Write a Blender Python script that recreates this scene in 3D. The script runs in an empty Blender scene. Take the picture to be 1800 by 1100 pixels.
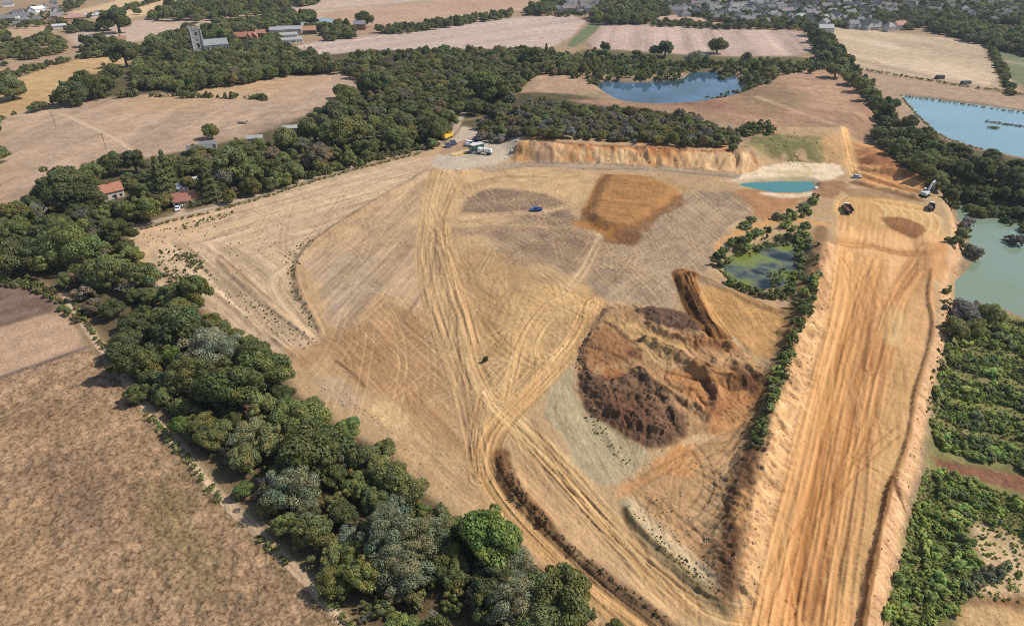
import bpy, bmesh, math, random
import numpy as np
from mathutils import Vector, Matrix

scene = bpy.context.scene
# ------------------------------------------------------------------ camera, world, sun, exposure
CAM_H = 110.0; PITCH = math.radians(31.5); HFOV = math.radians(75.0)
cam_d = bpy.data.cameras.new("camera"); cam = bpy.data.objects.new("camera", cam_d)
scene.collection.objects.link(cam); scene.camera = cam
cam.location = (0, 0, CAM_H); cam.rotation_euler = (math.pi / 2 - PITCH, 0, 0)
cam_d.sensor_fit = 'HORIZONTAL'; cam_d.angle = HFOV; cam_d.clip_start = 1.0; cam_d.clip_end = 20000

SUN_EL = math.radians(47); SUN_AZ = math.radians(80)          # azimuth clockwise from +Y (the way the camera looks)
world = bpy.data.worlds.new("World"); scene.world = world; world.use_nodes = True
wn = world.node_tree; wn.nodes.clear()
sky = wn.nodes.new("ShaderNodeTexSky"); sky.sky_type = 'NISHITA'; sky.sun_disc = False
sky.sun_elevation = SUN_EL; sky.sun_rotation = SUN_AZ; sky.altitude = 60; sky.air_density = 1.0; sky.dust_density = 1.0
bg = wn.nodes.new("ShaderNodeBackground"); bg.inputs[1].default_value = 0.12
wo = wn.nodes.new("ShaderNodeOutputWorld")
wn.links.new(sky.outputs[0], bg.inputs[0]); wn.links.new(bg.outputs[0], wo.inputs[0])
sun_d = bpy.data.lights.new("sun", 'SUN'); sun_d.energy = 4.3; sun_d.angle = math.radians(0.53); sun_d.color = (1.0, 0.95, 0.87)
sun = bpy.data.objects.new("sun", sun_d); scene.collection.objects.link(sun)
sun_dir = Vector((math.sin(SUN_AZ) * math.cos(SUN_EL), math.cos(SUN_AZ) * math.cos(SUN_EL), math.sin(SUN_EL)))
sun.rotation_euler = sun_dir.to_track_quat('Z', 'Y').to_euler(); sun.location = (200, 100, 300)
scene.view_settings.view_transform = 'Standard'; scene.view_settings.look = 'None'
scene.view_settings.exposure = 0.12; scene.view_settings.gamma = 1.0
scene.view_settings.use_curve_mapping = False
scene.cycles.use_denoising = False
try: scene.cycles.denoiser = 'OPENIMAGEDENOISE'
except Exception: pass
scene.cycles.pixel_filter_type = 'BLACKMAN_HARRIS'; scene.cycles.filter_width = 1.0
scene.cycles.max_bounces = 6; scene.cycles.diffuse_bounces = 3; scene.cycles.glossy_bounces = 2
scene.cycles.transmission_bounces = 2; scene.cycles.volume_bounces = 0
scene.cycles.caustics_reflective = False; scene.cycles.caustics_refractive = False

R = random.Random(7)
NR = np.random.default_rng(11)

# ------------------------------------------------------------------ photograph pixel -> place on the ground
FPX = 900.0 / math.tan(HFOV / 2)
CP, SP = math.cos(PITCH), math.sin(PITCH)
def at(px, py, z=0.0):
    u = (px - 900.0) / FPX; v = (550.0 - py) / FPX
    dx, dy, dz = u, CP + v * SP, -SP + v * CP
    t = (z - CAM_H) / dz
    return (dx * t, dy * t)
def atv(px, py, z=0.0):
    x, y = at(px, py, z); return Vector((x, y, z))
def scale_at(px, py, z=0.0):                       # photograph pixels per metre there
    x, y = at(px, py, z)
    return FPX / (y * CP + (CAM_H - z) * SP)
def W(pts, z=0.0): return np.array([at(p[0], p[1], p[2] if len(p) > 2 else z) for p in pts])

# ------------------------------------------------------------------ colours
KCH = np.array([1.36, 1.38, 1.42])                 # how much brighter a sunlit level surface renders than its base colour
def lin(c):
    c = np.asarray(c, float) / 255.0
    return np.where(c <= 0.04045, c / 12.92, ((c + 0.055) / 1.055) ** 2.4)
def alb(c): return lin(c) / KCH

# ------------------------------------------------------------------ noise
def _h(xi, yi, seed):
    with np.errstate(over='ignore'):
        h = xi.astype(np.uint32) * np.uint32(374761393) + yi.astype(np.uint32) * np.uint32(668265263) + np.uint32((seed * 974634777 + 12345) & 0xffffffff)
        h = (h ^ (h >> np.uint32(13))) * np.uint32(1274126177)
        h = h ^ (h >> np.uint32(16))
    return (h & np.uint32(0xffffff)).astype(np.float32) / np.float32(0xffffff)
def vn(x, y, seed=0):
    xf = np.floor(x); yf = np.floor(y); fx = (x - xf).astype(np.float32); fy = (y - yf).astype(np.float32)
    xi = xf.astype(np.int64); yi = yf.astype(np.int64)
    fx = fx * fx * (3 - 2 * fx); fy = fy * fy * (3 - 2 * fy)
    a = _h(xi, yi, seed); b = _h(xi + 1, yi, seed); c = _h(xi, yi + 1, seed); d = _h(xi + 1, yi + 1, seed)
    return (a + (b - a) * fx) * (1 - fy) + (c + (d - c) * fx) * fy
def fbm(x, y, f, octs=4, seed=0, g=0.5):
    s = 0; a = 1.0; t = 0
    for o in range(octs):
        s = s + a * vn(x * f + 17.3 * o, y * f - 9.1 * o, seed + o); t += a; a *= g; f *= 2.03
    return s / t                                   # 0..1
def ss(a, b, x):
    t = np.clip((x - a) / (b - a), 0, 1); return t * t * (3 - 2 * t)

# ------------------------------------------------------------------ properties on objects
def tag(o, label=None, cat=None, group=None, kind=None):
    if label: o['label'] = label
    if cat: o['category'] = cat
    if group: o['group'] = group
    if kind: o['kind'] = kind
    return o
def link(o, parent=None):
    scene.collection.objects.link(o)
    if parent is not None: o.parent = parent
    return o
def empty(name, loc=(0, 0, 0), rz=0.0, label=None, cat=None, group=None):
    o = bpy.data.objects.new(name, None); o.empty_display_size = 0.5
    o.location = loc; o.rotation_euler = (0, 0, rz)
    link(o); return tag(o, label, cat, group)
def np_mesh(name, verts, faces, mat, smooth=False):
    """verts (n,3); faces (m,k) one k."""
    verts = np.asarray(verts, np.float32); faces = np.asarray(faces, np.int32)
    me = bpy.data.meshes.new(name); k = faces.shape[1]
    me.vertices.add(len(verts)); me.vertices.foreach_set("co", verts.ravel())
    me.loops.add(faces.size); me.loops.foreach_set("vertex_index", faces.ravel())
    me.polygons.add(len(faces)); me.polygons.foreach_set("loop_start", np.arange(0, faces.size, k, dtype=np.int32))
    if smooth: me.polygons.foreach_set("use_smooth", np.ones(len(faces), bool))
    me.update(calc_edges=True)
    for m in (mat if isinstance(mat, (list, tuple)) else [mat]): me.materials.append(m)
    return me

# ------------------------------------------------------------------ materials
def nodes_of(name):
    m = bpy.data.materials.new(name); m.use_nodes = True
    nt = m.node_tree; p = nt.nodes["Principled BSDF"]
    return m, nt, p
def N(nt, kind, **kw):
    n = nt.nodes.new(kind)
    for k, v in kw.items(): setattr(n, k, v)
    return n
def noise_mult(nt, vec, scale, detail, lo, hi):
    n = N(nt, "ShaderNodeTexNoise"); n.inputs["Scale"].default_value = scale; n.inputs["Detail"].default_value = detail
    if vec is not None: nt.links.new(vec, n.inputs["Vector"])
    r = N(nt, "ShaderNodeMapRange"); r.inputs[1].default_value = 0.25; r.inputs[2].default_value = 0.75
    r.inputs[3].default_value = lo; r.inputs[4].default_value = hi
    nt.links.new(n.outputs["Fac"], r.inputs[0]); return r.outputs[0], n
def plain(name, col, rough=0.6, metal=0.0, var=0.12, scale=1.5, spec=0.5, objcol=False):
    m, nt, p = nodes_of(name)
    tc = N(nt, "ShaderNodeTexCoord")
    f, _ = noise_mult(nt, tc.outputs["Object"], scale, 4, 1 - var, 1 + var)
    mx = N(nt, "ShaderNodeVectorMath", operation='SCALE')
    if objcol:
        oi = N(nt, "ShaderNodeObjectInfo"); nt.links.new(oi.outputs["Color"], mx.inputs[0])
    else: mx.inputs[0].default_value = tuple(col[:3])
    nt.links.new(f, mx.inputs["Scale"]); nt.links.new(mx.outputs[0], p.inputs["Base Color"])
    p.inputs["Roughness"].default_value = rough; p.inputs["Metallic"].default_value = metal
    p.inputs["Specular IOR Level"].default_value = spec
    return m
def earth_material(name, fine, bump, flow=.3, tuft=0.0):
    m, nt, p = nodes_of(name)
    a = N(nt, "ShaderNodeAttribute"); a.attribute_name = "col"
    fl = N(nt, "ShaderNodeAttribute"); fl.attribute_name = "flow"          # along, across, how streaky
    tc = N(nt, "ShaderNodeTexCoord")
    f1, n1 = noise_mult(nt, tc.outputs["Object"], 1.3, 6, 1 - fine, 1 + fine); n1.inputs["Roughness"].default_value = .68
    f2, n2 = noise_mult(nt, tc.outputs["Object"], 0.16, 5, 1 - fine * .6, 1 + fine * .6); n2.inputs["Roughness"].default_value = .6
    mp = N(nt, "ShaderNodeMapping"); mp.inputs["Scale"].default_value = (.035, .75, 0)
    nt.links.new(fl.outputs["Vector"], mp.inputs[0])
    n3 = N(nt, "ShaderNodeTexNoise"); n3.inputs["Scale"].default_value = 1.0; n3.inputs["Detail"].default_value = 5; n3.inputs["Roughness"].default_value = .7
    nt.links.new(mp.outputs[0], n3.inputs["Vector"])
    sx = N(nt, "ShaderNodeSeparateXYZ"); nt.links.new(fl.outputs["Vector"], sx.inputs[0])
    d = N(nt, "ShaderNodeMath", operation='SUBTRACT'); nt.links.new(n3.outputs["Fac"], d.inputs[0]); d.inputs[1].default_value = .5
    w = N(nt, "ShaderNodeMath", operation='MULTIPLY'); nt.links.new(sx.outputs[2], w.inputs[0]); w.inputs[1].default_value = flow * 4.0
    k = N(nt, "ShaderNodeMath", operation='MULTIPLY_ADD'); nt.links.new(d.outputs[0], k.inputs[0]); nt.links.new(w.outputs[0], k.inputs[1]); k.inputs[2].default_value = 1.0
    mu = N(nt, "ShaderNodeMath", operation='MULTIPLY'); nt.links.new(f1, mu.inputs[0]); nt.links.new(f2, mu.inputs[1])
    mu2 = N(nt, "ShaderNodeMath", operation='MULTIPLY'); nt.links.new(mu.outputs[0], mu2.inputs[0]); nt.links.new(k.outputs[0], mu2.inputs[1])
    mx = N(nt, "ShaderNodeVectorMath", operation='SCALE'); nt.links.new(a.outputs["Color"], mx.inputs[0]); nt.links.new(mu2.outputs[0], mx.inputs["Scale"])
    src = mx.outputs[0]
    if tuft:                                            # withered brown tufts between paler straw
        t1 = N(nt, "ShaderNodeTexNoise"); t1.inputs["Scale"].default_value = 1.15; t1.inputs["Detail"].default_value = 3; t1.inputs["Roughness"].default_value = .6
        nt.links.new(tc.outputs["Object"], t1.inputs["Vector"])
        tr = N(nt, "ShaderNodeMapRange"); tr.interpolation_type = 'SMOOTHSTEP'; tr.inputs[1].default_value = .47; tr.inputs[2].default_value = .66; tr.inputs[3].default_value = 0; tr.inputs[4].default_value = tuft
        nt.links.new(t1.outputs["Fac"], tr.inputs[0])
        tm = N(nt, "ShaderNodeMix", data_type='RGBA', blend_type='MULTIPLY'); tm.inputs[7].default_value = (.42, .33, .25, 1)
        nt.links.new(tr.outputs[0], tm.inputs[0]); nt.links.new(src, tm.inputs[6]); src = tm.outputs[2]
    nt.links.new(src, p.inputs["Base Color"])
    p.inputs["Roughness"].default_value = 0.97; p.inputs["Specular IOR Level"].default_value = 0.1
    ad = N(nt, "ShaderNodeMath", operation='MULTIPLY_ADD'); nt.links.new(d.outputs[0], ad.inputs[0]); nt.links.new(sx.outputs[2], ad.inputs[1]); nt.links.new(n1.outputs["Fac"], ad.inputs[2])
    b = N(nt, "ShaderNodeBump"); b.inputs["Strength"].default_value = 0.8; b.inputs["Distance"].default_value = bump
    nt.links.new(ad.outputs[0], b.inputs["Height"]); nt.links.new(b.outputs[0], p.inputs["Normal"])
    return m
M_SOIL = earth_material("bare_soil", 0.19, 0.3)
M_GRASSY = earth_material("dry_grass", 0.36, 0.5)
M_TUFT = earth_material("tufted_dry_grass", 0.26, 0.55, tuft=.8)
M_HAUL = earth_material("rutted_sand", 0.09, 0.2, flow=.42)
# ================================================================== TERRAIN: one height field and one soil colour, cut into named pieces
AZ0, AZ1, NA = math.radians(-72), math.radians(72), 1300
az = np.linspace(AZ0, AZ1, NA)
rr = [6.0, 12, 18, 23, 28, 32, 35, 38, 40.5, 42.5, 44, 45, 46.0]
while rr[-1] < 1500:
    rr.append(rr[-1] + max(0.22, 0.9 * (rr[-1] ** 2 + CAM_H ** 2) / (CAM_H * 667.0)))
while rr[-1] < 5200: rr.append(rr[-1] * 1.06)
rr = np.array(rr); NRR = len(rr)
AA, RR_ = np.meshgrid(az, rr)
GX = (RR_ * np.sin(AA)); GY = (RR_ * np.cos(AA))
GH = np.zeros_like(GX); GC = np.zeros(GX.shape + (3,)); GR = np.zeros(GX.shape, np.int16); GF = np.zeros(GX.shape + (3,), np.float32)
REG = {}
def reg(name):
    return REG.setdefault(name, len(REG))
reg('ground')

def sel(pts, pad):
    a = np.arctan2(pts[:, 0], pts[:, 1]); r = np.hypot(pts[:, 0], pts[:, 1])
    # finer sampling of the edges so the polar box holds them
    q = np.concatenate([pts[i] + (pts[(i + 1) % len(pts)] - pts[i]) * t for i in range(len(pts)) for t in (np.linspace(0, 1, 8)[:, None],)])
    a = np.arctan2(q[:, 0], q[:, 1]); r = np.hypot(q[:, 0], q[:, 1])
    r0, r1 = r.min() - pad, r.max() + pad
    da = pad / max(r.min(), 50)
    i0 = max(0, np.searchsorted(rr, r0) - 1); i1 = min(NRR, np.searchsorted(rr, r1) + 1)
    j0 = max(0, np.searchsorted(az, a.min() - da) - 1); j1 = min(NA, np.searchsorted(az, a.max() + da) + 1)
    return np.s_[i0:i1, j0:j1]
def seg_dist(X, Y, p, q):
    dx, dy = q - p; L2 = dx * dx + dy * dy + 1e-9
    t = np.clip(((X - p[0]) * dx + (Y - p[1]) * dy) / L2, 0, 1)
    ex = X - p[0] - t * dx; ey = Y - p[1] - t * dy
    return ex * ex + ey * ey, t, dx * ey - dy * ex
def smooth_line(pts, n=3):
    pts = np.asarray(pts, float)
    for _ in range(n - 1):
        q = [pts[0]]
        for i in range(len(pts) - 1):
            q += [pts[i] * .75 + pts[i + 1] * .25, pts[i] * .25 + pts[i + 1] * .75]
        q.append(pts[-1]); pts = np.array(q)
    return pts
def poly_sd(P, pad):
    """slice and signed distance (positive inside) to polygon P (world)."""
    s = sel(P, pad); X = GX[s]; Y = GY[s]
    best = np.full(X.shape, 1e12); ins = np.zeros(X.shape, bool)
    n = len(P)
    for i in range(n):
        p, q = P[i], P[(i + 1) % n]
        d2, t, c = seg_dist(X, Y, p, q); best = np.minimum(best, d2)
        if p[1] != q[1]:
            cond = ((p[1] > Y) != (q[1] > Y))
            ins ^= cond & (X < (q[0] - p[0]) * (Y - p[1]) / (q[1] - p[1]) + p[0])
    d = np.sqrt(best); return s, np.where(ins, d, -d)
def line_st(L, pad):
    """slice, distance, along, signed offset (positive to the left of the direction) for polyline L."""
    q = np.concatenate([L, L[::-1]]); s = sel(q, pad); X = GX[s]; Y = GY[s]
    best = np.full(X.shape, 1e12); S = np.zeros(X.shape); T = np.zeros(X.shape); acc = 0.0
    for i in range(len(L) - 1):
        d2, t, c = seg_dist(X, Y, L[i], L[i + 1]); l = math.hypot(*(L[i + 1] - L[i]))
        m = d2 < best; best = np.where(m, d2, best); S = np.where(m, acc + t * l, S); T = np.where(m, np.sign(c), T); acc += l
    d = np.sqrt(best); return s, d, S, T * d, acc
def flow(s, S, T, wgt, m):
    k = m > .5; F = GF[s]
    F[..., 0] = np.where(k, S, F[..., 0]); F[..., 1] = np.where(k, T, F[..., 1]); F[..., 2] = np.where(k, wgt * m, F[..., 2])
def mix(s, col, m):
    GC[s] = GC[s] * (1 - m[..., None]) + np.asarray(col) * m[..., None]
def paint(pts, col, soft=1.5, edge=1.0, ef=0.08, a=1.0, z=0.0, region=None, mot=0.0, mf=0.2, seed=1, h=0.0, hf=0.5, smooth=2):
    P = W(pts, z); P = smooth_line(np.concatenate([P, P[:1]]), smooth)[:-1] if smooth > 1 else P
    s, sd = poly_sd(P, soft + edge + 2)
    X, Y = GX[s], GY[s]
    if edge: sd = sd + edge * 2 * (fbm(X, Y, ef, 4, seed) - .5)
    m = ss(-soft, soft, sd) * a
    c = alb(col)
    if mot: c = c * np.clip(1 + mot * 3.6 * (fbm(X, Y, mf, 6, seed + 3, .66) - .5), .45, 1.6)[..., None]
    GC[s] = GC[s] * (1 - m[..., None]) + c * m[..., None]
    if h: GH[s] += m * h * (fbm(X, Y, hf, 4, seed + 7, .6) - .5)
    if region: GR[s] = np.where(sd > 0, reg(region), GR[s])
    return P
def raise_(pts, dz, width, z=0.0, edge=0.5, ef=0.12, seed=2, rough=0.0, rf=0.4, inner=True, absolute=None, ramp=None):
    P = W(pts, z); P = smooth_line(np.concatenate([P, P[:1]]), 2)[:-1]
    s, sd = poly_sd(P, width + edge + 2); X, Y = GX[s], GY[s]
    sd = sd + edge * 2 * (fbm(X, Y, ef, 4, seed) - .5)
    m = ss(0, width, sd) if inner else ss(-width, 0, sd)
    if ramp: m = m * ss(at(ramp[0], 250)[0], at(ramp[1], 250)[0], X)
    if absolute is None: GH[s] += dz * m
    else: GH[s] = GH[s] * (1 - m) + absolute * m
    if rough: GH[s] += m * rough * (fbm(X, Y, rf, 5, seed + 5, .62) - .5) * 2
def stripes(pts, p0, p1, amp, period, h=0.0, seed=3, long=30, soft=4.0, a=1.0, tint=None, warp=0.0, wf=.012):
    P = W(pts); s, sd = poly_sd(P, soft); X, Y = GX[s], GY[s]
    a0, a1 = np.array(at(*p0)), np.array(at(*p1)); d = (a1 - a0) / np.hypot(*(a1 - a0))
    S = (X - a0[0]) * d[0] + (Y - a0[1]) * d[1]; T = -(X - a0[0]) * d[1] + (Y - a0[1]) * d[0]
    if warp: T = T + warp * (fbm(X, Y, wf, 4, seed + 11) - .5)
    n = vn(T / period, S / (period * long), seed) * .5 + vn(T / period * 2.3, S / (period * long * .6), seed + 1) * .3 + vn(T / period * 4.7, S / (period * long * .3), seed + 2) * .2 - .5
    n = np.clip(n * 2.6, -.75, .75)
    m = ss(-soft, soft, sd) * a * np.clip(-.1 + 2.2 * fbm(X, Y, .028, 3, seed + 40), .15, 1.35)
    flow(s, S, T, min(1, amp * 6), m)
    if tint is None: GC[s] *= (1 + 2 * amp * n * m)[..., None]
    else:
        k = np.clip((n * 2.2 + .1), 0, 1) * m * amp; mix(s, alb(tint), k)
    if h: GH[s] += h * n * m
def path(pts, w, col=None, a=1.0, soft=1.0, samp=0.0, sper=0.7, h=0.0, z=0.0, seed=4, region=None, edge=0.4, dip=0.0, fade=0.0):
    L = smooth_line(W(pts, z), 3); s, d, S, T, tot = line_st(L, w / 2 + soft + edge + 1)
    X, Y = GX[s], GY[s]
    if edge: d = d + edge * 2 * (fbm(X, Y, .15, 3, seed) - .5)
    m = 1 - ss(w / 2 - soft, w / 2 + soft, d)
    if fade: m = m * ss(0, fade, S) * (1 - ss(tot - fade, tot, S))
    if col is not None: mix(s, alb(col), m * a)
    if samp or h:
        n = vn(T / sper + 50, S / (sper * 40), seed) * .5 + vn(T / sper * 2.2 + 9, S / (sper * 25), seed + 1) * .5 - .5
        n = np.clip(n * 2.5, -.75, .75); flow(s, S, T, min(1, samp * 6), m)
        if samp: GC[s] *= (1 + 2 * samp * n * m)[..., None]
        if h: GH[s] += 2 * h * n * m
    if dip: GH[s] -= dip * m
    if region: GR[s] = np.where(d < w / 2, reg(region), GR[s])
def berm(pts, hgt, hw, z=0.0, rough=0.0, rf=0.6, col=None, a=1.0, seed=5, mot=0.0, fade=3.0, ht=None, cw=1.2):
    L = smooth_line(W(pts, z), 3); s, d, S, T, tot = line_st(L, hw * 2.2 + 1); X, Y = GX[s], GY[s]
    d = d + hw * .35 * 2 * (fbm(X, Y, .25, 3, seed) - .5)
    e = ss(0, fade, S) * (1 - ss(tot - fade, tot, S))
    m = np.exp(-(d / (hw * .62)) ** 2) * e
    GH[s] += hgt * m * (1 + rough * 2 * (fbm(X, Y, rf, 4, seed + 1, .65) - .5))
    if col is not None:
        mc = (1 - ss(hw * cw * .7, hw * cw, np.abs(d))) * e * a
        c = alb(col) * (1 + mot * 2 * (fbm(X, Y, .9, 4, seed + 2, .65) - .5))[..., None]
        GC[s] = GC[s] * (1 - mc[..., None]) + c * mc[..., None]
def tracks(poly, dirs, n, col, a, lens=(15, 60), curve=0.5, seed=1, gauge=2.3, tw=0.55, h=0.08):
    """pairs of wheel marks wandering through an area along given directions (pixel pairs)."""
    rng = random.Random(seed); P = W(poly); lo, hi = P.min(0), P.max(0)
    def inside(x, y):
        c = False
        for i in range(len(P)):
            p, q = P[i], P[i - 1]
            if (p[1] > y) != (q[1] > y) and x < (q[0] - p[0]) * (y - p[1]) / (q[1] - p[1]) + p[0]: c = not c
        return c
    k = 0; guard = 0
    while k < n and guard < n * 40:
        guard += 1
        x, y = rng.uniform(lo[0], hi[0]), rng.uniform(lo[1], hi[1])
        if not inside(x, y): continue
        p0, p1 = rng.choice(dirs); a0, a1 = np.array(at(*p0)), np.array(at(*p1))
        th = math.atan2(*(a1 - a0)[::-1]) + rng.gauss(0, .12); L = [np.array((x, y))]; cv = rng.gauss(0, curve) / 60
        ln = rng.uniform(*lens)
        for i in range(int(ln / 4)):
            th += cv * 4 + rng.gauss(0, .02); L.append(L[-1] + 4 * np.array((math.cos(th), math.sin(th))))
            if not inside(*L[-1]): break
        if len(L) < 3: continue
        L = np.array(L); s, d, S, T, tot = line_st(L, gauge / 2 + tw + .5)
        m = np.exp(-((np.abs(T) - gauge / 2) / (tw * .6)) ** 2) * (d < gauge) * ss(0, 6, S) * (1 - ss(tot - 6, tot, S))
        aa = a * rng.uniform(.4, 1); c = alb(col[0] if rng.random() < .6 else col[1])
        mix(s, c, m * aa); GH[s] -= h * m; k += 1
# ------------------------------------------------------------------ relief
GC[:] = alb((178, 150, 120)) * (0.8 + 0.4 * fbm(GX, GY, .01, 5, 3))[..., None]
GH += 1.2 * (fbm(GX, GY, .006, 3, 5) - .5) * ss(200, 500, GY)
GH += 9 * (fbm(GX, GY, .0025, 2, 8) - .5) * ss(600, 1100, GY) + 22 * ss(900, 4000, np.hypot(GX, GY))
# upper land behind the cut face, round the first lake
raise_([(893, 288), (960, 287), (1100, 291), (1200, 296), (1290, 301), (1335, 303), (1350, 285), (1400, 283), (1470, 276), (1530, 230), (1560, 190), (1490, 120), (900, 118), (850, 200), (870, 250)], 4.9, 12, z=0, edge=2.8, ef=.12, rough=.4, ramp=(845, 960))
# low ground and water east of the haul road
raise_([(1664, 345), (1672, 420), (1652, 500), (1650, 560), (1627, 640), (1602, 720), (1592, 790), (1560, 860), (1547, 940), (1532, 1010), (1514, 1100), (1490, 1300), (2600, 1300), (2600, 700), (2300, 440), (1900, 372), (1760, 350)], 0, 8, edge=1.2, ef=.15, absolute=-5.0, rough=.35, rf=.3)
# ridge between the tipping ground and the haul road
KR = [(1452, 415), (1440, 470), (1408, 555), (1385, 640), (1352, 735), (1332, 800), (1310, 870), (1296, 945), (1286, 1010), (1277, 1058)]
raise_([(1470, 420), (1452, 540), (1428, 660), (1390, 800), (1352, 945), (1335, 1050), (1330, 1130), (1500, 1130), (1560, 870), (1600, 720), (1640, 580), (1655, 430), (1600, 395), (1500, 390)], -1.6, 8, edge=.6)
berm(KR, 2.6, 6.4, z=2, rough=.4, rf=.4, fade=10)
berm([(898, 272), (925, 262, 2), (950, 260, 4)], 2.4, 5, rough=.5, rf=.3)
# tipped flat-topped heap, spoil, wedge
P_STOCK = [(1062, 299), (1130, 302), (1168, 312), (1208, 332), (1168, 360), (1132, 386), (1082, 408), (1030, 386), (1024, 365), (1036, 345), (1048, 322)]
raise_(P_STOCK, 2.2, 6.0, z=2, edge=.9, ef=.2, rough=.15, rf=.7)
P_TIP = [(1060, 535), (1120, 532), (1200, 560), (1262, 590), (1308, 605), (1345, 655), (1350, 690), (1300, 745), (1210, 765), (1160, 780), (1050, 725), (1012, 650), (1020, 600), (1040, 560)]
raise_(P_TIP, 1.3, 3.0, z=1, edge=1.4, ef=.25, rough=.55, rf=.3)
P_DARK = [(1014, 645), (1030, 640), (1070, 660), (1110, 650), (1150, 680), (1180, 705), (1213, 735), (1205, 760), (1162, 784), (1110, 762), (1050, 728), (1020, 690)]
raise_(P_DARK, .7, 3.5, z=2, edge=1.6, ef=.3, rough=.85, rf=.6); raise_(P_DARK, .05, 1.5, z=2, edge=1.0, ef=.4, rough=.55, rf=1.3)
P_PURP = [(1112, 548), (1140, 533), (1180, 538), (1208, 545), (1230, 560), (1262, 585), (1210, 586), (1150, 572)]
raise_(P_PURP, .8, 2.5, z=1, edge=.6, rough=.45, rf=.6)
WEDGE = [(1203, 478), (1212, 505), (1224, 535), (1240, 562), (1262, 587)]
for q_ in (-9, 0, 9): berm([(a_ + q_, b_) for a_, b_ in WEDGE], 1.7 - .04 * abs(q_), 1.7, z=1, rough=.3, rf=.7, fade=4)
berm([(1203, 478), (1260, 500), (1330, 535), (1370, 550)], .9, 2.0, rough=.2)
for i, (pp, hh, ww) in enumerate([([(1120, 590), (1190, 620), (1250, 660), (1330, 672)], 2.0, 2.8), ([(1110, 640), (1170, 690), (1235, 715), (1250, 740)], 2.1, 2.5), ([(1130, 560), (1190, 600), (1260, 600), (1300, 612)], 1.8, 2.4), ([(1200, 640), (1255, 665), (1262, 705), (1240, 725)], 1.9, 2.2)]):
    berm(pp, hh, ww, z=2, rough=.4, seed=30 + i)
# windrows and safety bunds
BERM_D = [(880, 800), (888, 830), (908, 865), (940, 900), (972, 935), (1010, 970), (1055, 1010), (1100, 1045), (1175, 1098), (1240, 1150)]
berm(BERM_D[:5], 1.8, 2.9, rough=.6, rf=.55, fade=2)
berm(BERM_D[4:], 1.2, 2.0, rough=.45, rf=.5, fade=2)
BERM_E = [(1099, 886), (1110, 912), (1140, 945), (1180, 985), (1230, 1030), (1285, 1076)]
berm(BERM_E, 1.0, 1.7, rough=.35, fade=2)
BUND = [(1575, 830), (1562, 860), (1552, 905), (1540, 965), (1530, 1010), (1517, 1090), (1500, 1200)]
berm(BUND, 1.35, 1.0, rough=.35, fade=4)
berm([(1640, 470), (1630, 520), (1641, 560), (1634, 610), (1618, 660), (1606, 700), (1603, 740), (1592, 790), (1575, 830)], .9, .8, rough=.4, fade=4)
for j, pp in enumerate([[(1498, 300), (1540, 318), (1600, 333), (1640, 342)], [(1505, 292), (1560, 305), (1610, 318), (1632, 330)], [(1495, 318), (1560, 335), (1620, 350)]]):
    berm(pp, 1.4, 2.6, rough=.4, seed=40 + j)
raise_([(1495, 262), (1530, 258), (1600, 285), (1650, 330), (1640, 345), (1560, 312), (1500, 290)], 3.0, 9, edge=1, rough=.3)
# terrace step on the west side
berm([(755, 300), (690, 338), (610, 385), (548, 428), (520, 468), (525, 510), (545, 545), (572, 590)], .9, 2.4, rough=.3, fade=6)
berm([(380, 455), (440, 510), (500, 560), (555, 600)], .8, 1.7, rough=.3)
berm([(330, 480), (400, 530), (470, 590), (530, 630)], .5, 1.6, rough=.3)
GH += .16 * (fbm(GX, GY, .5, 4, 61, .6) - .5) * (1 - ss(350, 700, RR_))
_q = W([(222, 402), (560, 313), (808, 222), (960, 246), (1290, 268), (1480, 240), (1668, 350), (1640, 660), (1540, 1080), (1500, 1400), (1100, 1400), (820, 918), (525, 690), (300, 525)])
_s, _sd = poly_sd(_q, 4); GH[_s] += ss(-2, 3, _sd) * (.42 * (fbm(GX[_s], GY[_s], .55, 5, 63, .7) - .5) + .5 * (fbm(GX[_s], GY[_s], .06, 3, 64) - .5))

# ------------------------------------------------------------------ far fields
ST = 'stubble_field'
paint([(120, 22), (190, 6), (300, -25), (420, -40), (330, 0), (290, 12), (240, 33), (160, 34)], (224, 190, 148), region=ST, soft=3, mot=.07, mf=.02)
paint([(112, 64), (180, 49), (240, 35), (350, 33), (450, 22), (560, -5), (700, -30), (1100, -30), (1015, 2), (925, 14), (860, 24), (745, 32), (690, 44), (620, 45), (560, 32), (470, 27), (400, 50), (330, 52), (290, 66), (200, 80), (140, 84)], (207, 179, 158), region=ST, soft=3, mot=.08, mf=.015)
paint([(545, 26), (640, 12), (760, -2), (1010, -6), (930, 12), (750, 31), (690, 44), (620, 44)], (196, 162, 136), soft=8, mot=.08, mf=.02)
path([(545, 18), (640, 10), (760, 0)], 10, (150, 142, 110), a=.6, soft=4)
paint([(518, 82), (560, 71), (700, 56), (870, 31), (1042, 22), (990, 82), (900, 88), (760, 89), (640, 97), (590, 104), (540, 97)], (205, 180, 165), region=ST, soft=2, edge=.5, mot=.06, mf=.02)
stripes([(518, 82), (560, 71), (700, 56), (870, 31), (1042, 22), (990, 82), (900, 88), (760, 89), (640, 97), (590, 104)], (540, 88), (900, 42), .1, 5.5, long=60)
paint([(1040, 37), (1066, 37), (1016, 84), (990, 82)], (122, 128, 94), region='grass_field', soft=2, edge=.5, mot=.15, mf=.05)
F5 = [(1064, 37), (1150, 41), (1300, 49), (1418, 56), (1448, 98), (1250, 99), (1100, 90), (1022, 82)]
paint(F5, (204, 176, 160), region=ST, soft=2, edge=.5, mot=.05, mf=.02)
stripes(F5, (1180, 42), (1192, 95), .13, 6.0, long=60)
stripes(F5, (1180, 42), (1192, 95), .09, 18, long=60, seed=9)
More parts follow.
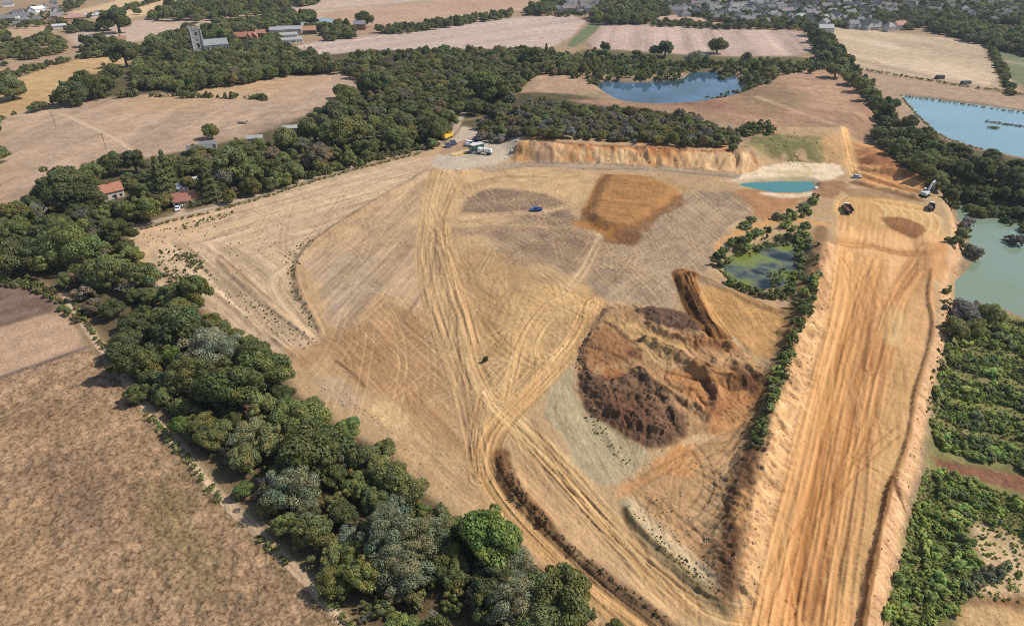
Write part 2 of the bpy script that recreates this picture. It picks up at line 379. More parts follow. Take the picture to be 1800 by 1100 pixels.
paint([(1145, 27), (1200, 25), (1330, 32), (1320, 42), (1230, 38), (1150, 37)], (208, 172, 148), region=ST, soft=3)
F6 = [(1455, 47), (1530, 54), (1640, 64), (1712, 74), (1728, 80), (1767, 158), (1650, 140), (1560, 130), (1502, 122), (1480, 80)]
paint(F6, (206, 181, 150), region=ST, soft=2, mot=.1, mf=.02)
stripes(F6, (1500, 70), (1740, 120), .12, 14, long=10, seed=19, warp=20)
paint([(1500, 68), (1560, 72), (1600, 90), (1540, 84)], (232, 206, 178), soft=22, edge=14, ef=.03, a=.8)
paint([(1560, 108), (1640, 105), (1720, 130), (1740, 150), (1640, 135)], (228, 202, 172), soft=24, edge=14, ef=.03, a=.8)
paint([(1736, 82), (1800, 91), (1900, 105), (1920, 180), (1790, 162)], (132, 136, 102), region='grass_field', soft=2, mot=.1, mf=.03)
path([(1750, 104), (1800, 114), (1900, 130)], 8, (178, 158, 128), soft=3)
path([(1736, 90), (1762, 130), (1790, 165)], 4, (196, 172, 140), soft=2)
paint([(1500, 125), (1560, 133), (1680, 152), (1800, 171), (1920, 188), (1920, 215), (1700, 182), (1590, 168), (1630, 220), (1700, 256), (1690, 262), (1620, 235), (1560, 180)], (184, 156, 130), region='dry_field', soft=3, mot=.12, mf=.1)
paint([(1510, 90), (1740, 92), (1620, 20), (1510, 20)], (178, 150, 120), soft=1, a=0)
paint([(1690, 26), (1760, 36), (1730, 46), (1700, 44), (1640, 34), (1665, 24), (1590, 26), (1600, 22)], (210, 178, 140), region=ST, soft=3)
paint([(0, 56), (60, 42), (102, 52), (85, 64), (0, 78), (-120, 96), (-120, 76)], (206, 174, 142), region='dry_field', soft=3, mot=.1, mf=.03)
paint([(0, 118), (60, 100), (142, 84), (132, 96), (40, 124), (0, 137), (-100, 160), (-100, 140)], (184, 154, 126), region='dry_field', soft=3, mot=.1, mf=.05)
paint([(-60, 192), (0, 168), (35, 136), (120, 108), (200, 92), (262, 88), (238, 112), (130, 140), (100, 172), (92, 184), (0, 206), (-60, 225)], (206, 170, 122), region='dry_field', soft=3, mot=.14, mf=.05)
FD = [(-120, 245), (0, 206), (92, 185), (180, 172), (330, 160), (450, 136), (530, 127), (600, 128), (660, 136), (605, 166), (555, 196), (530, 212), (450, 238), (390, 250), (330, 264), (230, 282), (170, 292), (130, 302), (60, 337), (0, 374), (-120, 420)]
paint(FD, (194, 164, 138), region='dry_field', soft=2, mot=.16, mf=.06)
stripes(FD, (60, 330), (300, 220), .08, 8, long=14, warp=30, seed=23)
paint([(290, 150), (450, 137), (530, 130), (560, 140), (480, 165), (380, 172), (290, 200), (220, 190)], (206, 168, 122), soft=25, edge=10, ef=.03, a=.6, mot=.16, mf=.1)
paint([(470, 215), (520, 205), (560, 200), (540, 215), (450, 238)], (150, 128, 112), soft=8, edge=4, a=.7)
path([(100, 200), (122, 205), (140, 214), (170, 228), (200, 243), (222, 256), (242, 274)], 2.6, (218, 188, 158), soft=1.0, a=.95, region='footpath', samp=.1)
path([(100, 200), (60, 202), (0, 208)], 1.6, (206, 176, 148), soft=1, a=.6)
path([(300, 262), (360, 240), (410, 215), (440, 203), (500, 198), (560, 192)], 2.0, (166, 136, 116), soft=1, a=.6)
path([(250, 275), (330, 258), (420, 248), (520, 243)], 2.2, (206, 176, 150), soft=1.2, a=.6)
# woodland floors
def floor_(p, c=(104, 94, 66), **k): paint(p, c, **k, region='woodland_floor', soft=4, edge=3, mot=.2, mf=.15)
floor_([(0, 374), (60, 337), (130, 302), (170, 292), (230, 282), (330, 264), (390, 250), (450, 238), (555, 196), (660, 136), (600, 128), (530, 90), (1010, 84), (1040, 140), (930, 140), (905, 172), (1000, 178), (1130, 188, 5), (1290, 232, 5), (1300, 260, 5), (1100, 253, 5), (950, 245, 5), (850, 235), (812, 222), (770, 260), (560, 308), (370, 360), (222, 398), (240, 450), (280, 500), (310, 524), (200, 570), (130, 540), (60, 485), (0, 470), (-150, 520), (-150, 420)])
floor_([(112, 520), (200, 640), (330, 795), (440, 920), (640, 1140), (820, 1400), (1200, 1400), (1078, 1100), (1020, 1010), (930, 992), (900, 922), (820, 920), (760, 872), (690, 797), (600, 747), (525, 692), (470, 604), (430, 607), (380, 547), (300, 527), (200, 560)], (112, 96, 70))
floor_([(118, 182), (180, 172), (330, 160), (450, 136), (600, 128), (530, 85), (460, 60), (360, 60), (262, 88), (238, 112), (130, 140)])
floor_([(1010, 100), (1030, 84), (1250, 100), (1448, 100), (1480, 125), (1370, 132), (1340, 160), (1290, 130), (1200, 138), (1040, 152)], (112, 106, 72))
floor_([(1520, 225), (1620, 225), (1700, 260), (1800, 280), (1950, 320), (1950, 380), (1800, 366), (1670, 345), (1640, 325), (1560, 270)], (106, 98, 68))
paint([(905, 174), (918, 150), (945, 140), (1000, 142), (1022, 128), (1046, 162), (1080, 176), (1000, 180)], (190, 157, 128), region='dry_field', soft=3, mot=.15, mf=.1)
F9 = [(1000, 176), (1080, 174), (1150, 182), (1240, 176), (1330, 152), (1372, 133), (1482, 120), (1548, 195), (1560, 216), (1500, 242), (1478, 246), (1350, 238), (1250, 208), (1130, 190), (1040, 185)]
paint(F9, (174, 138, 110), z=5, region='dry_field', soft=3, mot=.2, mf=.06)
stripes(F9, (1100, 185), (1480, 235), .16, 6, long=12, seed=29, warp=25)
paint([(1370, 140), (1440, 135), (1520, 180), (1500, 215), (1400, 200), (1360, 170)], (206, 164, 134), soft=14, edge=10, ef=.05, a=.65, mot=.15, mf=.1)
paint([(1300, 170), (1370, 150), (1420, 185), (1390, 215), (1310, 200)], (138, 118, 88), soft=10, edge=10, ef=.05, a=.6)
paint([(1100, 188), (1180, 182), (1250, 190), (1300, 205), (1240, 208)], (152, 108, 90), soft=8, edge=6, a=.6)
path([(1330, 185), (1400, 212), (1470, 236), (1490, 245)], 5, (206, 168, 138), soft=2, a=.7, samp=.15)

paint([(572, 118), (578, 110), (592, 108), (606, 113), (602, 122), (585, 124)], (224, 184, 146), soft=2, edge=1, mot=.15)
# ------------------------------------------------------------------ fields and track in front of the belt
paint([(-400, 430), (0, 470), (60, 488), (120, 545), (0, 576), (-400, 660)], (134, 110, 94), region='dry_field', soft=2, mot=.25, mf=.25, h=.4)
paint([(-300, 440), (0, 468), (58, 484), (50, 500), (0, 500), (-300, 480)], (110, 112, 70), soft=3, edge=2, a=.7, mot=.3, mf=.4)
paint([(-500, 760), (0, 576), (118, 541), (170, 603), (0, 663), (-500, 860)], (198, 164, 135), region='dry_field', soft=1.5, mot=.14, mf=.3, h=.25)
FA = [(-600, 900), (0, 663), (170, 604), (205, 655), (262, 728), (322, 800), (405, 893), (505, 993), (640, 1125), (820, 1400), (-200, 1600), (-600, 1300)]
paint(FA, (184, 152, 120), region='rough_field', soft=1.2, mot=.42, mf=.5, h=1.2, hf=.6)
def blotch(pts, col, a, mf=.3, ef=.07): paint(pts, col, soft=6, edge=6, ef=ef, a=a, mot=.25, mf=mf)
blotch([(60, 820), (200, 800), (230, 900), (160, 960), (70, 920)], (148, 120, 98), .6)
blotch([(150, 830), (260, 820), (300, 900), (240, 940)], (164, 130, 98), .4)
blotch([(250, 840), (330, 850), (370, 960), (430, 1040), (340, 1050), (280, 940)], (140, 122, 84), .65)
blotch([(0, 740), (100, 700), (190, 730), (150, 790), (40, 800)], (154, 122, 92), .55)
blotch([(160, 690), (200, 720), (260, 770), (300, 820), (230, 830), (180, 760)], (194, 159, 121), .7)
blotch([(0, 900), (60, 880), (80, 1000), (120, 1090), (0, 1100)], (196, 161, 120), .6)
blotch([(370, 905), (400, 895), (440, 930), (480, 985), (430, 960)], (206, 168, 136), .8)
stripes(FA, (0, 800), (180, 730), .1, 5, long=4, seed=31, warp=30)
path([(0, 778), (80, 745), (170, 738), (205, 725)], 2.5, (206, 172, 130), soft=2, a=.5)
path([(-200, 740), (0, 662), (60, 643), (120, 622), (170, 604)], 1.6, (128, 106, 98), soft=.6, a=.85, edge=.3)
TRK = [(112, 515), (140, 560), (165, 592), (200, 640), (235, 692), (290, 755), (330, 802), (390, 878), (440, 922), (490, 973), (540, 1023), (600, 1088), (645, 1140), (760, 1300)]
path(TRK, 5.0, (150, 128, 92), soft=1.2, a=.8)
path(TRK, 2.3, (212, 182, 148), soft=.7, samp=.15, sper=.5, region='farm_path', h=.05)
# ------------------------------------------------------------------ the quarry
Q = [(222, 402), (300, 383), (370, 368), (480, 338), (560, 313), (650, 288), (740, 268), (775, 252), (808, 222), (850, 235), (930, 238), (955, 246), (1100, 256), (1290, 268), (1330, 262), (1345, 238), (1480, 240), (1500, 244), (1560, 262), (1630, 325), (1668, 350), (1690, 420), (1675, 560), (1640, 660), (1620, 800), (1590, 920), (1540, 1080), (1500, 1400), (1100, 1400), (1076, 1100), (1020, 1010), (930, 990), (902, 922), (820, 918), (760, 870), (690, 795), (600, 745), (525, 690), (470, 602), (430, 605), (380, 545), (300, 525), (270, 490), (235, 450)]
paint(Q, (197, 164, 124), region='quarry_ground', soft=1.5, edge=1.2, mot=.12, mf=.06, smooth=1)
def area(p, c, a=1., soft=4, edge=3, mot=.16, mf=.25, seed=1, ef=.06): paint(p, c, soft=soft * .4, edge=edge * 1.8, ef=ef * 1.6, a=a, mot=mot, mf=mf, seed=seed)
q1 = [(222, 402), (370, 370), (560, 315), (760, 268), (772, 300), (690, 338), (605, 388), (548, 428), (517, 470), (522, 512), (566, 588), (525, 650), (470, 604), (430, 605), (380, 547), (300, 525), (270, 490), (235, 450)]
area(q1, (204, 175, 142), soft=1.5, edge=1)
q1a = [(235, 405), (370, 372), (560, 317), (755, 272), (765, 300), (690, 336), (605, 384), (520, 430), (440, 440), (300, 420)]
stripes(q1a, (300, 410), (740, 290), .14, 2.6, h=.12, long=30, seed=41)
stripes(q1a, (300, 410), (740, 290), .5, 5, long=25, seed=43, tint=(226, 194, 152))
stripes([(300, 420), (440, 440), (545, 430), (517, 470), (522, 512), (566, 588), (525, 650), (430, 605), (380, 547), (300, 525), (250, 450)], (360, 450), (560, 620), .14, 2.2, h=.14, long=30, seed=44)
path([(380, 455), (440, 510), (500, 560), (556, 603)], 4.5, (182, 152, 122), soft=1.5, a=.7, samp=.15)
path([(385, 448), (447, 503), (507, 553), (562, 595)], 1.2, (150, 120, 92), soft=.6, a=.7)
path([(512, 468), (478, 490), (488, 520), (530, 570), (556, 592)], 5.5, (222, 192, 152), soft=2, a=.8, samp=.12)
path([(516, 470), (488, 492), (496, 518), (540, 572)], 1.0, (160, 130, 100), soft=.5, a=.6)
path([(770, 290), (690, 340), (600, 392), (545, 436), (522, 470), (530, 512), (572, 590)], 4.0, (160, 130, 100), soft=2, a=.55, samp=.2)
area([(226, 405), (300, 388), (360, 372), (400, 372), (330, 420), (270, 430), (250, 450)], (222, 186, 146), a=.7)
q2 = [(605, 392), (700, 338), (750, 305), (742, 380), (735, 450), (760, 550), (700, 560), (630, 585), (585, 578), (545, 500), (535, 455), (560, 430)]
area(q2, (192, 161, 127), soft=3)
area([(540, 470), (600, 440), (660, 450), (690, 500), (640, 575), (590, 580), (555, 520)], (178, 154, 130), soft=8, edge=5, a=.8)
stripes(q2, (570, 540), (740, 370), .16, 2.2, h=.16, long=22, seed=45)
stripes(q2, (570, 540), (740, 370), .55, 4.5, long=9, seed=47, tint=(218, 184, 142))
area([(610, 390), (660, 370), (690, 385), (640, 415)], (162, 134, 108), soft=6, edge=5, a=.6)
q3 = [(562, 592), (640, 572), (670, 530), (755, 556), (800, 660), (838, 780), (856, 850), (820, 840), (700, 730), (560, 640), (520, 650)]
area(q3, (188, 147, 106), soft=22, edge=6, a=.9)
stripes(q3, (600, 570), (850, 820), .14, 1.5, h=.1, long=40, seed=49)
area([(560, 600), (640, 590), (760, 700), (810, 790), (700, 690)], (180, 136, 94), soft=24, edge=8, a=.5)
area([(530, 655), (600, 690), (680, 770), (760, 850), (830, 915), (900, 920), (930, 985), (1075, 1100), (1120, 1100), (900, 890), (850, 850), (760, 790), (660, 700), (560, 645)], (198, 162, 121), soft=5, edge=4)
area([(660, 720), (700, 725), (730, 760), (690, 770)], (226, 190, 140), soft=6, edge=4, a=.8)
area([(550, 660), (600, 670), (640, 700), (600, 720)], (188, 162, 132), soft=5, edge=3, a=.8)
stripes([(530, 655), (600, 690), (830, 915), (1075, 1100), (1150, 1100), (900, 890), (760, 790), (560, 645)], (620, 700), (900, 950), .1, 1.3, h=.08, long=40, seed=51)
path([(590, 634), (620, 655), (640, 678)], .9, (120, 86, 56), soft=.5, a=.8)
# centre
q7 = [(800, 410), (850, 432), (930, 466), (1000, 492), (1050, 520), (1040, 560), (960, 650), (880, 700), (840, 620), (805, 520)]
area(q7, (190, 153, 110), soft=6, edge=4, mot=.15)
area([(930, 500), (1000, 480), (1060, 520), (1035, 570), (960, 560), (900, 620), (880, 640), (900, 560)], (212, 172, 120), soft=6, edge=5, a=.8)
area([(850, 560), (900, 540), (900, 620), (870, 690), (840, 640)], (178, 142, 100), soft=5, edge=4, a=.8)
q6 = [(1095, 415), (1150, 372), (1212, 332), (1310, 345), (1340, 362), (1292, 400), (1260, 440), (1256, 482), (1204, 478), (1196, 545), (1110, 535), (1050, 520), (1030, 490), (1060, 450)]
area(q6, (176, 150, 123), soft=4, edge=3)
stripes(q6, (1120, 520), (1310, 380), .14, 2.4, h=.16, long=8, seed=53)
stripes(q6, (1100, 420), (1200, 530), .4, 3.0, long=8, seed=54, tint=(198, 170, 136))
area([(1220, 335), (1300, 340), (1340, 360), (1300, 372), (1240, 355)], (146, 124, 104), soft=6, edge=5, a=.6)
p1 = [(811, 371), (818, 350), (835, 337), (880, 330), (985, 345), (1008, 372), (1012, 398), (980, 404), (940, 390), (905, 374), (850, 374)]
p2 = [(805, 402), (850, 398), (930, 388), (1015, 400), (1100, 420), (1112, 465), (1035, 488), (960, 474), (890, 446), (840, 420)]
area(p1, (136, 111, 94), soft=5, edge=2.6, a=.9, mot=.25, mf=.5)
area(p2, (154, 129, 107), soft=14, edge=5, a=.85, mot=.25)
area([(960, 405), (1050, 400), (1080, 420), (1000, 440), (900, 440), (960, 425)], (132, 106, 90), soft=6, edge=4, a=.6)
tracks(p1, [((815, 370), (980, 345))], 10, ((150, 124, 104), (112, 90, 78)), .6, seed=3)
path([(815, 384), (870, 378), (950, 372), (1000, 362)], 5, (206, 172, 134), soft=1.5, a=.8, samp=.2)
path([(812, 396), (880, 392), (960, 398)], 3, (206, 172, 134), soft=1.5, a=.7, samp=.2)
tracks([(780, 380), (1020, 370), (1140, 420), (1130, 510), (960, 500), (800, 440)], [((805, 400), (1050, 440)), ((900, 440), (1060, 400)), ((820, 430), (960, 500))], 70, ((190, 160, 126), (130, 106, 90)), .6, seed=4)
area([(800, 300), (880, 295), (960, 298), (1050, 300), (1025, 350), (1020, 370), (985, 345), (900, 328), (840, 332), (815, 350), (800, 380)], (208, 172, 128), soft=3, edge=3)
stripes([(800, 300), (880, 295), (960, 298), (1050, 300), (1025, 350), (985, 345), (900, 328), (840, 332), (815, 350)], (820, 335), (1000, 305), .16, 2.2, h=.12, long=20, seed=57, warp=10)
path([(815, 330), (850, 316), (900, 310), (960, 312)], 2.5, (152, 122, 94), soft=1.5, a=.6, samp=.2)
tracks([(500, 420), (770, 290), (1050, 300), (1320, 350), (1250, 480), (1200, 640), (1340, 760), (1290, 1000), (1150, 900), (900, 720), (820, 820), (560, 620)], [((600, 560), (850, 820)), ((560, 540), (740, 370)), ((1120, 520), (1300, 390)), ((820, 335), (1000, 305)), ((1100, 600), (1100, 500))], 420, ((226, 192, 146), (134, 102, 74)), .6, seed=28, curve=1.4, lens=(8, 45), tw=.3, gauge=1.9, h=.1)
# haul tracks across the quarry
def haul(p, w, c=(214, 178, 130), a=.9, samp=.16, sper=.6, h=.14, **k): path(p, w, c, a=a, soft=1.4, samp=samp, sper=sper, h=h, **k)
haul([(765, 300), (752, 350), (745, 400), (742, 450), (756, 520), (786, 610), (812, 680), (832, 770), (845, 840)], 6, (196, 160, 118))
haul([(785, 300), (765, 360), (768, 420), (788, 500), (818, 600), (842, 670), (872, 712), (930, 765), (1000, 840), (1080, 930), (1180, 1020), (1250, 1070), (1330, 1085), (1380, 1060)], 7.5)
haul([(820, 300), (790, 340), (778, 400), (800, 480), (825, 570), (838, 640), (870, 700)], 4, (214, 172, 122))
haul([(775, 440), (780, 500), (800, 560), (812, 640), (830, 740)], 2.5, (150, 118, 88), a=.55)
haul([(800, 330), (775, 380), (765, 440), (770, 480)], 3, (150, 122, 96), a=.6)
haul([(1040, 530), (1020, 590), (970, 650), (915, 705), (870, 750), (850, 800), (868, 850), (910, 905), (975, 970), (1050, 1040), (1140, 1110)], 7, (214, 170, 116))
haul([(1000, 520), (950, 540), (915, 600), (900, 660), (890, 700)], 4, (222, 180, 126))
haul([(1035, 540), (1000, 540), (960, 570), (940, 620), (960, 640), (1000, 600)], 3, (226, 186, 130), a=.7)
haul([(855, 690), (880, 730), (950, 790), (1020, 870), (1090, 950)], 3.2, (232, 192, 138), a=.8)
haul([(845, 700), (830, 780), (835, 830)], 3, (168, 130, 90), a=.7)
haul([(935, 740), (965, 790), (990, 830), (1005, 850)], 1.4, (140, 104, 70), a=.7)
haul([(1060, 405), (1040, 440), (1024, 475), (1000, 500), (985, 520)], 2.2, (216, 184, 142), a=.8, samp=.3)
haul([(1068, 405), (1048, 445), (1032, 480), (1010, 505)], 1.4, (214, 180, 138), a=.8)
tracks(Q, [((800, 300), (790, 480)), ((840, 600), (880, 720)), ((600, 540), (850, 820)), ((1120, 520), (1300, 390))], 170, ((226, 190, 142), (150, 116, 82)), .55, seed=8, curve=.8, lens=(20, 90), tw=.42)
tracks(Q, [((900, 400), (1000, 420)), ((600, 420), (700, 380)), ((1100, 600), (1200, 500))], 120, ((226, 190, 142), (140, 106, 74)), .6, seed=18, curve=2.2, lens=(12, 40), tw=.4, gauge=2.0)
tracks([(740, 300), (830, 300), (800, 420), (830, 560), (870, 700), (830, 790), (790, 640), (745, 480)], [((775, 320), (765, 450)), ((770, 470), (830, 640))], 46, ((228, 190, 138), (146, 114, 82)), .6, seed=9, curve=.3)
tracks([(860, 700), (930, 740), (1020, 850), (1180, 1010), (1330, 1090), (1200, 1090), (1060, 960), (900, 780)], [((880, 720), (1080, 930))], 30, ((230, 188, 132), (168, 126, 84)), .6, seed=10, curve=.15, lens=(30, 90))
tracks(q7, [((1040, 520), (900, 700)), ((900, 480), (1000, 520)), ((880, 500), (900, 650))], 50, ((226, 184, 126), (150, 114, 78)), .55, seed=11, curve=1.6)
# grey-green tip face, lower terrace
area([(1000, 650), (1016, 690), (1050, 728), (1110, 765), (1152, 790), (1130, 835), (1070, 858), (1040, 850), (990, 790), (955, 740), (965, 690)], (188, 169, 133), soft=2.5, edge=2)
stripes([(1000, 650), (1050, 728), (1152, 790), (1130, 835), (1040, 850), (955, 740), (965, 690)], (985, 690), (1070, 840), .1, 1.4, h=.12, long=25, seed=59)
q9 = [(1070, 866), (1130, 815), (1200, 790), (1310, 770), (1322, 830), (1296, 940), (1284, 1050), (1240, 1030), (1180, 975), (1112, 905)]
area(q9, (198, 156, 112), soft=3, edge=2)
area([(1070, 862), (1130, 815), (1210, 785), (1240, 800), (1180, 850), (1120, 880)], (208, 150, 94), soft=5, edge=4, a=.8)
area([(1230, 880), (1300, 800), (1310, 850), (1290, 950), (1240, 930)], (180, 152, 116), soft=6, edge=4, a=.7)
stripes([(1180, 880), (1300, 790), (1300, 940), (1250, 950)], (1210, 930), (1310, 800), .16, 2.2, h=.2, long=25, seed=60)
tracks(q9, [((1120, 880), (1300, 800)), ((1200, 960), (1290, 860)), ((1190, 900), (1285, 1000))], 60, ((212, 172, 126), (140, 108, 74)), .6, seed=12, curve=2.0, lens=(10, 35), h=.15)
for k in range(9):
    t = k / 8; x0, y0 = 1235 - 20 * t, 950 + 75 * t
    path([(x0, y0), (x0 + 30 + 12 * t, y0 + 10), (1285 - 5 * t, y0 + 26)], .9, (138, 108, 78), soft=.5, a=.7, dip=.25)
berm_cols = [(BERM_D[:5], 3.0, (118, 80, 52)), (BERM_D[4:], 2.0, (128, 100, 76)), (BERM_E, 1.8, (138, 120, 84))]
for pts_, w_, c_ in berm_cols: path(pts_, w_ * 1.7, c_, soft=1.0, a=.85, edge=.8)
path([(1108, 885), (1150, 930), (1200, 975), (1255, 1020), (1290, 1045)], 3.5, (226, 206, 168), soft=1.5, a=.6, edge=1.2)
path([(1096, 890), (1098, 920), (1125, 950), (1140, 975)], .8, (150, 116, 84), soft=.4, a=.7, dip=.15)
area([(900, 810), (935, 800), (1000, 870), (1100, 970), (1220, 1080), (1180, 1090), (1060, 1000), (960, 905)], (204, 166, 122), soft=3, edge=2, a=.8)
stripes([(900, 810), (935, 800), (1000, 870), (1100, 970), (1220, 1080), (1180, 1090), (1060, 1000), (960, 905)], (930, 830), (1180, 1070), .12, 1.6, h=.14, long=15, seed=62)
# tipped heap and spoil
paint(P_STOCK, (178, 130, 82), soft=1.6, edge=1.6, z=2, mot=.14, mf=.5, region='tipped_ground', seed=2)
stripes(P_STOCK, (1050, 330), (1190, 340), .1, 1.2, long=10, seed=63, h=.1)
path([(1064, 301), (1050, 322), (1038, 345), (1028, 366)], 3, (150, 98, 52), soft=1, a=.7, z=2, samp=.25, sper=.4)
area([(1024, 370), (1080, 408), (1125, 390), (1200, 340), (1212, 334), (1150, 395), (1118, 430), (1080, 430), (1030, 400)], (140, 98, 62), soft=3, edge=3, a=.8, mot=.3, mf=.7)
area([(1010, 392), (1060, 398), (1090, 420), (1050, 415)], (178, 124, 72), soft=4, edge=3, a=.8)
area([(1085, 412), (1130, 402), (1118, 432), (1095, 435)], (120, 82, 58), soft=3, edge=2, a=.7)
paint(P_TIP, (182, 143, 103), soft=1.0, edge=1.2, z=1, ef=.3, mot=.2, mf=.25, region='tipped_ground', seed=3)
stripes(P_TIP, (1090, 565), (1300, 690), .16, 2.6, h=.9, long=4, seed=81, warp=22, wf=.09, soft=1.5)
stripes(P_TIP, (1090, 565), (1300, 690), .12, .9, h=.35, long=5, seed=82, warp=16, wf=.12, soft=1.5)
def tip(p, c, **k):
    kw = dict(soft=1.6, edge=1.8, ef=.18, z=2, mot=.2, mf=.5); kw.update(k); paint(p, c, **kw)
tip([(1060, 545), (1110, 565), (1170, 590), (1215, 600), (1190, 640), (1130, 625), (1070, 590)], (206, 166, 114))
tip([(1140, 610), (1200, 640), (1215, 655), (1160, 640)], (212, 174, 124), a=.8)
tip([(1022, 600), (1060, 565), (1100, 590), (1120, 620), (1080, 640), (1025, 640)], (164, 120, 82))
tip([(1210, 585), (1262, 588), (1308, 602), (1305, 618), (1255, 612), (1215, 612)], (172, 122, 82))
tip([(1170, 650), (1240, 640), (1310, 665), (1330, 690), (1270, 690), (1200, 668)], (190, 138, 90))
tip([(1175, 660), (1240, 670), (1262, 700), (1250, 735), (1225, 730), (1210, 690)], (196, 142, 92))
tip([(1250, 690), (1310, 690), (1340, 690), (1300, 745), (1240, 755)], (188, 134, 88))
tip([(1230, 700), (1262, 690), (1275, 730), (1240, 745)], (160, 110, 76), a=.7)
tip([(1298, 660), (1345, 648), (1364, 670), (1352, 705), (1310, 685)], (112, 74, 54), soft=1)
tip([(1240, 612), (1300, 625), (1330, 650), (1290, 655)], (200, 160, 112), a=.8)
tip([(1290, 640), (1330, 655), (1310, 665)], (120, 82, 60), a=.8)
tip([(1100, 612), (1125, 608), (1130, 628), (1110, 625)], (118, 78, 56), a=.8)
paint(P_DARK, (126, 96, 74), soft=1.0, edge=1.6, ef=.3, z=2, mot=.4, mf=.8, region='tipped_ground', seed=5)
tip([(1060, 700), (1100, 690), (1150, 720), (1130, 760), (1080, 740)], (118, 82, 62), a=.6, mot=.4)
tip([(1140, 690), (1175, 710), (1180, 725), (1150, 715)], (150, 116, 88), a=.6, mot=.4)
tip([(1052, 640), (1090, 640), (1110, 655), (1070, 665)], (160, 108, 68), a=.8)
paint(P_PURP, (112, 86, 70), soft=1.0, edge=1, z=1, mot=.3, mf=.7, region='tipped_ground')
path(WEDGE, 8.0, (142, 98, 56), soft=.9, z=1, samp=.4, sper=1.0, h=.3, edge=.8)
for q_ in (-8, -1, 6): path([(a_ + q_, b_) for a_, b_ in WEDGE], .9, (78, 52, 32), soft=.4, z=1, a=.8, edge=.5)
area([(1222, 490), (1270, 505), (1340, 535), (1385, 560), (1385, 620), (1345, 650), (1300, 600), (1262, 583), (1240, 540)], (206, 158, 102), soft=2, edge=1.5)
stripes([(1222, 490), (1340, 535), (1385, 600), (1345, 650), (1262, 583), (1240, 540)], (1240, 505), (1350, 640), .12, 1.3, h=.12, long=25, seed=65)
path([(1208, 480), (1262, 498), (1330, 530), (1375, 552)], 1.6, (120, 84, 50), soft=.8, a=.8)
for _l in [[(1118, 596), (1150, 604), (1190, 624), (1215, 640), (1250, 662), (1300, 672)], [(1104, 645), (1140, 664), (1168, 692), (1200, 712)], [(1128, 566), (1160, 578), (1196, 604), (1210, 602)], [(1172, 655), (1215, 662), (1262, 680), (1310, 682)], [(1240, 740), (1256, 715), (1252, 690), (1236, 676)], [(1060, 560), (1090, 582), (1120, 606)], [(1040, 610), (1080, 618), (1110, 640)], [(1285, 645), (1320, 662), (1340, 668)]]:
    path(_l, 1.0, (104, 70, 50), soft=.5, a=.75, z=1.5, edge=1.2, dip=.25)  # shade left of the tipped ridges painted as dark lines, slightly sunk
tracks(P_STOCK, [((1050, 330), (1190, 340)), ((1040, 370), (1070, 305))], 40, ((206, 150, 88), (140, 90, 48)), .6, seed=33, curve=1.5, lens=(10, 40), tw=.35)
tracks([(1222, 490), (1270, 505), (1340, 535), (1385, 560), (1385, 620), (1345, 650), (1300, 600), (1262, 583)], [((1240, 505), (1350, 640)), ((1260, 590), (1380, 570))], 36, ((226, 182, 126), (150, 108, 66)), .6, seed=34, curve=1.0, lens=(8, 35), tw=.3)
tracks([(1240, 745), (1345, 700), (1322, 790), (1200, 800)], [((1200, 790), (1340, 720))], 26, ((220, 174, 120), (136, 98, 64)), .6, seed=35, curve=.4, lens=(12, 40), tw=.3)
stripes([(1240, 745), (1345, 690), (1322, 790), (1200, 800), (1160, 785)], (1200, 790), (1340, 720), .14, 1.4, h=.15, long=20, seed=66)
path([(1280, 800), (1320, 740), (1352, 690)], 1.0, (140, 102, 68), soft=.5, a=.7, dip=.2)
path([(1268, 795), (1305, 742), (1340, 695)], 1.0, (140, 102, 68), soft=.5, a=.6, dip=.2)
area([(1300, 330), (1380, 342), (1420, 350), (1360, 385), (1320, 375)], (184, 132, 90), soft=6, edge=5, a=.85, mot=.2)
path([(1295, 410), (1340, 392), (1400, 385), (1450, 395)], 4, (222, 166, 104), soft=1.5, a=.9)
path([(1262, 440), (1262, 425), (1300, 408)], 2, (222, 166, 104), soft=1, a=.9)
area([(1290, 520), (1350, 545), (1390, 545), (1380, 560), (1320, 535)], (166, 128, 82), soft=3, edge=2, a=.7)
# ridge and haul road
HR = [(1470, 352), (1560, 345), (1640, 372), (1668, 420), (1640, 500), (1642, 560), (1618, 650), (1592, 760), (1572, 830), (1545, 940), (1518, 1050), (1490, 1300), (1260, 1300), (1290, 1090), (1335, 1060), (1348, 950), (1386, 810), (1424, 680), (1452, 560), (1468, 440)]
paint(HR, (238, 186, 130), soft=1.5, edge=1.2, mot=.1, mf=.15, region='haul_road', smooth=1)
MAINR = [(1395, 1200), (1415, 1050), (1450, 850), (1480, 690), (1510, 560), (1540, 450)]
path([(1350, 1150), (1372, 1000), (1415, 820), (1452, 650), (1482, 540), (1490, 440)], 9, (218, 162, 102), soft=2, a=.6, samp=.2, sper=.9, h=.18)
path(MAINR, 8, (208, 148, 92), soft=2.2, a=.7, samp=.2, sper=.8, h=.16)
path([(1465, 1150), (1492, 960), (1520, 780), (1545, 640), (1570, 540), (1620, 470)], 6, (216, 160, 102), soft=2, a=.6, samp=.18, sper=.7, h=.14)
path([(1400, 1050), (1430, 900), (1460, 720), (1478, 600)], 1.4, (158, 106, 60), soft=.7, a=.75, dip=.12, samp=.2)
path([(1440, 1050), (1462, 900), (1506, 700), (1532, 560)], 1.3, (158, 106, 60), soft=.7, a=.75, dip=.12, samp=.2)
path([(1415, 1080), (1437, 950), (1480, 700)], .8, (160, 108, 62), soft=.4, a=.6)
path([(1520, 1050), (1545, 900), (1575, 760), (1600, 640)], 7, (228, 180, 120), soft=3, a=.8, samp=.08)
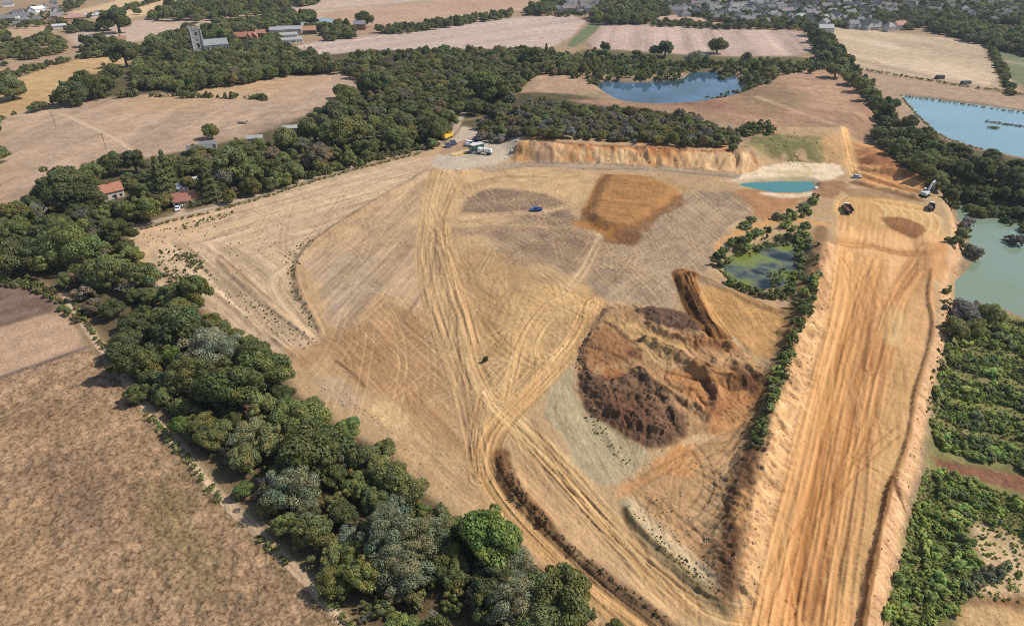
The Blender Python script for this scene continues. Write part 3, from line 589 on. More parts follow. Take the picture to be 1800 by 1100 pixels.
HRL = [(1470, 380), (1580, 380), (1575, 520), (1560, 640), (1530, 800), (1500, 960), (1470, 1150), (1300, 1150), (1335, 1060), (1348, 950), (1386, 810), (1424, 680), (1452, 560)]
stripes(HRL, (1400, 1080), (1490, 560), .065, 1.0, h=.10, long=70, seed=71, warp=5, wf=.02)
stripes(HRL, (1430, 1080), (1510, 560), .055, 3.4, long=40, seed=72, warp=8, wf=.015)
stripes(HR, (1500, 1080), (1560, 560), .05, .9, h=.06, long=60, seed=73, warp=6, wf=.02)
area([(1580, 640), (1620, 600), (1600, 720), (1570, 830), (1540, 960), (1520, 1060), (1490, 1060), (1530, 860), (1555, 720)], (230, 182, 124), soft=6, edge=4, a=.6)
tracks(HR, [((1400, 1080), (1490, 560)), ((1470, 1080), (1540, 560))], 60, ((232, 182, 120), (176, 122, 70)), .6, seed=21, curve=.25, lens=(30, 110))
area([(1545, 540), (1590, 530), (1600, 580), (1570, 600), (1545, 570)], (236, 198, 140), soft=5, edge=3, a=.8)
area([(1510, 445), (1545, 440), (1560, 455), (1530, 470)], (226, 176, 120), soft=4, edge=2, a=.7)
path([(1480, 425), (1530, 422), (1580, 438), (1620, 440)], 6, (186, 132, 84), soft=2, a=.75, samp=.2)
path([(1630, 430), (1600, 470), (1555, 540), (1530, 640)], 6, (186, 132, 84), soft=2.4, a=.6, samp=.2)
area([(1475, 350), (1560, 345), (1650, 370), (1655, 410), (1560, 400), (1480, 405)], (206, 162, 104), soft=4, edge=3, a=.7)
for k in range(7):
    cx, cy = 1540 + 16 * k, 356 + 3 * k
    path([(cx, cy), (cx + 15, cy + 8), (cx + 22, cy + 22), (cx + 12, cy + 38)], 1.6, (232, 196, 140), soft=.8, a=.7, samp=.2)
path([(1475, 372), (1482, 352), (1510, 342), (1560, 350), (1640, 368)], 5, (216, 172, 112), soft=1.5, a=.8, samp=.25, sper=.5)
area([(1548, 382), (1580, 380), (1630, 398), (1618, 416), (1570, 402)], (146, 96, 60), soft=2, edge=2, a=.85, mot=.25, mf=.5)
area([(1480, 330), (1560, 332), (1640, 352), (1620, 360), (1540, 348), (1480, 345)], (172, 136, 100), soft=3, edge=2, a=.8, mot=.2)
BANK = [(1452, 418), (1440, 470), (1408, 556), (1386, 640), (1353, 736), (1333, 800), (1312, 870), (1298, 945), (1288, 1010), (1282, 1055), (1330, 1062), (1346, 955), (1384, 812), (1424, 675), (1450, 560), (1470, 440)]
paint(BANK, (232, 184, 132), soft=1.2, edge=1.2, ef=.2, mot=.18, mf=.5, smooth=1)
stripes(BANK, (1340, 800), (1375, 815), .14, 1.5, h=.7, long=4, seed=73, warp=14, wf=.09)
area([(1420, 470), (1440, 430), (1465, 440), (1455, 540), (1430, 560)], (196, 150, 108), soft=4, edge=3, a=.8, mot=.2, mf=.5)
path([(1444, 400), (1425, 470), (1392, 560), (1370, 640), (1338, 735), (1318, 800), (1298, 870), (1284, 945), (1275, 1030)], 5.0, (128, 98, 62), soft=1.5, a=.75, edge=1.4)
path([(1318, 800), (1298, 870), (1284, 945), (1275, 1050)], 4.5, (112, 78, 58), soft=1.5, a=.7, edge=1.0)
path([(1306, 880), (1296, 930)], 2.5, (216, 166, 110), soft=1, a=.7)
SL = [(1668, 345), (1676, 420), (1656, 500), (1653, 560), (1630, 640), (1606, 720), (1596, 790), (1563, 860), (1550, 940), (1535, 1010), (1518, 1100), (1560, 1100), (1590, 930), (1622, 800), (1642, 670), (1680, 560), (1700, 470), (1690, 400), (1680, 352)]
paint(SL, (232, 184, 138), soft=1.5, edge=1.5, ef=.2, mot=.2, mf=.5, smooth=1)
stripes(SL, (1580, 800), (1615, 815), .14, 1.4, h=.6, long=4, seed=74, warp=12, wf=.09)
path(BUND, 1.3, (132, 90, 54), soft=.4, a=.85, edge=.6)  # dark strip on the bund: its shadow line painted into the soil colour
path([(1640, 470), (1630, 520), (1641, 560), (1634, 610), (1618, 660), (1606, 700), (1603, 740), (1592, 790), (1575, 830)], 1.3, (152, 110, 70), soft=.6, a=.8, edge=.5)  # upper bund's shadow line, likewise painted as a darker strip
path([(1572, 848), (1582, 862), (1594, 878)], 1.2, (120, 80, 48), soft=.5, a=.9, dip=.4)
area([(1640, 430), (1665, 420), (1660, 470), (1640, 500), (1630, 470)], (206, 150, 96), soft=4, edge=3, a=.7)
for _P, _n in ((BANK, 95), (SL, 96)):                    # crumbling rills on the two sand slopes
    _s, _sd = poly_sd(W(_P), 3); _m = ss(0, 2.5, _sd); _X, _Y = GX[_s], GY[_s]
    GH[_s] += _m * (1.0 * (.5 - np.abs(2 * fbm(_X * .5 + _Y * .2, _Y, .35, 4, _n, .6) - 1)) + .5 * (fbm(_X, _Y, 1.0, 3, _n + 1, .6) - .5))
    GC[_s] *= (1 + _m * .5 * (fbm(_X, _Y, .45, 5, _n + 2, .65) - .5))[..., None]
# cut face, quarry floor road, pale sand
CL = [(893, 268), (930, 256, 3), (958, 250, 5), (1010, 252, 5), (1100, 257, 5), (1200, 261, 5), (1290, 267, 5), (1337, 270, 5), (1337, 306), (1200, 298), (1100, 292), (975, 288), (905, 286)]
paint(CL, (222, 172, 122), soft=1.5, edge=1.4, mot=.26, mf=.16, region='quarry_face', smooth=1)
stripes(CL, (1000, 285), (1003, 255), .13, 3.2, h=1.0, long=3, seed=75, warp=26, wf=.05)
area([(1000, 268), (1060, 275), (1050, 288), (1000, 286)], (200, 140, 90), a=.7)
area([(1120, 270), (1170, 268), (1180, 290), (1130, 288)], (204, 142, 88), a=.6)
area([(1240, 272), (1300, 276), (1280, 292)], (206, 146, 94), a=.6)
area([(1060, 280), (1120, 284), (1110, 292), (1060, 290)], (240, 204, 156), a=.7)
_rc = random.Random(44)
_s, _sd = poly_sd(W([(900, 270), (955, 250, 5), (1100, 256, 5), (1335, 268, 5), (1337, 305), (1100, 292), (905, 286)]), 3)
_m = ss(-1, 2, _sd); _X, _Y = GX[_s], GY[_s]
GH[_s] += _m * (1.1 * (.5 - np.abs(2 * fbm(_X + _Y * .4, _Y * .6, .17, 4, 91, .6) - 1)) + 1.3 * (fbm(_X, _Y, .5, 4, 92, .65) - .5))
for _i in range(54):                                  # rust and pale runs down the face
    _x = _rc.uniform(905, 1332); _t = _rc.uniform(0, .35); _b = _rc.uniform(.55, 1); _y0 = 252 + 14 * (_x - 950) / 390; _y1 = 288 + 14 * (_x - 950) / 390
    path([(_x, _y0 + (_y1 - _y0) * _t, 5 * (1 - _t)), (_x + _rc.uniform(-3, 3), _y0 + (_y1 - _y0) * (_t + _b) / 2, 2.5), (_x + _rc.uniform(-5, 5), _y0 + (_y1 - _y0) * _b, 5 * (1 - _b))], _rc.uniform(.8, 3.2), _rc.choice([(176, 108, 62), (196, 132, 82), (246, 214, 168), (240, 200, 150), (160, 106, 72)]), soft=.6, a=_rc.uniform(.35, .8), edge=.8)
path([(955, 249, 5), (1010, 253, 5), (1100, 259, 5), (1200, 263, 5), (1300, 270, 5)], 3.4, (150, 104, 74), soft=1.6, a=.85, z=5, edge=1.5)
path([(1020, 262), (1100, 268), (1180, 272), (1290, 278)], 2.6, (186, 116, 66), soft=1.6, a=.6, z=3, edge=1.5)
path([(980, 270), (1060, 276), (1160, 282)], 2.5, (236, 194, 140), soft=1.6, a=.7, z=2, edge=1.5)
area([(893, 268), (925, 250), (950, 248), (965, 262), (940, 285), (905, 286)], (206, 158, 104), soft=2, edge=2, a=.8)
area([(930, 272), (965, 262), (975, 285), (935, 288)], (168, 140, 116), soft=2, edge=1.5, a=.7)
area([(1200, 285), (1330, 288), (1335, 305), (1220, 300)], (236, 196, 146), soft=3, edge=2, a=.7)
haul([(860, 297), (905, 289), (960, 289), (1060, 293), (1200, 300), (1330, 312), (1380, 330)], 8, (178, 154, 129), a=.95, sper=.9)
haul([(1000, 296), (1100, 297), (1200, 303), (1300, 312)], 3, (150, 128, 110), a=.6)
area([(1318, 256, 5), (1335, 238, 5), (1400, 232, 5), (1462, 242, 5), (1476, 276, 2), (1400, 282), (1340, 276, 3)], (150, 136, 92), soft=5, edge=7, mot=.35, mf=.25)
area([(1345, 250, 5), (1400, 244, 5), (1440, 256, 5), (1420, 272, 3), (1360, 268, 4)], (122, 122, 74), soft=5, edge=7, a=.7, mot=.35, mf=.3)
area([(1440, 250), (1485, 246), (1490, 300), (1450, 285)], (206, 160, 112), soft=4, edge=4, a=.7)
area([(1265, 318), (1300, 310), (1330, 294), (1360, 286), (1400, 285), (1440, 290), (1476, 288), (1484, 306), (1470, 316), (1440, 320), (1380, 319), (1335, 322)], (238, 213, 178), soft=2, edge=3, mot=.16)
area([(1345, 300), (1380, 296), (1420, 302), (1460, 300), (1450, 308), (1380, 308)], (206, 178, 136), soft=2, edge=3, a=.5)
path([(1410, 288), (1425, 298), (1420, 310), (1380, 312)], 2, (196, 180, 100), soft=1, a=.6, edge=1)
area([(1340, 340), (1400, 344), (1435, 336), (1440, 342), (1380, 350)], (232, 206, 170), soft=2, edge=1)
area([(1430, 318), (1480, 315), (1500, 330), (1470, 350), (1440, 345)], (162, 116, 82), soft=3, edge=3, a=.8, mot=.3, mf=.4)
NB = [(1490, 250), (1520, 252), (1580, 272), (1630, 320), (1645, 345), (1560, 336), (1500, 322)]
area(NB, (216, 160, 106), soft=3, edge=2, mot=.2)
for pp_ in [[(1498, 303), (1540, 321), (1600, 336), (1640, 345)], [(1505, 295), (1560, 308), (1610, 321), (1632, 333)], [(1495, 321), (1560, 338), (1620, 353)]]: path(pp_, 1.8, (122, 82, 52), soft=.8, a=.75, edge=.8)
area([(1500, 262), (1540, 266), (1600, 296), (1625, 318), (1590, 318), (1530, 300), (1505, 290)], (190, 128, 82), soft=3, edge=4, a=.6, mot=.3)
stripes(NB, (1500, 300), (1630, 340), .22, 2.0, h=.3, long=10, seed=77)
area([(1505, 285), (1540, 278), (1590, 290), (1600, 305), (1540, 300)], (152, 100, 72), soft=3, edge=3, a=.8)
path([(1480, 240), (1492, 262), (1496, 290), (1505, 308)], 5.5, (228, 180, 122), soft=1.4, samp=.2, edge=.5)
# gravel yard by the gate, access road
YD = [(756, 292), (764, 276), (782, 262), (800, 240), (812, 222), (830, 226), (850, 236), (930, 241), (912, 268), (885, 286), (820, 299), (775, 298)]
paint(YD, (206, 188, 164), soft=2, edge=1.5, mot=.08, mf=.15, region='gravel_yard')
area([(768, 268), (790, 256), (825, 243), (842, 242), (836, 256), (812, 268), (775, 275)], (178, 140, 110), soft=2, edge=2, a=.85, mot=.2)
area([(800, 270), (825, 262), (830, 268), (806, 276)], (218, 178, 128), soft=2, edge=1, a=.9)
path([(770, 285), (800, 278), (850, 272)], 3, (186, 170, 150), soft=1.5, a=.7, samp=.1)
LANE = [(205, 412), (240, 398), (300, 382), (370, 366), (430, 350), (480, 334), (560, 309), (650, 285), (740, 263), (775, 249), (798, 232), (808, 212), (815, 200)]
path(LANE, 6.0, (120, 108, 74), soft=1.2, a=.9, edge=.8)
path(LANE, 3.6, (200, 180, 156), soft=.8, region='farm_lane', edge=.3, samp=.05)
path([(316, 378), (318, 360), (322, 350)], 4, (206, 178, 150), soft=1)
path([(800, 215), (860, 205), (930, 200)], 3, (160, 138, 112), soft=1.5)
# low ground east of the road
LOW = [(1680, 545), (1720, 535), (1800, 560), (2300, 640), (2300, 1300), (1520, 1300), (1560, 1095), (1592, 930), (1622, 800), (1642, 670)]
paint(LOW, (138, 132, 84), soft=2, edge=2, mot=.3, mf=.2, z=-5, region='low_ground', smooth=1)
paint([(1630, 800), (1680, 812), (1740, 825), (1800, 838), (2000, 860), (2000, 905), (1800, 868), (1720, 845), (1650, 825)], (152, 106, 82), z=-5, soft=1.2, edge=1, mot=.15, mf=.4)
paint([(1690, 920), (1730, 905), (1770, 930), (1800, 950), (1900, 1000), (1900, 1120), (1690, 1100), (1720, 1040), (1740, 985)], (222, 190, 146), z=-5, soft=2, edge=2.5, mot=.2, mf=.4)
paint([(1615, 880), (1632, 885), (1625, 905), (1610, 900)], (226, 182, 128), z=-5, soft=1, edge=1)
paint([(1690, 1070), (1720, 1062), (1800, 1075), (1900, 1090), (1900, 1200), (1680, 1200)], (220, 180, 128), z=-5, soft=1.5, edge=1)
stripes([(1690, 1070), (1900, 1090), (1900, 1200), (1680, 1200)], (1715, 1070), (1730, 1110), .22, 1.2, h=.2, seed=78)
paint([(1690, 1055), (1760, 1045), (1900, 1060), (1900, 1080), (1800, 1072), (1720, 1062)], (166, 122, 84), z=-5, soft=1.5, edge=1, mot=.2, mf=.6)
for pp in [[(1670, 640), (1740, 655), (1800, 668)], [(1680, 705), (1740, 712), (1800, 730)], [(1690, 600), (1760, 615), (1800, 625)], [(1650, 760), (1720, 775), (1800, 795)]]:
    path(pp, 3.5, (150, 142, 88), soft=2, z=-5, a=.7, edge=1)
paint([(1672, 700), (1700, 690), (1728, 708), (1700, 722)], (142, 148, 72), z=-5, soft=1.5, edge=1)
# ------------------------------------------------------------------ water
def water_material(name, body, rough, bump=0.02, patch=None, ramp=(.35, .68), nsc=.03):
    m, nt, p = nodes_of(name)
    tc = N(nt, "ShaderNodeTexCoord")
    n = N(nt, "ShaderNodeTexNoise"); n.inputs["Scale"].default_value = 0.03; n.inputs["Detail"].default_value = 5
    nt.links.new(tc.outputs["Object"], n.inputs["Vector"])
    cr = N(nt, "ShaderNodeValToRGB"); cr.color_ramp.elements[0].position, cr.color_ramp.elements[1].position = ramp; n.inputs['Scale'].default_value = nsc
    b = alb(body); c2 = alb(patch) if patch else b * .8
    cr.color_ramp.elements[0].color = (*c2, 1); cr.color_ramp.elements[1].color = (*b, 1)
    if nsc > .05: me_ = cr.color_ramp.elements.new(sum(ramp) / 2); me_.color = (.095, .11, .08, 1)
    nt.links.new(n.outputs["Fac"], cr.inputs[0]); nt.links.new(cr.outputs[0], p.inputs["Base Color"])
    p.inputs["Roughness"].default_value = rough; p.inputs["IOR"].default_value = 1.33
    w = N(nt, "ShaderNodeTexNoise"); w.inputs["Scale"].default_value = 0.8; w.inputs["Detail"].default_value = 3
    mp = N(nt, "ShaderNodeMapping"); mp.inputs["Scale"].default_value = (.5, 1.6, 1)
    nt.links.new(tc.outputs["Object"], mp.inputs[0]); nt.links.new(mp.outputs[0], w.inputs["Vector"])
    bp = N(nt, "ShaderNodeBump"); bp.inputs["Strength"].default_value = .35; bp.inputs["Distance"].default_value = bump
    nt.links.new(w.outputs["Fac"], bp.inputs["Height"]); nt.links.new(bp.outputs[0], p.inputs["Normal"])
    return m
LAKES = [
    ("lake", [(1046, 150), (1062, 142), (1110, 146), (1170, 142), (1204, 138), (1208, 128), (1250, 126), (1295, 130), (1300, 146), (1318, 158), (1285, 170), (1240, 178), (1200, 183), (1130, 184), (1080, 176)], 3.4, (86, 118, 146), .05, "deep blue lake fringed by reeds and trees behind the wooded strip", (62, 84, 92)),
    ("lake", [(1582, 167), (1600, 169), (1640, 174), (1720, 184), (1800, 196), (1900, 210), (2020, 230), (2000, 330), (1900, 300), (1800, 278), (1740, 266), (1690, 252), (1655, 240), (1622, 212), (1600, 190)], -.6, (138, 172, 184), .12, "pale blue lake with straight banks beside the ploughed strip", (128, 162, 172)),
    ("lake", [(1668, 347), (1700, 349), (1760, 358), (1800, 366), (1900, 384), (2100, 420), (2200, 700), (1900, 600), (1800, 560), (1740, 535), (1700, 534), (1680, 540), (1672, 520), (1674, 490), (1700, 470), (1722, 450), (1700, 425), (1690, 395), (1676, 368)], -6.0, (140, 160, 142), .14, "murky grey green lake below the haul road edge", (134, 152, 122)),
    ("pond", [(1292, 324), (1312, 320), (1340, 319), (1400, 318), (1432, 319), (1434, 334), (1410, 340), (1380, 341), (1342, 338), (1312, 331)], -1.6, (82, 146, 142), .1, "small teal pond beside the white sand", (76, 138, 136)),
    ("pond", [(1268, 470), (1276, 452), (1292, 444), (1310, 447), (1330, 434), (1362, 424), (1385, 428), (1402, 420), (1412, 440), (1404, 462), (1408, 480), (1392, 496), (1372, 512), (1352, 508), (1330, 516), (1304, 502), (1284, 498)], -2.0, (34, 42, 46), .16, "dark swampy pond ringed by green bushes and algae", (128, 138, 62)),
    ("pond", [(556, 34), (575, 31), (596, 39), (588, 49), (572, 49), (562, 42)], 0.0, (150, 165, 168), .1, "small pale pond behind the farm trees", None),
]
lake_polys = []
for nm, pts, z, col, ro, lb, pt in LAKES:
    P = W(pts, z); P = smooth_line(np.concatenate([P, P[:1]]), 3)[:-1]; bw = 9 if nm == 'lake' else 3.5
    s, sd = poly_sd(P, 16); X, Y = GX[s], GY[s]
    sd = sd + 2.2 * (fbm(X, Y, .12, 4, 91) - .5)
    m = ss(-bw, 0, sd); near = np.minimum(GH[s], z + .25 + np.clip(-sd, 0, bw) * .35)
    GH[s] = GH[s] * (1 - m) + near * m
    m2 = ss(-.2, 3.5, sd); GH[s] = GH[s] * (1 - m2) + (z - 1.6) * m2
    wet = ss(-3.0, -.5, sd) * .45
    mix(s, alb((126, 112, 82) if nm == 'lake' else (140, 126, 92)), wet)
    lake_polys.append((nm, P, z, col, ro, lb, pt))

# ------------------------------------------------------------------ cut the ground into its pieces
idx = np.arange(NRR * NA).reshape(NRR, NA)
quads = np.stack([idx[:-1, :-1], idx[:-1, 1:], idx[1:, 1:], idx[1:, :-1]], -1).reshape(-1, 4)[:, ::-1]
GX_, GY_, GH_ = GX.ravel(), GY.ravel(), GH.ravel()
VERT = np.stack([GX_, GY_, GH_], 1).astype(np.float32); COLV = GC.reshape(-1, 3); LABV = GR.ravel()
lab = LABV[quads[:, 3]]
GROUND_LABEL = {
    'ground': ("dry farmland between the fields woods and town", "ground"),
    'stubble_field': ("pale pinkish harvested stubble fields beyond the woods", "field"),
    'grass_field': ("greenish grass strips among the stubble fields", "field"),
    'dry_field': ("dry straw coloured grass fields around the quarry", "field"),
    'rough_field': ("rough tufted dry brown field below the tree belt", "field"),
    'footpath': ("pale footpath curving across the dry grass field", "path"),
    'woodland_floor': ("shaded earth and leaf litter under the trees", "ground"),
    'farm_path': ("pale sandy path along the foot of the tree belt", "path"),
    'quarry_ground': ("bare sandy quarry ground crossed by wheel tracks", "ground"),
    'tipped_ground': ("tipped brown and orange soil in low heaps", "ground"),
    'haul_road': ("wide orange sand haul road rutted by trucks", "road"),
    'quarry_face': ("orange cut sand face below the wooded strip", "ground"),
    'gravel_yard': ("pale gravel yard with cars near the gate", "ground"),
    'farm_lane': ("narrow pale lane between the quarry and the wood", "road"),
    'low_ground': ("overgrown low ground below the haul road", "ground"),
}
GROUND_NAME = {'tipped_ground': 'tipped_ground', 'quarry_face': 'quarry_terrain'}
for rn, ri in REG.items():
    fq = quads[lab == ri]
    if not len(fq): continue
    used = np.zeros(len(VERT), bool); used[fq.ravel()] = True
    remap = np.cumsum(used) - 1
    me = np_mesh(rn, VERT[used], remap[fq], M_TUFT if rn == 'rough_field' else M_HAUL if rn == 'haul_road' else M_GRASSY if 'field' in rn or rn in ('ground', 'woodland_floor', 'low_ground') else M_SOIL)
    at_ = me.attributes.new("col", 'FLOAT_COLOR', 'POINT')
    c4 = np.ones((used.sum(), 4), np.float32); c4[:, :3] = np.clip(COLV[used], .005, .95); at_.data.foreach_set("color", c4.ravel())
    fa = me.attributes.new("flow", 'FLOAT_VECTOR', 'POINT'); fa.data.foreach_set("vector", GF.reshape(-1, 3)[used].ravel())
    o = link(bpy.data.objects.new(GROUND_NAME.get(rn, rn), me)); tag(o, *GROUND_LABEL[rn], kind='structure')
def ground_z(x, y):
    a = math.atan2(x, y); r = math.hypot(x, y)
    j = int(round((a - AZ0) / (AZ1 - AZ0) * (NA - 1))); i = int(np.searchsorted(rr, r))
    return float(GH[min(max(i, 0), NRR - 1), min(max(j, 0), NA - 1)])
def stand_z(x, y):
    for _n, _P, _z, *_r in lake_polys:
        c = False
        for i in range(len(_P)):
            p, q = _P[i], _P[i - 1]
            if (p[1] > y) != (q[1] > y) and x < (q[0] - p[0]) * (y - p[1]) / (q[1] - p[1]) + p[0]: c = not c
        if c: return max(_z - .05, ground_z(x, y))
    return ground_z(x, y)
def on_ground(px, py):
    """place on the terrain seen at this pixel (walks the sight line down to the height field)"""
    z = 0.0
    for _ in range(6):
        x, y = at(px, py, z); z = ground_z(x, y)
    return x, y, z
for nm, P, z, col, ro, lb, pt in lake_polys:
    c = P.mean(0); Q2 = c + (P - c) * (1 + 2.2 / np.hypot(*(P - c).T)[:, None])
    bm = bmesh.new(); f = bm.faces.new([bm.verts.new((x, y, z)) for x, y in Q2])
    if f.normal.z < 0: f.normal_flip()
    bm.normal_update()
    if f.normal.z < 0: bmesh.ops.reverse_faces(bm, faces=[f])
    bmesh.ops.triangulate(bm, faces=bm.faces[:])
    me = bpy.data.meshes.new(nm + "_water"); bm.to_mesh(me); bm.free()
    me.materials.append(water_material(nm + "_water", col, ro, patch=pt, **({'ramp': (.44, .60), 'nsc': .085} if 'algae' in lb else {})))
    tag(link(bpy.data.objects.new(nm + "_water", me)), lb, nm, kind='structure')
# ================================================================== VEGETATION
def leaf_material(name, objcol=True):
    m, nt, p = nodes_of(name); nt.nodes.remove(p); out = nt.nodes["Material Output"]
    a = N(nt, "ShaderNodeAttribute"); a.attribute_name = "tone"
    mx = N(nt, "ShaderNodeMix", data_type='RGBA', blend_type='MULTIPLY'); mx.inputs[0].default_value = 1.0
    if objcol:
        oi = N(nt, "ShaderNodeObjectInfo"); nt.links.new(oi.outputs["Color"], mx.inputs[6])
        nt.links.new(a.outputs["Color"], mx.inputs[7]); src = mx.outputs[2]
    else: src = a.outputs["Color"]
    d = N(nt, "ShaderNodeBsdfPrincipled"); d.inputs["Roughness"].default_value = .6; d.inputs["Specular IOR Level"].default_value = .25
    t = N(nt, "ShaderNodeBsdfTranslucent"); ms = N(nt, "ShaderNodeMixShader"); ms.inputs[0].default_value = .4
    nt.links.new(src, d.inputs["Base Color"]); nt.links.new(src, t.inputs[0])
    nt.links.new(d.outputs[0], ms.inputs[1]); nt.links.new(t.outputs[0], ms.inputs[2]); nt.links.new(ms.outputs[0], out.inputs[0])
    return m
M_LEAF = leaf_material("leaves"); M_LEAFC = leaf_material("mixed_leaves", False)
M_BARK = plain("bark", (.10, .078, .055), .9, var=.3, scale=3)
M_TWIG = plain("bare_twigs", (.26, .235, .205), .9, var=.25, scale=3)

def leaf_quads(P, Nn, size, rng):
    n = len(P)
    r = rng.normal(size=(n, 3)); u = np.cross(Nn, r); u /= np.linalg.norm(u, axis=1)[:, None] + 1e-9
    v = np.cross(Nn, u); v /= np.linalg.norm(v, axis=1)[:, None] + 1e-9
    s = size[:, None]; asp = rng.uniform(.55, 1, (n, 1))
    V = np.stack([P - u * s, P - v * s * asp, P + u * s, P + v * s * asp], 1).reshape(-1, 3)
    return V, np.arange(n * 4).reshape(n, 4)
def crown_points(rng, n, nl, shape=(1, 1, .95), lobe=(.2, .46), base=.0, jit=.42, spread=.74, flat=0.0):
    """leaf positions, normals and tones of a unit crown centred on the origin"""
    L = rng.normal(size=(nl, 3)); L /= np.linalg.norm(L, axis=1)[:, None]
    L *= (rng.uniform(.35, 1, (nl, 1)) ** .5) * spread; L[:, 2] = np.where(L[:, 2] < -.35, -.35 + .3 * rng.random(nl), L[:, 2])
    rad = rng.uniform(*lobe, nl)
    far_ = rng.random(nl) < .22; L[far_] *= 1.3; rad = np.where(far_, lobe[0] * rng.uniform(.7, 1.3, nl), rad)
    w = rad ** 2; k = rng.choice(nl, n, p=w / w.sum())
    d = rng.normal(size=(n, 3)); d[:, 2] += .35; d /= np.linalg.norm(d, axis=1)[:, None]
    P = L[k] + d * (rad[k] * rng.uniform(.72, 1.1, n))[:, None]
    keep = np.ones(n, bool)
    for j in range(nl):                                     # leaves deep inside another lobe are never seen
        keep &= ~((np.linalg.norm(P - L[j], axis=1) < rad[j] * .66) & (k != j))
    P, d, k = P[keep], d[keep], k[keep]
    P = P * np.array(shape)
    nn = d + jit * rng.normal(size=P.shape); nn /= np.linalg.norm(nn, axis=1)[:, None]
    lt = rng.uniform(.82, 1.2, nl)
    tone = lt[k] * rng.uniform(.7, 1.3, len(k)); hue = rng.uniform(-.16, .18, nl)[k] + rng.uniform(-.06, .06, len(k))
    return P, nn, np.stack([tone * (1 + hue), tone, tone * (1 - .6 * hue)], 1)
def tone_attr(me, tone4):
    a = me.attributes.new("tone", 'FLOAT_COLOR', 'POINT'); c = np.ones((len(tone4), 4), np.float32)
    if tone4.ndim == 1:
        c[:, 0] = tone4 * (1 + .12 * (tone4 - 1)); c[:, 1] = tone4; c[:, 2] = tone4 * (1 - .3 * (tone4 - 1))
    else: c[:, :3] = tone4
    a.data.foreach_set("color", c.ravel())
def crown_mesh(name, seed, n, nl, zc, size=(.03, .06), **k):
    rng = np.random.default_rng(seed); P, nn, tone = crown_points(rng, n, nl, **k); P = P + np.array((0, 0, zc))
    V, F = leaf_quads(P, nn, rng.uniform(*size, len(P)), rng)
    me = np_mesh(name, V, F, M_LEAF); tone_attr(me, np.repeat(tone, 4, axis=0)); return me
def tube(bm, pts, rads, seg=5):
    rings = []
    for i, p in enumerate(pts):
        p = Vector(p); d = (Vector(pts[min(i + 1, len(pts) - 1)]) - Vector(pts[max(i - 1, 0)])).normalized()
        a = d.orthogonal().normalized(); b = d.cross(a)
        rings.append([bm.verts.new(p + (a * math.cos(2 * math.pi * j / seg) + b * math.sin(2 * math.pi * j / seg)) * rads[i]) for j in range(seg)])
    for r0, r1 in zip(rings, rings[1:]):
        for j in range(seg):
            bm.faces.new((r0[j], r0[(j + 1) % seg], r1[(j + 1) % seg], r1[j]))
    bm.faces.new(rings[-1])
def bm_mesh(name, bm, mat):
    bmesh.ops.recalc_face_normals(bm, faces=bm.faces[:])
    me = bpy.data.meshes.new(name); bm.to_mesh(me); bm.free()
    for m in (mat if isinstance(mat, (list, tuple)) else [mat]): me.materials.append(m)
    return me
def trunk_mesh(seed, zc, h=.9, r=.085, limbs=5):
    rg = random.Random(seed); bm = bmesh.new()
    tube(bm, [(0, 0, -.25), (0, 0, 0), (rg.uniform(-.03, .03), rg.uniform(-.03, .03), h * .5), (rg.uniform(-.06, .06), 0, h), (0, 0, h * 1.5)], [r * 1.5, r * 1.25, r, r * .8, r * .3], 7)
    for i in range(limbs):
        a = i * 2 * math.pi / limbs + rg.uniform(-.4, .4); z0 = h * rg.uniform(.55, 1.0)
        tube(bm, [(0, 0, z0), (math.cos(a) * .25, math.sin(a) * .25, z0 + .22), (math.cos(a) * .55, math.sin(a) * .55, z0 + rg.uniform(.4, .7))], [r * .55, r * .4, r * .12], 5)
    return bm_mesh("trunk", bm, M_BARK)
def bare_mesh(seed, depth=5, spread=.55, first=.55):
    rg = random.Random(seed); bm = bmesh.new(); tips = []
    def grow(p, d, l, r, k):
        q = p + d * l; mid = p + d * l * .5 + Vector((rg.gauss(0, .04), rg.gauss(0, .04), 0)) * l
        tube(bm, [p, mid, q], [r, r * .85, r * .65], 5 if k < 2 else 3)
        if k >= depth: return
        for _ in range(rg.choice((2, 3, 3)) if k else 4):
            nd = (d + Vector((rg.gauss(0, spread), rg.gauss(0, spread), rg.gauss(.08, spread * .5)))).normalized()
            if nd.z < -.2: nd.z *= -.5
            grow(q - d * l * rg.uniform(0, .35), nd, l * rg.uniform(.6, .85), r * rg.uniform(.5, .66), k + 1)
    grow(Vector((0, 0, -.1)), Vector((0, 0, 1)), first, .06, 0)
    return bm_mesh("bare_branches", bm, M_TWIG)
PROTO = {}
def proto(kind, crown, trunk, zc): PROTO.setdefault(kind, []).append((crown, trunk, zc))
for i in range(7):
    zc = .85
    proto('b', crown_mesh("crown", 100 + i, 15000, 36 + 7 * i, zc, shape=(R.uniform(.95, 1.15), R.uniform(.8, 1.0), R.uniform(.66, .86)), lobe=(.14, .42), spread=.8), trunk_mesh(i, zc, h=.6), zc)
for i in range(3):
    zc = .85
    proto('s', crown_mesh("crown", 140 + i, 15000, 70, zc, size=(.02, .042), lobe=(.16, .3), spread=.82, shape=(1.1, .95, .8)), trunk_mesh(20 + i, zc, h=.6), zc)
for i in range(2):
    zc = 1.9
    proto('p', crown_mesh("crown", 160 + i, 6000, 30, zc, shape=(.8, .8, 1.7)), trunk_mesh(30 + i, zc, h=1.3), zc)
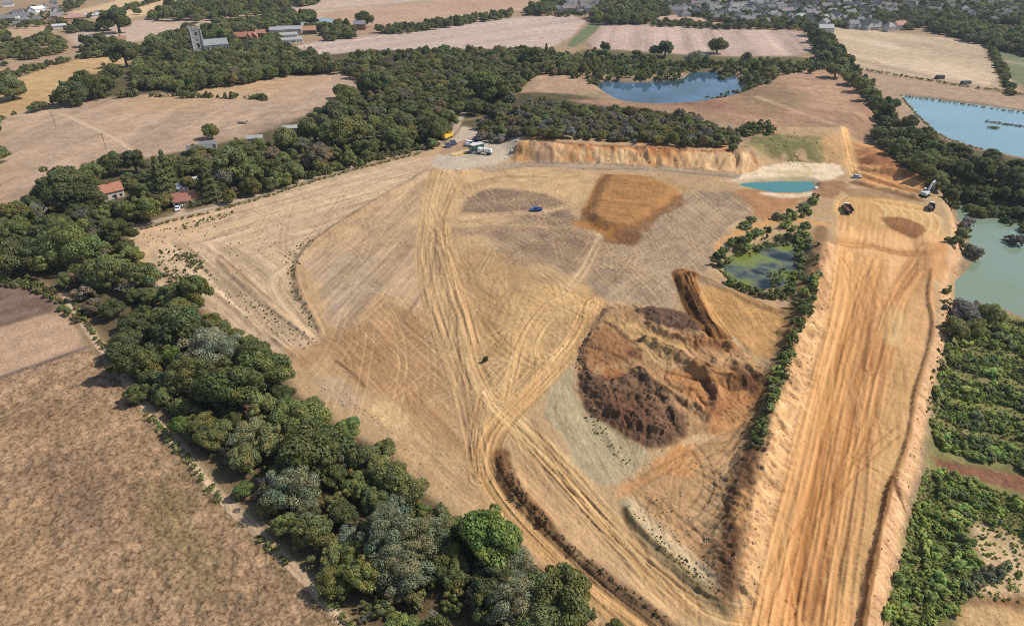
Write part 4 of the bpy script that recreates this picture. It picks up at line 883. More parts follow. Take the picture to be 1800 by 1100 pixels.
def conifer_mesh(seed):
    rng = np.random.default_rng(seed); n = 6500
    t = rng.random(n) ** .75; z = .35 + 2.9 * (1 - t); a = rng.uniform(0, 2 * np.pi, n)
    whorl = .75 + .25 * np.cos(z * 14 + np.sin(a * 5) * .8)
    rad = (.12 + .9 * t) * whorl * rng.uniform(.75, 1.05, n) * (1 + .12 * np.sin(a * 7 + 3))
    P = np.stack([np.cos(a) * rad, np.sin(a) * rad, z], 1)
    nn = np.stack([np.cos(a), np.sin(a), np.full(n, .5)], 1) + .5 * rng.normal(size=(n, 3)); nn /= np.linalg.norm(nn, axis=1)[:, None]
    V, F = leaf_quads(P, nn, rng.uniform(.04, .085, n), rng); me = np_mesh("crown", V, F, M_LEAF)
    tone_attr(me, np.repeat(rng.uniform(.7, 1.3, n), 4)); return me
for i in range(2): proto('c', conifer_mesh(170 + i), trunk_mesh(40 + i, 1.6, h=1.8, limbs=0), 1.5)
for i in range(5):
    proto('y', crown_mesh("bush", 180 + i, 4200, 20 + 4 * i, .5, size=(.045, .10), shape=(1, R.uniform(.7, 1), R.uniform(.6, .95)), spread=.85, lobe=(.12, .38)), None, .5)
BARE = [bare_mesh(i) for i in range(4)]
SPRIG = []
COL = {'dk': (.150, .164, .060), 'md': (.228, .242, .086), 'lt': (.205, .258, .072), 'ol': (.245, .236, .088), 'sv': (.275, .285, .170), 'ls': (.265, .290, .110), 'br': (.265, .210, .125), 'gy': (.27, .25, .20), 'sg': (.36, .41, .125), 'sl': (.48, .55, .17), 'sd': (.31, .335, .155)}
CNAME = {'dk': 'dark green', 'md': 'green', 'lt': 'bright green', 'ol': 'olive', 'sv': 'silvery green', 'ls': 'pale green', 'br': 'brownish', 'gy': 'grey', 'sg': 'fresh green', 'sl': 'light green', 'sd': 'grey green'}
LAND = [
    (100, 320, "north of the red roofed cottage"), (165, 350, "beside the red roofed cottage"), (205, 290, "above the red roofed cottage"), (30, 400, "at the left end of the belt"),
    (120, 440, "where the belt meets the small purple field"), (215, 440, "at the west corner of the quarry"), (185, 500, "behind the brown brambles"), (330, 530, "below the weedy quarry corner"),
    (225, 640, "overhanging the path by the pale strip"), (300, 580, "in the middle of the upper belt"), (400, 640, "in the belt beside the silver willow"), (320, 720, "at the path bend with tree shadows"), (440, 720, "in the belt below the silver willow"),
    (480, 640, "on the quarry side of the belt halfway down"), (560, 780, "in the widest part of the belt"), (420, 830, "above the stony path"), (480, 900, "beside the lit stretch of path"), (660, 800, "at the tan quarry edge"),
    (680, 930, "among the silvery trees of the lower belt"), (560, 960, "over the path in the lower belt"), (780, 920, "by the bramble bank"), (870, 950, "beside the bright oak"), (700, 1060, "near the leafless tree at the path"), (920, 1050, "at the lower end of the belt"), (1000, 1040, "next to the sandy road bend"),
    (290, 330, "between the two cottages"), (350, 310, "behind the white cottage"), (400, 330, "along the lane past the white cottage"), (440, 280, "beside the grey barns"), (520, 270, "above the lane curve"), (600, 270, "halfway along the lane"), (690, 250, "beside the lane near the yellow machine"), (620, 210, "at the big dry field edge"), (590, 180, "at the corner of the big dry field"),
    (680, 150, "at the head of the dry field"), (750, 220, "behind the yellow machine"), (800, 160, "deep in the central wood"), (740, 110, "along the stubble field edge of the central wood"), (860, 190, "in the wood behind the parked cars"), (870, 110, "in the northern part of the central wood"), (940, 130, "by the pale earth mound"), (930, 210, "at the west end of the strip above the cut"), (1050, 220, "in the strip above the orange cut"), (1200, 230, "at the east end of the strip above the cut"),
    (1060, 120, "west of the blue lake"), (1170, 90, "along the striped stubble field"), (1250, 100, "behind the blue lake"), (1380, 110, "east of the blue lake"), (1430, 60, "in the hedgerow between the two stubble fields"), (1480, 120, "at the bend of the hedgerow"), (1560, 190, "in the hedgerow beside the bare ground"), (1560, 250, "above the excavator bank"), (1640, 290, "beside the sand bank"), (1740, 310, "on the shore of the grey green lake"), (1700, 270, "between the two right hand lakes"),
    (140, 160, "in the dark clump on the golden field"), (220, 95, "alone on the golden field"), (250, 140, "along the straight field edge"), (330, 120, "below the church tower"), (450, 110, "below the church nave"), (420, 60, "behind the church"), (560, 110, "at the corner of the church wood"), (345, 30, "alone on the pale field behind the church"), (370, 230, "alone in the big dry field"), (30, 150, "at the left edge of the golden field"), (160, 75, "beside the pale strip field"), (70, 85, "in the far left copse"), (200, 35, "beside the farm on the golden strip"), (450, 10, "in the far wood beyond the church"), (480, 45, "behind the white stables"), (630, 45, "beside the brick house"), (760, 40, "along the far lane hedge"),
    (1700, 600, "in the overgrown ground below the lake"), (1660, 700, "at the foot of the haul road slope"), (1750, 720, "in the overgrown rows below the lake"), (1650, 860, "by the slope below the red earth strip"), (1740, 880, "along the red earth strip"), (1620, 980, "beside the sand patches"), (1740, 990, "on the bare sand patch"), (1580, 1080, "at the bottom of the haul road slope"),
    (1270, 450, "at the west end of the swampy pond"), (1340, 410, "on the north bank of the swampy pond"), (1410, 430, "at the east end of the swampy pond"), (1380, 510, "on the south bank of the swampy pond"), (1310, 390, "on the bare ground north of the swampy pond"), (1400, 370, "beside the orange soil by the teal pond"), (1410, 550, "on the ridge top above the haul road"), (1360, 680, "on the ridge beside the brown spoil"), (1330, 780, "on the ridge above the lower tip"), (1695, 440, "on the edge of the grey green lake"), (1785, 420, "standing in the grey green lake"),
]
GROUPS = {'b': "broadleaf trees", 's': "silvery willows", 'p': "tall slender trees", 'c': "dark conifers", 'g': "leafless trees", 'y': "bushes"}
KINDNAME = {'b': ('broadleaf_tree', 'tree'), 's': ('willow_tree', 'tree'), 'p': ('slender_tree', 'tree'), 'c': ('conifer_tree', 'tree'), 'g': ('bare_tree', 'tree'), 'y': ('bush', 'bush')}
placed = []          # x, y, radius of everything that stands
LBL = {}
def plant_label(px, py, r, kind, col):
    near = min(LAND, key=lambda l: (l[0] - px) ** 2 + 2.2 * (l[1] - py) ** 2)[2]
    size = 'small' if r < (2.6 if kind != 'y' else 1.1) else ('medium' if r < (4.2 if kind != 'y' else 1.8) else 'large')
    if kind == 'g': return f"{size} leafless grey tree {near}"
    noun = {'b': 'tree', 's': 'willow', 'p': 'slender tree', 'c': 'conifer', 'y': 'bush'}[kind]
    return f"{size} {CNAME[col]} {noun} {near}"
def plant(px, py, r, kind='b', col='md', zbase=None, label=None, jit=.16, group=None, world=None):
    """a tree whose crown middle shows at this pixel; r in metres"""
    if world is None:
        zc = {'b': .85, 's': .85, 'p': 1.9, 'c': 1.5, 'g': 1.0, 'y': .5}[kind] * r
        z0 = 0.0
        for _ in range(4):
            x, y = at(px, py, z0 + zc); z0 = stand_z(x, y)
    else: x, y = world; z0 = ground_z(x, y)
    placed.append((x, y, r))
    c = np.array(COL[col]) * R.uniform(1 - jit, 1 + jit) * np.array([R.uniform(.93, 1.08), 1, R.uniform(.85, 1.12)])
    lb = label or plant_label(px, py, r, kind, col); rz = R.uniform(0, 6.28); sz = r * R.uniform(.9, 1.12)
    if kind in 'by': QUEUE[kind].append((r * scale_at(px, py), px, py, x, y, z0, r, sz, rz, c, lb, group))
    else: stand(kind, x, y, z0, r, sz, rz, c, lb, group)
QUEUE = {'b': [], 'y': []}
def stand(kind, x, y, z0, r, sz, rz, c, lb, group=None):
    name, cat = KINDNAME[kind]
    if kind == 'y':
        o = bpy.data.objects.new(name, R.choice(PROTO['y'])[0]); o.location = (x, y, z0); o.rotation_euler = (0, 0, rz); o.scale = (r * R.uniform(.9, 1.45), r * R.uniform(.75, 1.1), sz * R.uniform(.8, 1.15)); o.color = (*c, 1)
        return tag(link(o), lb, cat, group or GROUPS[kind])
    root = empty(name, (x, y, z0), rz, lb, cat, group or GROUPS[kind]); root.scale = (r * R.uniform(.88, 1.2), r * R.uniform(.85, 1.1), sz)
    if kind == 'g':
        o = link(bpy.data.objects.new('branches', R.choice(BARE)), root); o.color = (*c, 1)
        b = link(bpy.data.objects.new('ivy', R.choice(PROTO['y'])[0]), root); b.scale = (.45, .45, .7); b.color = (*(np.array(COL['ol'])), 1)
        return root
    crown, trunk, _ = R.choice(PROTO[kind])
    o = link(bpy.data.objects.new('crown', crown), root); o.color = (*c, 1)
    link(bpy.data.objects.new('trunk', trunk), root)
    return root
def short(t):
    for w in ('of the', 'at the', 'in the', 'by the', 'to the', 'above the', 'below the', 'beside the', 'behind the', 'along the', 'near the', 'the'):
        if len(t.split()) <= 16: break
        t = t.replace(f" {w} ", f" {w[:-4]} " if ' ' in w else ' ', 1)
    return t
def flush(limit=294):
    """the plants that show largest stand one by one; the rest go into the far growth"""
    rest_t = Mass("distant_trees", 601); rest_b = Mass("distant_bushes", 602)
    for kind, q in QUEUE.items():
        seen = sorted([t for t in q if -10 < t[1] < 1810 and 0 < t[2] < 1120], key=lambda t: -t[0])
        one = set(id(t) for t in seen[:limit])
        for t in q:
            if id(t) in one: stand(kind, *t[3:])
            elif kind == 'b': rest_t.add(t[3], t[4], t[5], t[6], t[9], 400, size=(.075, .14))
            else: rest_b.add(t[3], t[4], t[5], t[6], t[9], 160, bush=True, size=(.1, .18))
    from collections import defaultdict
    same = defaultdict(list)
    for o in scene.objects:
        if o.get('label') and o.get('category') in ('tree', 'bush'): same[o['label']].append(o)
    ORD = ['first', 'second', 'third', 'fourth', 'fifth', 'sixth', 'seventh', 'eighth', 'ninth', 'tenth', 'eleventh', 'twelfth', 'thirteenth', 'fourteenth', 'fifteenth']
    qx, qy = at(900, 560)
    for lb_, os_ in same.items():
        if 1 < len(os_) <= 15:
            end = ' from the quarry' if len(lb_.split()) <= 12 else ' from quarry'
            for k, o in enumerate(sorted(os_, key=lambda o: (o.location.x - qx) ** 2 + (o.location.y - qy) ** 2)): o['label'] = short(f"{lb_}, {ORD[k]}{end}")
    rest_t.build("farther broadleaf trees of the woods whose crowns run together", "trees")
    rest_b.build("smaller bushes scattered among the larger ones", "bushes")
def rpx(px, py, r): return 1.13 * r / scale_at(px, py)
EXPL = """25 372 24 b ol|60 366 25 g gy|100 318 31 b dk|125 312 24 b dk|162 302 20 b md|200 288 20 b dk|236 285 20 b dk|152 350 24 b dk|118 348 28 b dk|30 405 27 b md|80 402 28 b dk|15 448 32 b dk|56 446 30 b dk|118 430 42 s ls|82 457 23 b ls|180 380 16 b md|222 372 18 b md|246 366 25 b md|206 408 22 b dk|229 450 18 b md|146 372 22 g gy|172 405 20 g gy|182 442 15 g gy|184 482 30 b md|250 487 27 b md|218 503 20 g gy|120 492 16 b md|150 514 22 y br|166 540 18 y br|138 496 16 y br|300 520 23 b md|345 514 30 b md|320 545 24 b md
245 575 28 b dk|222 605 24 b dk|226 632 32 b dk|258 640 28 b md|300 555 30 b md|318 582 38 b dk|370 610 42 s sv|417 585 13 b md|300 630 21 b lt|282 612 22 b md|330 662 34 s ol|410 680 46 b dk|445 630 26 b dk|242 690 19 b dk|270 668 24 b dk|388 702 20 b md|318 750 17 b lt|350 742 22 b ol|310 712 17 y br|372 770 24 b ol|470 652 40 b md|440 600 16 b md|290 690 20 b md|365 690 20 b md
500 722 34 b md|538 738 34 b md|558 782 52 b dk|606 754 22 b lt|480 772 30 b md|520 812 18 b ol|556 820 20 b ol|635 802 26 b md|673 791 19 b md|664 822 26 b md|692 832 18 b md|440 765 28 s sv|430 805 26 b md|405 800 20 y br|462 722 26 b md|585 830 26 b dk
515 856 44 s sv|464 846 20 g gy|630 852 26 b md|690 846 30 b md|722 866 24 b md|772 912 26 y ol|800 930 22 y ol|744 905 22 y md|556 938 30 b ol|582 975 24 b ol|650 935 22 b dk|606 905 24 b dk|682 930 44 s sv|736 945 40 s sv|702 1000 40 s sv|640 1010 34 b md|616 975 20 b md|692 1052 18 y br|726 1060 20 y ol|764 1076 26 g gy|640 1082 14 g gy|867 945 50 b lt|897 986 34 s sv|868 1022 36 b dk|905 1056 40 s sv|850 1062 30 b dk|802 1042 18 y ol|992 1036 46 b md|946 1040 34 b md|1000 1082 34 b md|955 1096 38 b md|1086 1098 12 b md|660 880 22 b md|470 890 18 b ol|428 860 15 b lt|540 890 22 s sv|600 1000 16 y md|660 1070 20 y ol
282 318 22 c dk|292 302 18 c dk|286 350 19 b ol|362 318 20 c dk|392 318 18 b gy|410 292 32 b md|440 300 26 b md|340 290 20 b md|315 300 16 b dk|258 350 14 b md|243 338 17 b md|226 316 12 b md|470 295 24 b dk|440 328 16 b dk|404 347 11 b md
620 226 34 b ol|588 240 26 b md|687 216 14 b lt|707 220 18 b ol|722 232 20 b ol|690 240 20 b md|762 226 22 b dk|788 208 18 b md|740 236 16 b dk|670 146 17 b dk|650 149 19 b dk|612 172 20 b md|590 196 22 b dk|566 202 15 b dk|552 224 26 b md|537 250 22 g gy|500 242 22 b md|640 260 18 b md|560 275 20 b br|520 300 18 b md|490 290 18 g gy|865 160 24 b md|846 148 20 b md|600 160 13 b md|710 160 20 g gy|660 190 20 g gy
936 100 20 b dk|960 100 9 c dk|985 95 9 b dk|1170 86 14 b dk|1154 88 9 b dk|1262 80 13 b dk|1312 100 9 b dk|1222 102 15 s sv|1064 82 8 b dk|920 108 10 b dk|1120 92 8 b dk
370 231 13 b md|217 95 20 b dk|345 31 9 b md|62 185 11 b md|78 184 8 b md|120 162 22 b dk|150 152 22 b dk|178 145 22 b dk|195 130 18 b dk|105 172 12 b dk|135 175 11 b dk|15 152 22 b md|0 140 20 b md|0 205 6 b md|150 70 12 b dk|180 72 14 b dk|170 82 10 b md|165 78 12 b dk|205 38 18 b dk|185 38 14 b dk|240 20 6 b dk|640 35 12 b dk|176 37 6 b dk|22 160 16 b md
1560 198 14 b dk|1600 215 14 b dk|1625 235 12 b dk|1572 185 9 b md|1540 180 12 b md|1525 165 12 b md|1512 150 11 b md|1500 135 13 b md|1480 115 14 b md|1470 122 14 b md|1490 108 10 b dk|1465 92 14 b dk|1445 75 13 b dk|1435 62 12 b dk|1425 50 12 b dk|1450 100 12 b md|1460 68 9 b dk|1530 148 8 b dk|1600 240 18 b dk|1640 262 16 b dk|1660 290 18 b md|1690 300 18 b dk|1720 318 18 b dk|1752 300 20 b dk|1780 330 18 b dk|1790 290 16 b dk|1690 268 14 b dk|1550 240 12 b md|1580 262 16 b md|1620 290 18 b md|1650 320 16 b md|1795 350 14 b md|1760 340 14 y md"""
for tok in EXPL.replace('\n', '|').split('|'):
    a = tok.split(); px, py, r = float(a[0]), float(a[1]), float(a[2]); plant(px, py, rpx(px, py, r), a[3], a[4])

# ---- keep-clear places (pixels, metres): houses, cars, sight lines
CLEAR = [(196, 347, 8), (205, 362, 5), (330, 356, 12), (345, 360, 8), (314, 372, 6), (355, 268, 11), (345, 265, 9), (325, 325, 5), (346, 80, 11), (385, 90, 12), (440, 70, 12), (468, 62, 12), (505, 58, 14), (545, 60, 9), (633, 55, 7), (345, 90, 8), (225, 315, 6), (586, 120, 9), (550, 68, 14), (830, 215, 12)]
CLEARW = [(*at(c[0], c[1]), c[2]) for c in CLEAR]
def pip(P, x, y):
    c = False
    for i in range(len(P)):
        p, q = P[i], P[i - 1]
        if (p[1] > y) != (q[1] > y) and x < (q[0] - p[0]) * (y - p[1]) / (q[1] - p[1]) + p[0]: c = not c
    return c
class Cells:
    def __init__(s, c=8): s.c = c; s.d = {}
    def add(s, x, y, r): s.d.setdefault((int(x // s.c), int(y // s.c)), []).append((x, y, r))
    def near(s, x, y):
        i, j = int(x // s.c), int(y // s.c)
        for a in range(i - 1, i + 2):
            for b in range(j - 1, j + 2): yield from s.d.get((a, b), ())
GRID = Cells(10)
for p_ in placed: GRID.add(*p_)
def pick(w):
    t = R.uniform(0, sum(w.values()))
    for k, v in w.items():
        t -= v
        if t <= 0: return k
    return k
def fill(poly, rr_, n, z=3.0, pack=.8, tries=30, mask=None):
    """points spread through a polygon (pixels), nearest ones first: x, y, r"""
    P = W(poly, z); lo, hi = P.min(0), P.max(0); out = []; g = 0
    while len(out) < n and g < n * tries:
        g += 1; x, y = R.uniform(lo[0], hi[0]), R.uniform(lo[1], hi[1])
        if not pip(P, x, y): continue
        r = R.uniform(*rr_)
        if mask and not mask(*topix(x, y, z)): continue
        if any((x - a) ** 2 + (y - b) ** 2 < (pack * (r + q)) ** 2 for a, b, q in GRID.near(x, y)): continue
        if any((x - a) ** 2 + (y - b) ** 2 < (r * .6 + q) ** 2 for a, b, q in CLEARW): continue
        GRID.add(x, y, r); out.append((x, y, r))
    return sorted(out, key=lambda t: t[1])
def topix(x, y, z):
    d = Vector((x, y, z - CAM_H)); f = d.y * CP - d.z * SP; u = d.x / f; v = (d.y * SP + d.z * CP) / f
    return 900 + u * FPX, 550 - v * FPX
n_tree = len(placed)
def fill_trees(poly, rr_, n, cols, kinds=None, **k):
    for x, y, r in fill(poly, rr_, n, **k):
        kd = pick(kinds or {'b': 1}); px, py = topix(x, y, ground_z(x, y) + r)
        plant(px, py, r, kd, pick(cols), world=(x, y))
INST = bpy.data.collections.new("growth_forms")           # crowns and bushes that the growths are made of
M_LEAFI, _nt, _p = nodes_of("growth_leaves")
_nt.nodes.remove(_p)
_a = N(_nt, "ShaderNodeAttribute"); _a.attribute_name = "tone"
_b = N(_nt, "ShaderNodeAttribute"); _b.attribute_type = 'INSTANCER'; _b.attribute_name = "tint"
_m = N(_nt, "ShaderNodeMix", data_type='RGBA', blend_type='MULTIPLY'); _m.inputs[0].default_value = 1.0
_nt.links.new(_a.outputs["Color"], _m.inputs[6]); _nt.links.new(_b.outputs["Color"], _m.inputs[7])
_d = N(_nt, "ShaderNodeBsdfPrincipled"); _d.inputs["Roughness"].default_value = .6; _d.inputs["Specular IOR Level"].default_value = .25
_t = N(_nt, "ShaderNodeBsdfTranslucent"); _s = N(_nt, "ShaderNodeMixShader"); _s.inputs[0].default_value = .4
_nt.links.new(_m.outputs[2], _d.inputs["Base Color"]); _nt.links.new(_m.outputs[2], _t.inputs[0])
_nt.links.new(_d.outputs[0], _s.inputs[1]); _nt.links.new(_t.outputs[0], _s.inputs[2]); _nt.links.new(_s.outputs[0], _nt.nodes["Material Output"].inputs[0])
def form(name, seed, n, nl, zc, **k):
    me = crown_mesh(name, seed, n, nl, zc, **k); me.materials.clear(); me.materials.append(M_LEAFI)
    INST.objects.link(bpy.data.objects.new(name, me))
for i in range(6): form("a_crown", 700 + i, 5200, 30 + 5 * i, .78, size=(.045, .09), lobe=(.16, .42), spread=.78, shape=(1.05, R.uniform(.85, 1), R.uniform(.66, .86)))
for i in range(5): form("b_bush", 720 + i, 2600, 18 + 3 * i, .45, size=(.055, .12), lobe=(.12, .38), spread=.82, shape=(1, R.uniform(.75, 1), R.uniform(.6, 1.0)))
def growth_nodes():
    g = bpy.data.node_groups.new("growth", 'GeometryNodeTree')
    g.interface.new_socket("Geometry", in_out='INPUT', socket_type='NodeSocketGeometry'); g.interface.new_socket("Geometry", in_out='OUTPUT', socket_type='NodeSocketGeometry')
    i, o = g.nodes.new("NodeGroupInput"), g.nodes.new("NodeGroupOutput")
    c = g.nodes.new("GeometryNodeCollectionInfo"); c.inputs[0].default_value = INST; c.inputs["Separate Children"].default_value = True; c.inputs["Reset Children"].default_value = True
    p = g.nodes.new("GeometryNodeInstanceOnPoints"); p.inputs["Pick Instance"].default_value = True
    def attr(n, t):
        a = g.nodes.new("GeometryNodeInputNamedAttribute"); a.data_type = t; a.inputs[0].default_value = n; return a.outputs["Attribute"]
    g.links.new(i.outputs[0], p.inputs["Points"]); g.links.new(c.outputs[0], p.inputs["Instance"])
    g.links.new(attr("form", 'INT'), p.inputs["Instance Index"]); g.links.new(attr("spread", 'FLOAT_VECTOR'), p.inputs["Scale"])
    e = g.nodes.new("FunctionNodeEulerToRotation"); g.links.new(attr("turn", 'FLOAT_VECTOR'), e.inputs[0]); g.links.new(e.outputs[0], p.inputs["Rotation"])
    g.links.new(p.outputs[0], o.inputs[0]); return g
GROWTH = growth_nodes()
class Mass:
    """many far or small plants that read as one growth"""
    def __init__(s, name, seed): s.name = name; s.P = []; s.S = []; s.T = []; s.K = []
    def add(s, x, y, z, r, col, n=150, h=1.9, size=(.1, .19), bush=False):
        s.P.append((x, y, z)); s.T.append((*col, 1)); s.K.append(6 + R.randrange(5) if bush else R.randrange(6))
        s.S.append((r * R.uniform(.85, 1.3), r * R.uniform(.8, 1.15), r * (R.uniform(.8, 1.7) if bush else R.uniform(.75, 1.3))))
    def build(s, label, cat, kind='stuff'):
        if not s.P: return None
        me = bpy.data.meshes.new(s.name); me.from_pydata(s.P, [], [])
        a = me.attributes.new("spread", 'FLOAT_VECTOR', 'POINT'); a.data.foreach_set("vector", np.array(s.S, np.float32).ravel())
        a = me.attributes.new("turn", 'FLOAT_VECTOR', 'POINT'); a.data.foreach_set("vector", np.array([(0, 0, R.uniform(0, 6.28)) for _ in s.P], np.float32).ravel())
        a = me.attributes.new("tint", 'FLOAT_COLOR', 'POINT'); a.data.foreach_set("color", np.array(s.T, np.float32).ravel())
        a = me.attributes.new("form", 'INT', 'POINT'); a.data.foreach_set("value", np.array(s.K, np.int32))
        o = link(bpy.data.objects.new(s.name, me)); m = o.modifiers.new("growth", 'NODES'); m.node_group = GROWTH
        return tag(o, label, cat, kind=kind)
def vary(c, j=.2): return np.array(COL[c]) * R.uniform(1 - j, 1 + j) * np.array([R.uniform(.9, 1.1), 1, R.uniform(.85, 1.15)])
def fill_mass(ms, poly, rr_, n, cols, nq=150, bush=False, size=(.1, .19), **k):
    for x, y, r in fill(poly, rr_, n, **k): ms.add(x, y, ground_z(x, y), r, vary(pick(cols)), nq, bush=bush, size=size)
# ---- belt and cottage woods: trees and bushes one by one
BELT = [(220, 560), (300, 535), (385, 560), (430, 615), (470, 615), (522, 690), (600, 748), (688, 800), (760, 872), (815, 918), (905, 930), (930, 990), (1015, 1010), (1072, 1098), (1100, 1180), (880, 1300), (680, 1120), (585, 1022), (500, 928), (422, 852), (355, 772), (270, 688), (222, 626)]
fill_trees(BELT, (2.4, 4.0), 60, {'md': 4, 'dk': 3, 'ol': 2, 'sv': 1.5}, {'b': 5, 's': 1}, pack=.62)
WESTW = [(0, 385), (60, 345), (110, 312), (165, 302), (240, 300), (270, 320), (300, 375), (222, 403), (238, 450), (275, 497), (305, 525), (200, 565), (150, 530), (95, 480), (0, 465)]
fill_trees(WESTW, (2.8, 4.6), 44, {'md': 4, 'dk': 4, 'ol': 2}, pack=.65)
CENT = [(265, 312), (285, 285), (340, 275), (395, 258), (460, 250), (525, 238), (558, 205), (612, 180), (655, 148), (700, 140), (790, 150), (860, 165), (900, 190), (890, 222), (835, 222), (800, 215), (770, 250), (690, 262), (600, 287), (500, 320), (420, 340), (385, 346), (365, 330), (330, 330), (300, 350)]
fill_trees(CENT, (3.2, 5.2), 120, {'md': 4, 'dk': 2.5, 'ol': 3, 'br': .8}, {'b': 8, 's': .5, 'g': .35}, pack=.66)
STRIP = [(835, 225), (890, 190), (955, 178), (1010, 190), (1070, 194), (1140, 199), (1210, 205), (1262, 224), (1296, 234), (1294, 258), (1200, 252), (1100, 247), (1000, 241), (930, 234)]
fill_trees(STRIP, (2.4, 3.8), 150, {'md': 3, 'dk': 1, 'ol': 3, 'br': 2, 'gy': 2.5}, {'b': 8, 's': .6, 'g': .5}, z=7, pack=.6)
central = Mass("woodland_canopy", 501)
fill_mass(central, CENT, (2.0, 4.0), 200, {'md': 4, 'ol': 3, 'br': 1, 'dk': 2}, 260, size=(.08, .15), pack=.55)
NW_ = [(655, 150), (610, 125), (590, 115), (620, 100), (700, 92), (760, 88), (850, 92), (930, 88), (965, 98), (1005, 95), (1035, 120), (1030, 132), (1000, 138), (945, 140), (910, 160), (900, 188), (850, 165), (790, 150), (700, 140)]
fill_mass(central, NW_, (2.8, 5.0), 520, {'md': 4, 'ol': 3.5, 'br': .8, 'dk': 2.5, 'gy': .5}, 260, size=(.08, .15), pack=.6)
fill_mass(central, STRIP, (1.4, 2.6), 420, {'md': 3, 'ol': 3, 'br': 2, 'gy': 3}, 220, size=(.08, .16), z=6, pack=.55)
central.build("dense mixed canopy of the central wood and the strip above the cut", "woodland")
EAST = [(1525, 228), (1580, 235), (1650, 250), (1700, 265), (1740, 275), (1800, 290), (1880, 310), (1880, 375), (1800, 362), (1740, 350), (1668, 340), (1625, 318), (1580, 285)]
fill_trees(EAST, (2.6, 4.6), 70, {'dk': 3, 'md': 4, 'ol': 1}, pack=.62)
east = Mass("undergrowth", 502)
fill_mass(east, EAST, (1.2, 2.6), 170, {'dk': 3, 'md': 4, 'ol': 2, 'br': .6}, 200, bush=True, pack=.5)
# lakeside scrub behind the first lake
LAKEN = [(1010, 140), (1012, 108), (1035, 84), (1090, 88), (1170, 100), (1250, 102), (1340, 96), (1448, 99), (1478, 122), (1420, 130), (1370, 132), (1345, 152), (1302, 142), (1250, 120), (1205, 126), (1200, 136), (1110, 141), (1062, 140), (1045, 150)]
fill_trees([(1035, 100), (1440, 105), (1440, 130), (1040, 140)], (2.4, 4.0), 26, {'dk': 2, 'md': 4, 'ls': 1.5, 'ol': 2}, z=6, pack=.7)
fill_mass(east, LAKEN, (1.6, 3.4), 420, {'dk': 2, 'md': 4, 'ol': 3, 'ls': 1}, 110, size=(.14, .24), z=5, bush=True, pack=.55)
fill_mass(east, [(1300, 140), (1345, 145), (1338, 160), (1318, 158), (1305, 150)], (1, 1.8), 30, {'md': 2, 'ls': 3}, 110, bush=True, pack=.5)
fill_mass(east, [(1230, 172), (1270, 166), (1335, 154), (1320, 164), (1270, 175), (1240, 177)], (.8, 1.6), 60, {'md': 2, 'ls': 2, 'ol': 2}, 80, bush=True, pack=.5)
fill_mass(east, [(1290, 238), (1330, 220), (1362, 230), (1358, 244), (1310, 246)], (1.2, 2.4), 30, {'dk': 2, 'md': 3}, 120, bush=True, pack=.5)
# hedgerow running down to the excavator bank
fill_mass(east, [(1415, 45), (1440, 45), (1475, 80), (1505, 115), (1545, 165), (1590, 215), (1560, 225), (1520, 175), (1470, 125), (1440, 100)], (1.8, 3.8), 300, {'dk': 3, 'md': 3}, 120, bush=True, pack=.5)
fill_mass(east, [(180, 420), (225, 408), (240, 450), (278, 500), (300, 520), (240, 520), (180, 480)], (1, 2), 40, {'md': 3, 'ol': 2, 'br': 2}, 160, bush=True, pack=.5)
fill_mass(east, [(700, 264), (560, 299), (480, 323), (420, 339), (420, 330), (560, 288), (700, 255), (770, 241), (772, 247)], (.9, 1.8), 130, {'md': 3, 'ol': 3, 'br': 2}, 110, bush=True, pack=.45)
fill_mass(east, BELT, (1.0, 2.2), 150, {'md': 3, 'ol': 3, 'br': 2.5, 'dk': 2}, 220, bush=True, pack=.45)
fill_mass(east, [(0, 470), (60, 480), (150, 545), (140, 560), (60, 500), (0, 490)], (.8, 1.6), 40, {'ol': 3, 'md': 2, 'br': 1}, 140, bush=True, pack=.5)
east.build("tangled green and brown undergrowth beneath the trees and along the lake", "undergrowth")

# ---- church wood and far left
CHW = [(240, 150), (235, 128), (262, 104), (300, 94), (330, 98), (400, 98), (480, 84), (525, 90), (585, 108), (600, 124), (520, 124), (430, 140), (330, 155)]
fill_trees(CHW, (3.6, 6), 90, {'md': 3, 'dk': 3.5, 'ol': 2.5, 'br': .6}, pack=.66)
far = Mass("distant_woodland", 503)
FC = {'dk': 4, 'md': 3, 'ol': .8}
def fm(poly, n, rr_=(3.5, 6.0), pack=.52, nq=150, cols=FC, **k): fill_mass(far, poly, (rr_[0] * 1.15, rr_[1] * 1.2), int(n * 2.0), cols, nq, size=(.13, .22), pack=pack, **k)
fm(CHW, 120, (3, 4.6)); fm([(350, 98), (400, 90), (408, 94), (356, 104)], 12, (3, 4.2), pack=.4); fm([(400, 92), (420, 80), (470, 74), (500, 80), (500, 90), (440, 96)], 26, (3, 4.6)); fm([(405, 76), (420, 70), (425, 78), (410, 84)], 5, (2.5, 4)); fm([(470, 62), (490, 58), (495, 68), (480, 74)], 8, (2.5, 4))
fm([(300, 92), (305, 65), (335, 50), (335, 88), (320, 95)], 14); fm([(358, 55), (400, 42), (450, 40), (430, 60), (412, 70), (362, 72)], 26)
fm([(265, 80), (300, 62), (330, 62), (320, 92), (270, 96)], 16); fm([(210, 80), (270, 76), (262, 92), (215, 90)], 12, (2, 3.5))
fm([(140, 78), (200, 72), (200, 92), (150, 98)], 12, (3, 4.5))
fm([(255, 35), (290, 12), (350, 4), (450, 0), (560, -12), (560, 2), (450, 22), (400, 30), (350, 33), (300, 32)], 110)
fm([(0, 72), (60, 66), (105, 66), (130, 80), (100, 90), (40, 102), (0, 112)], 38, (2.4, 4), cols={'dk': 2, 'md': 3, 'ol': 3})
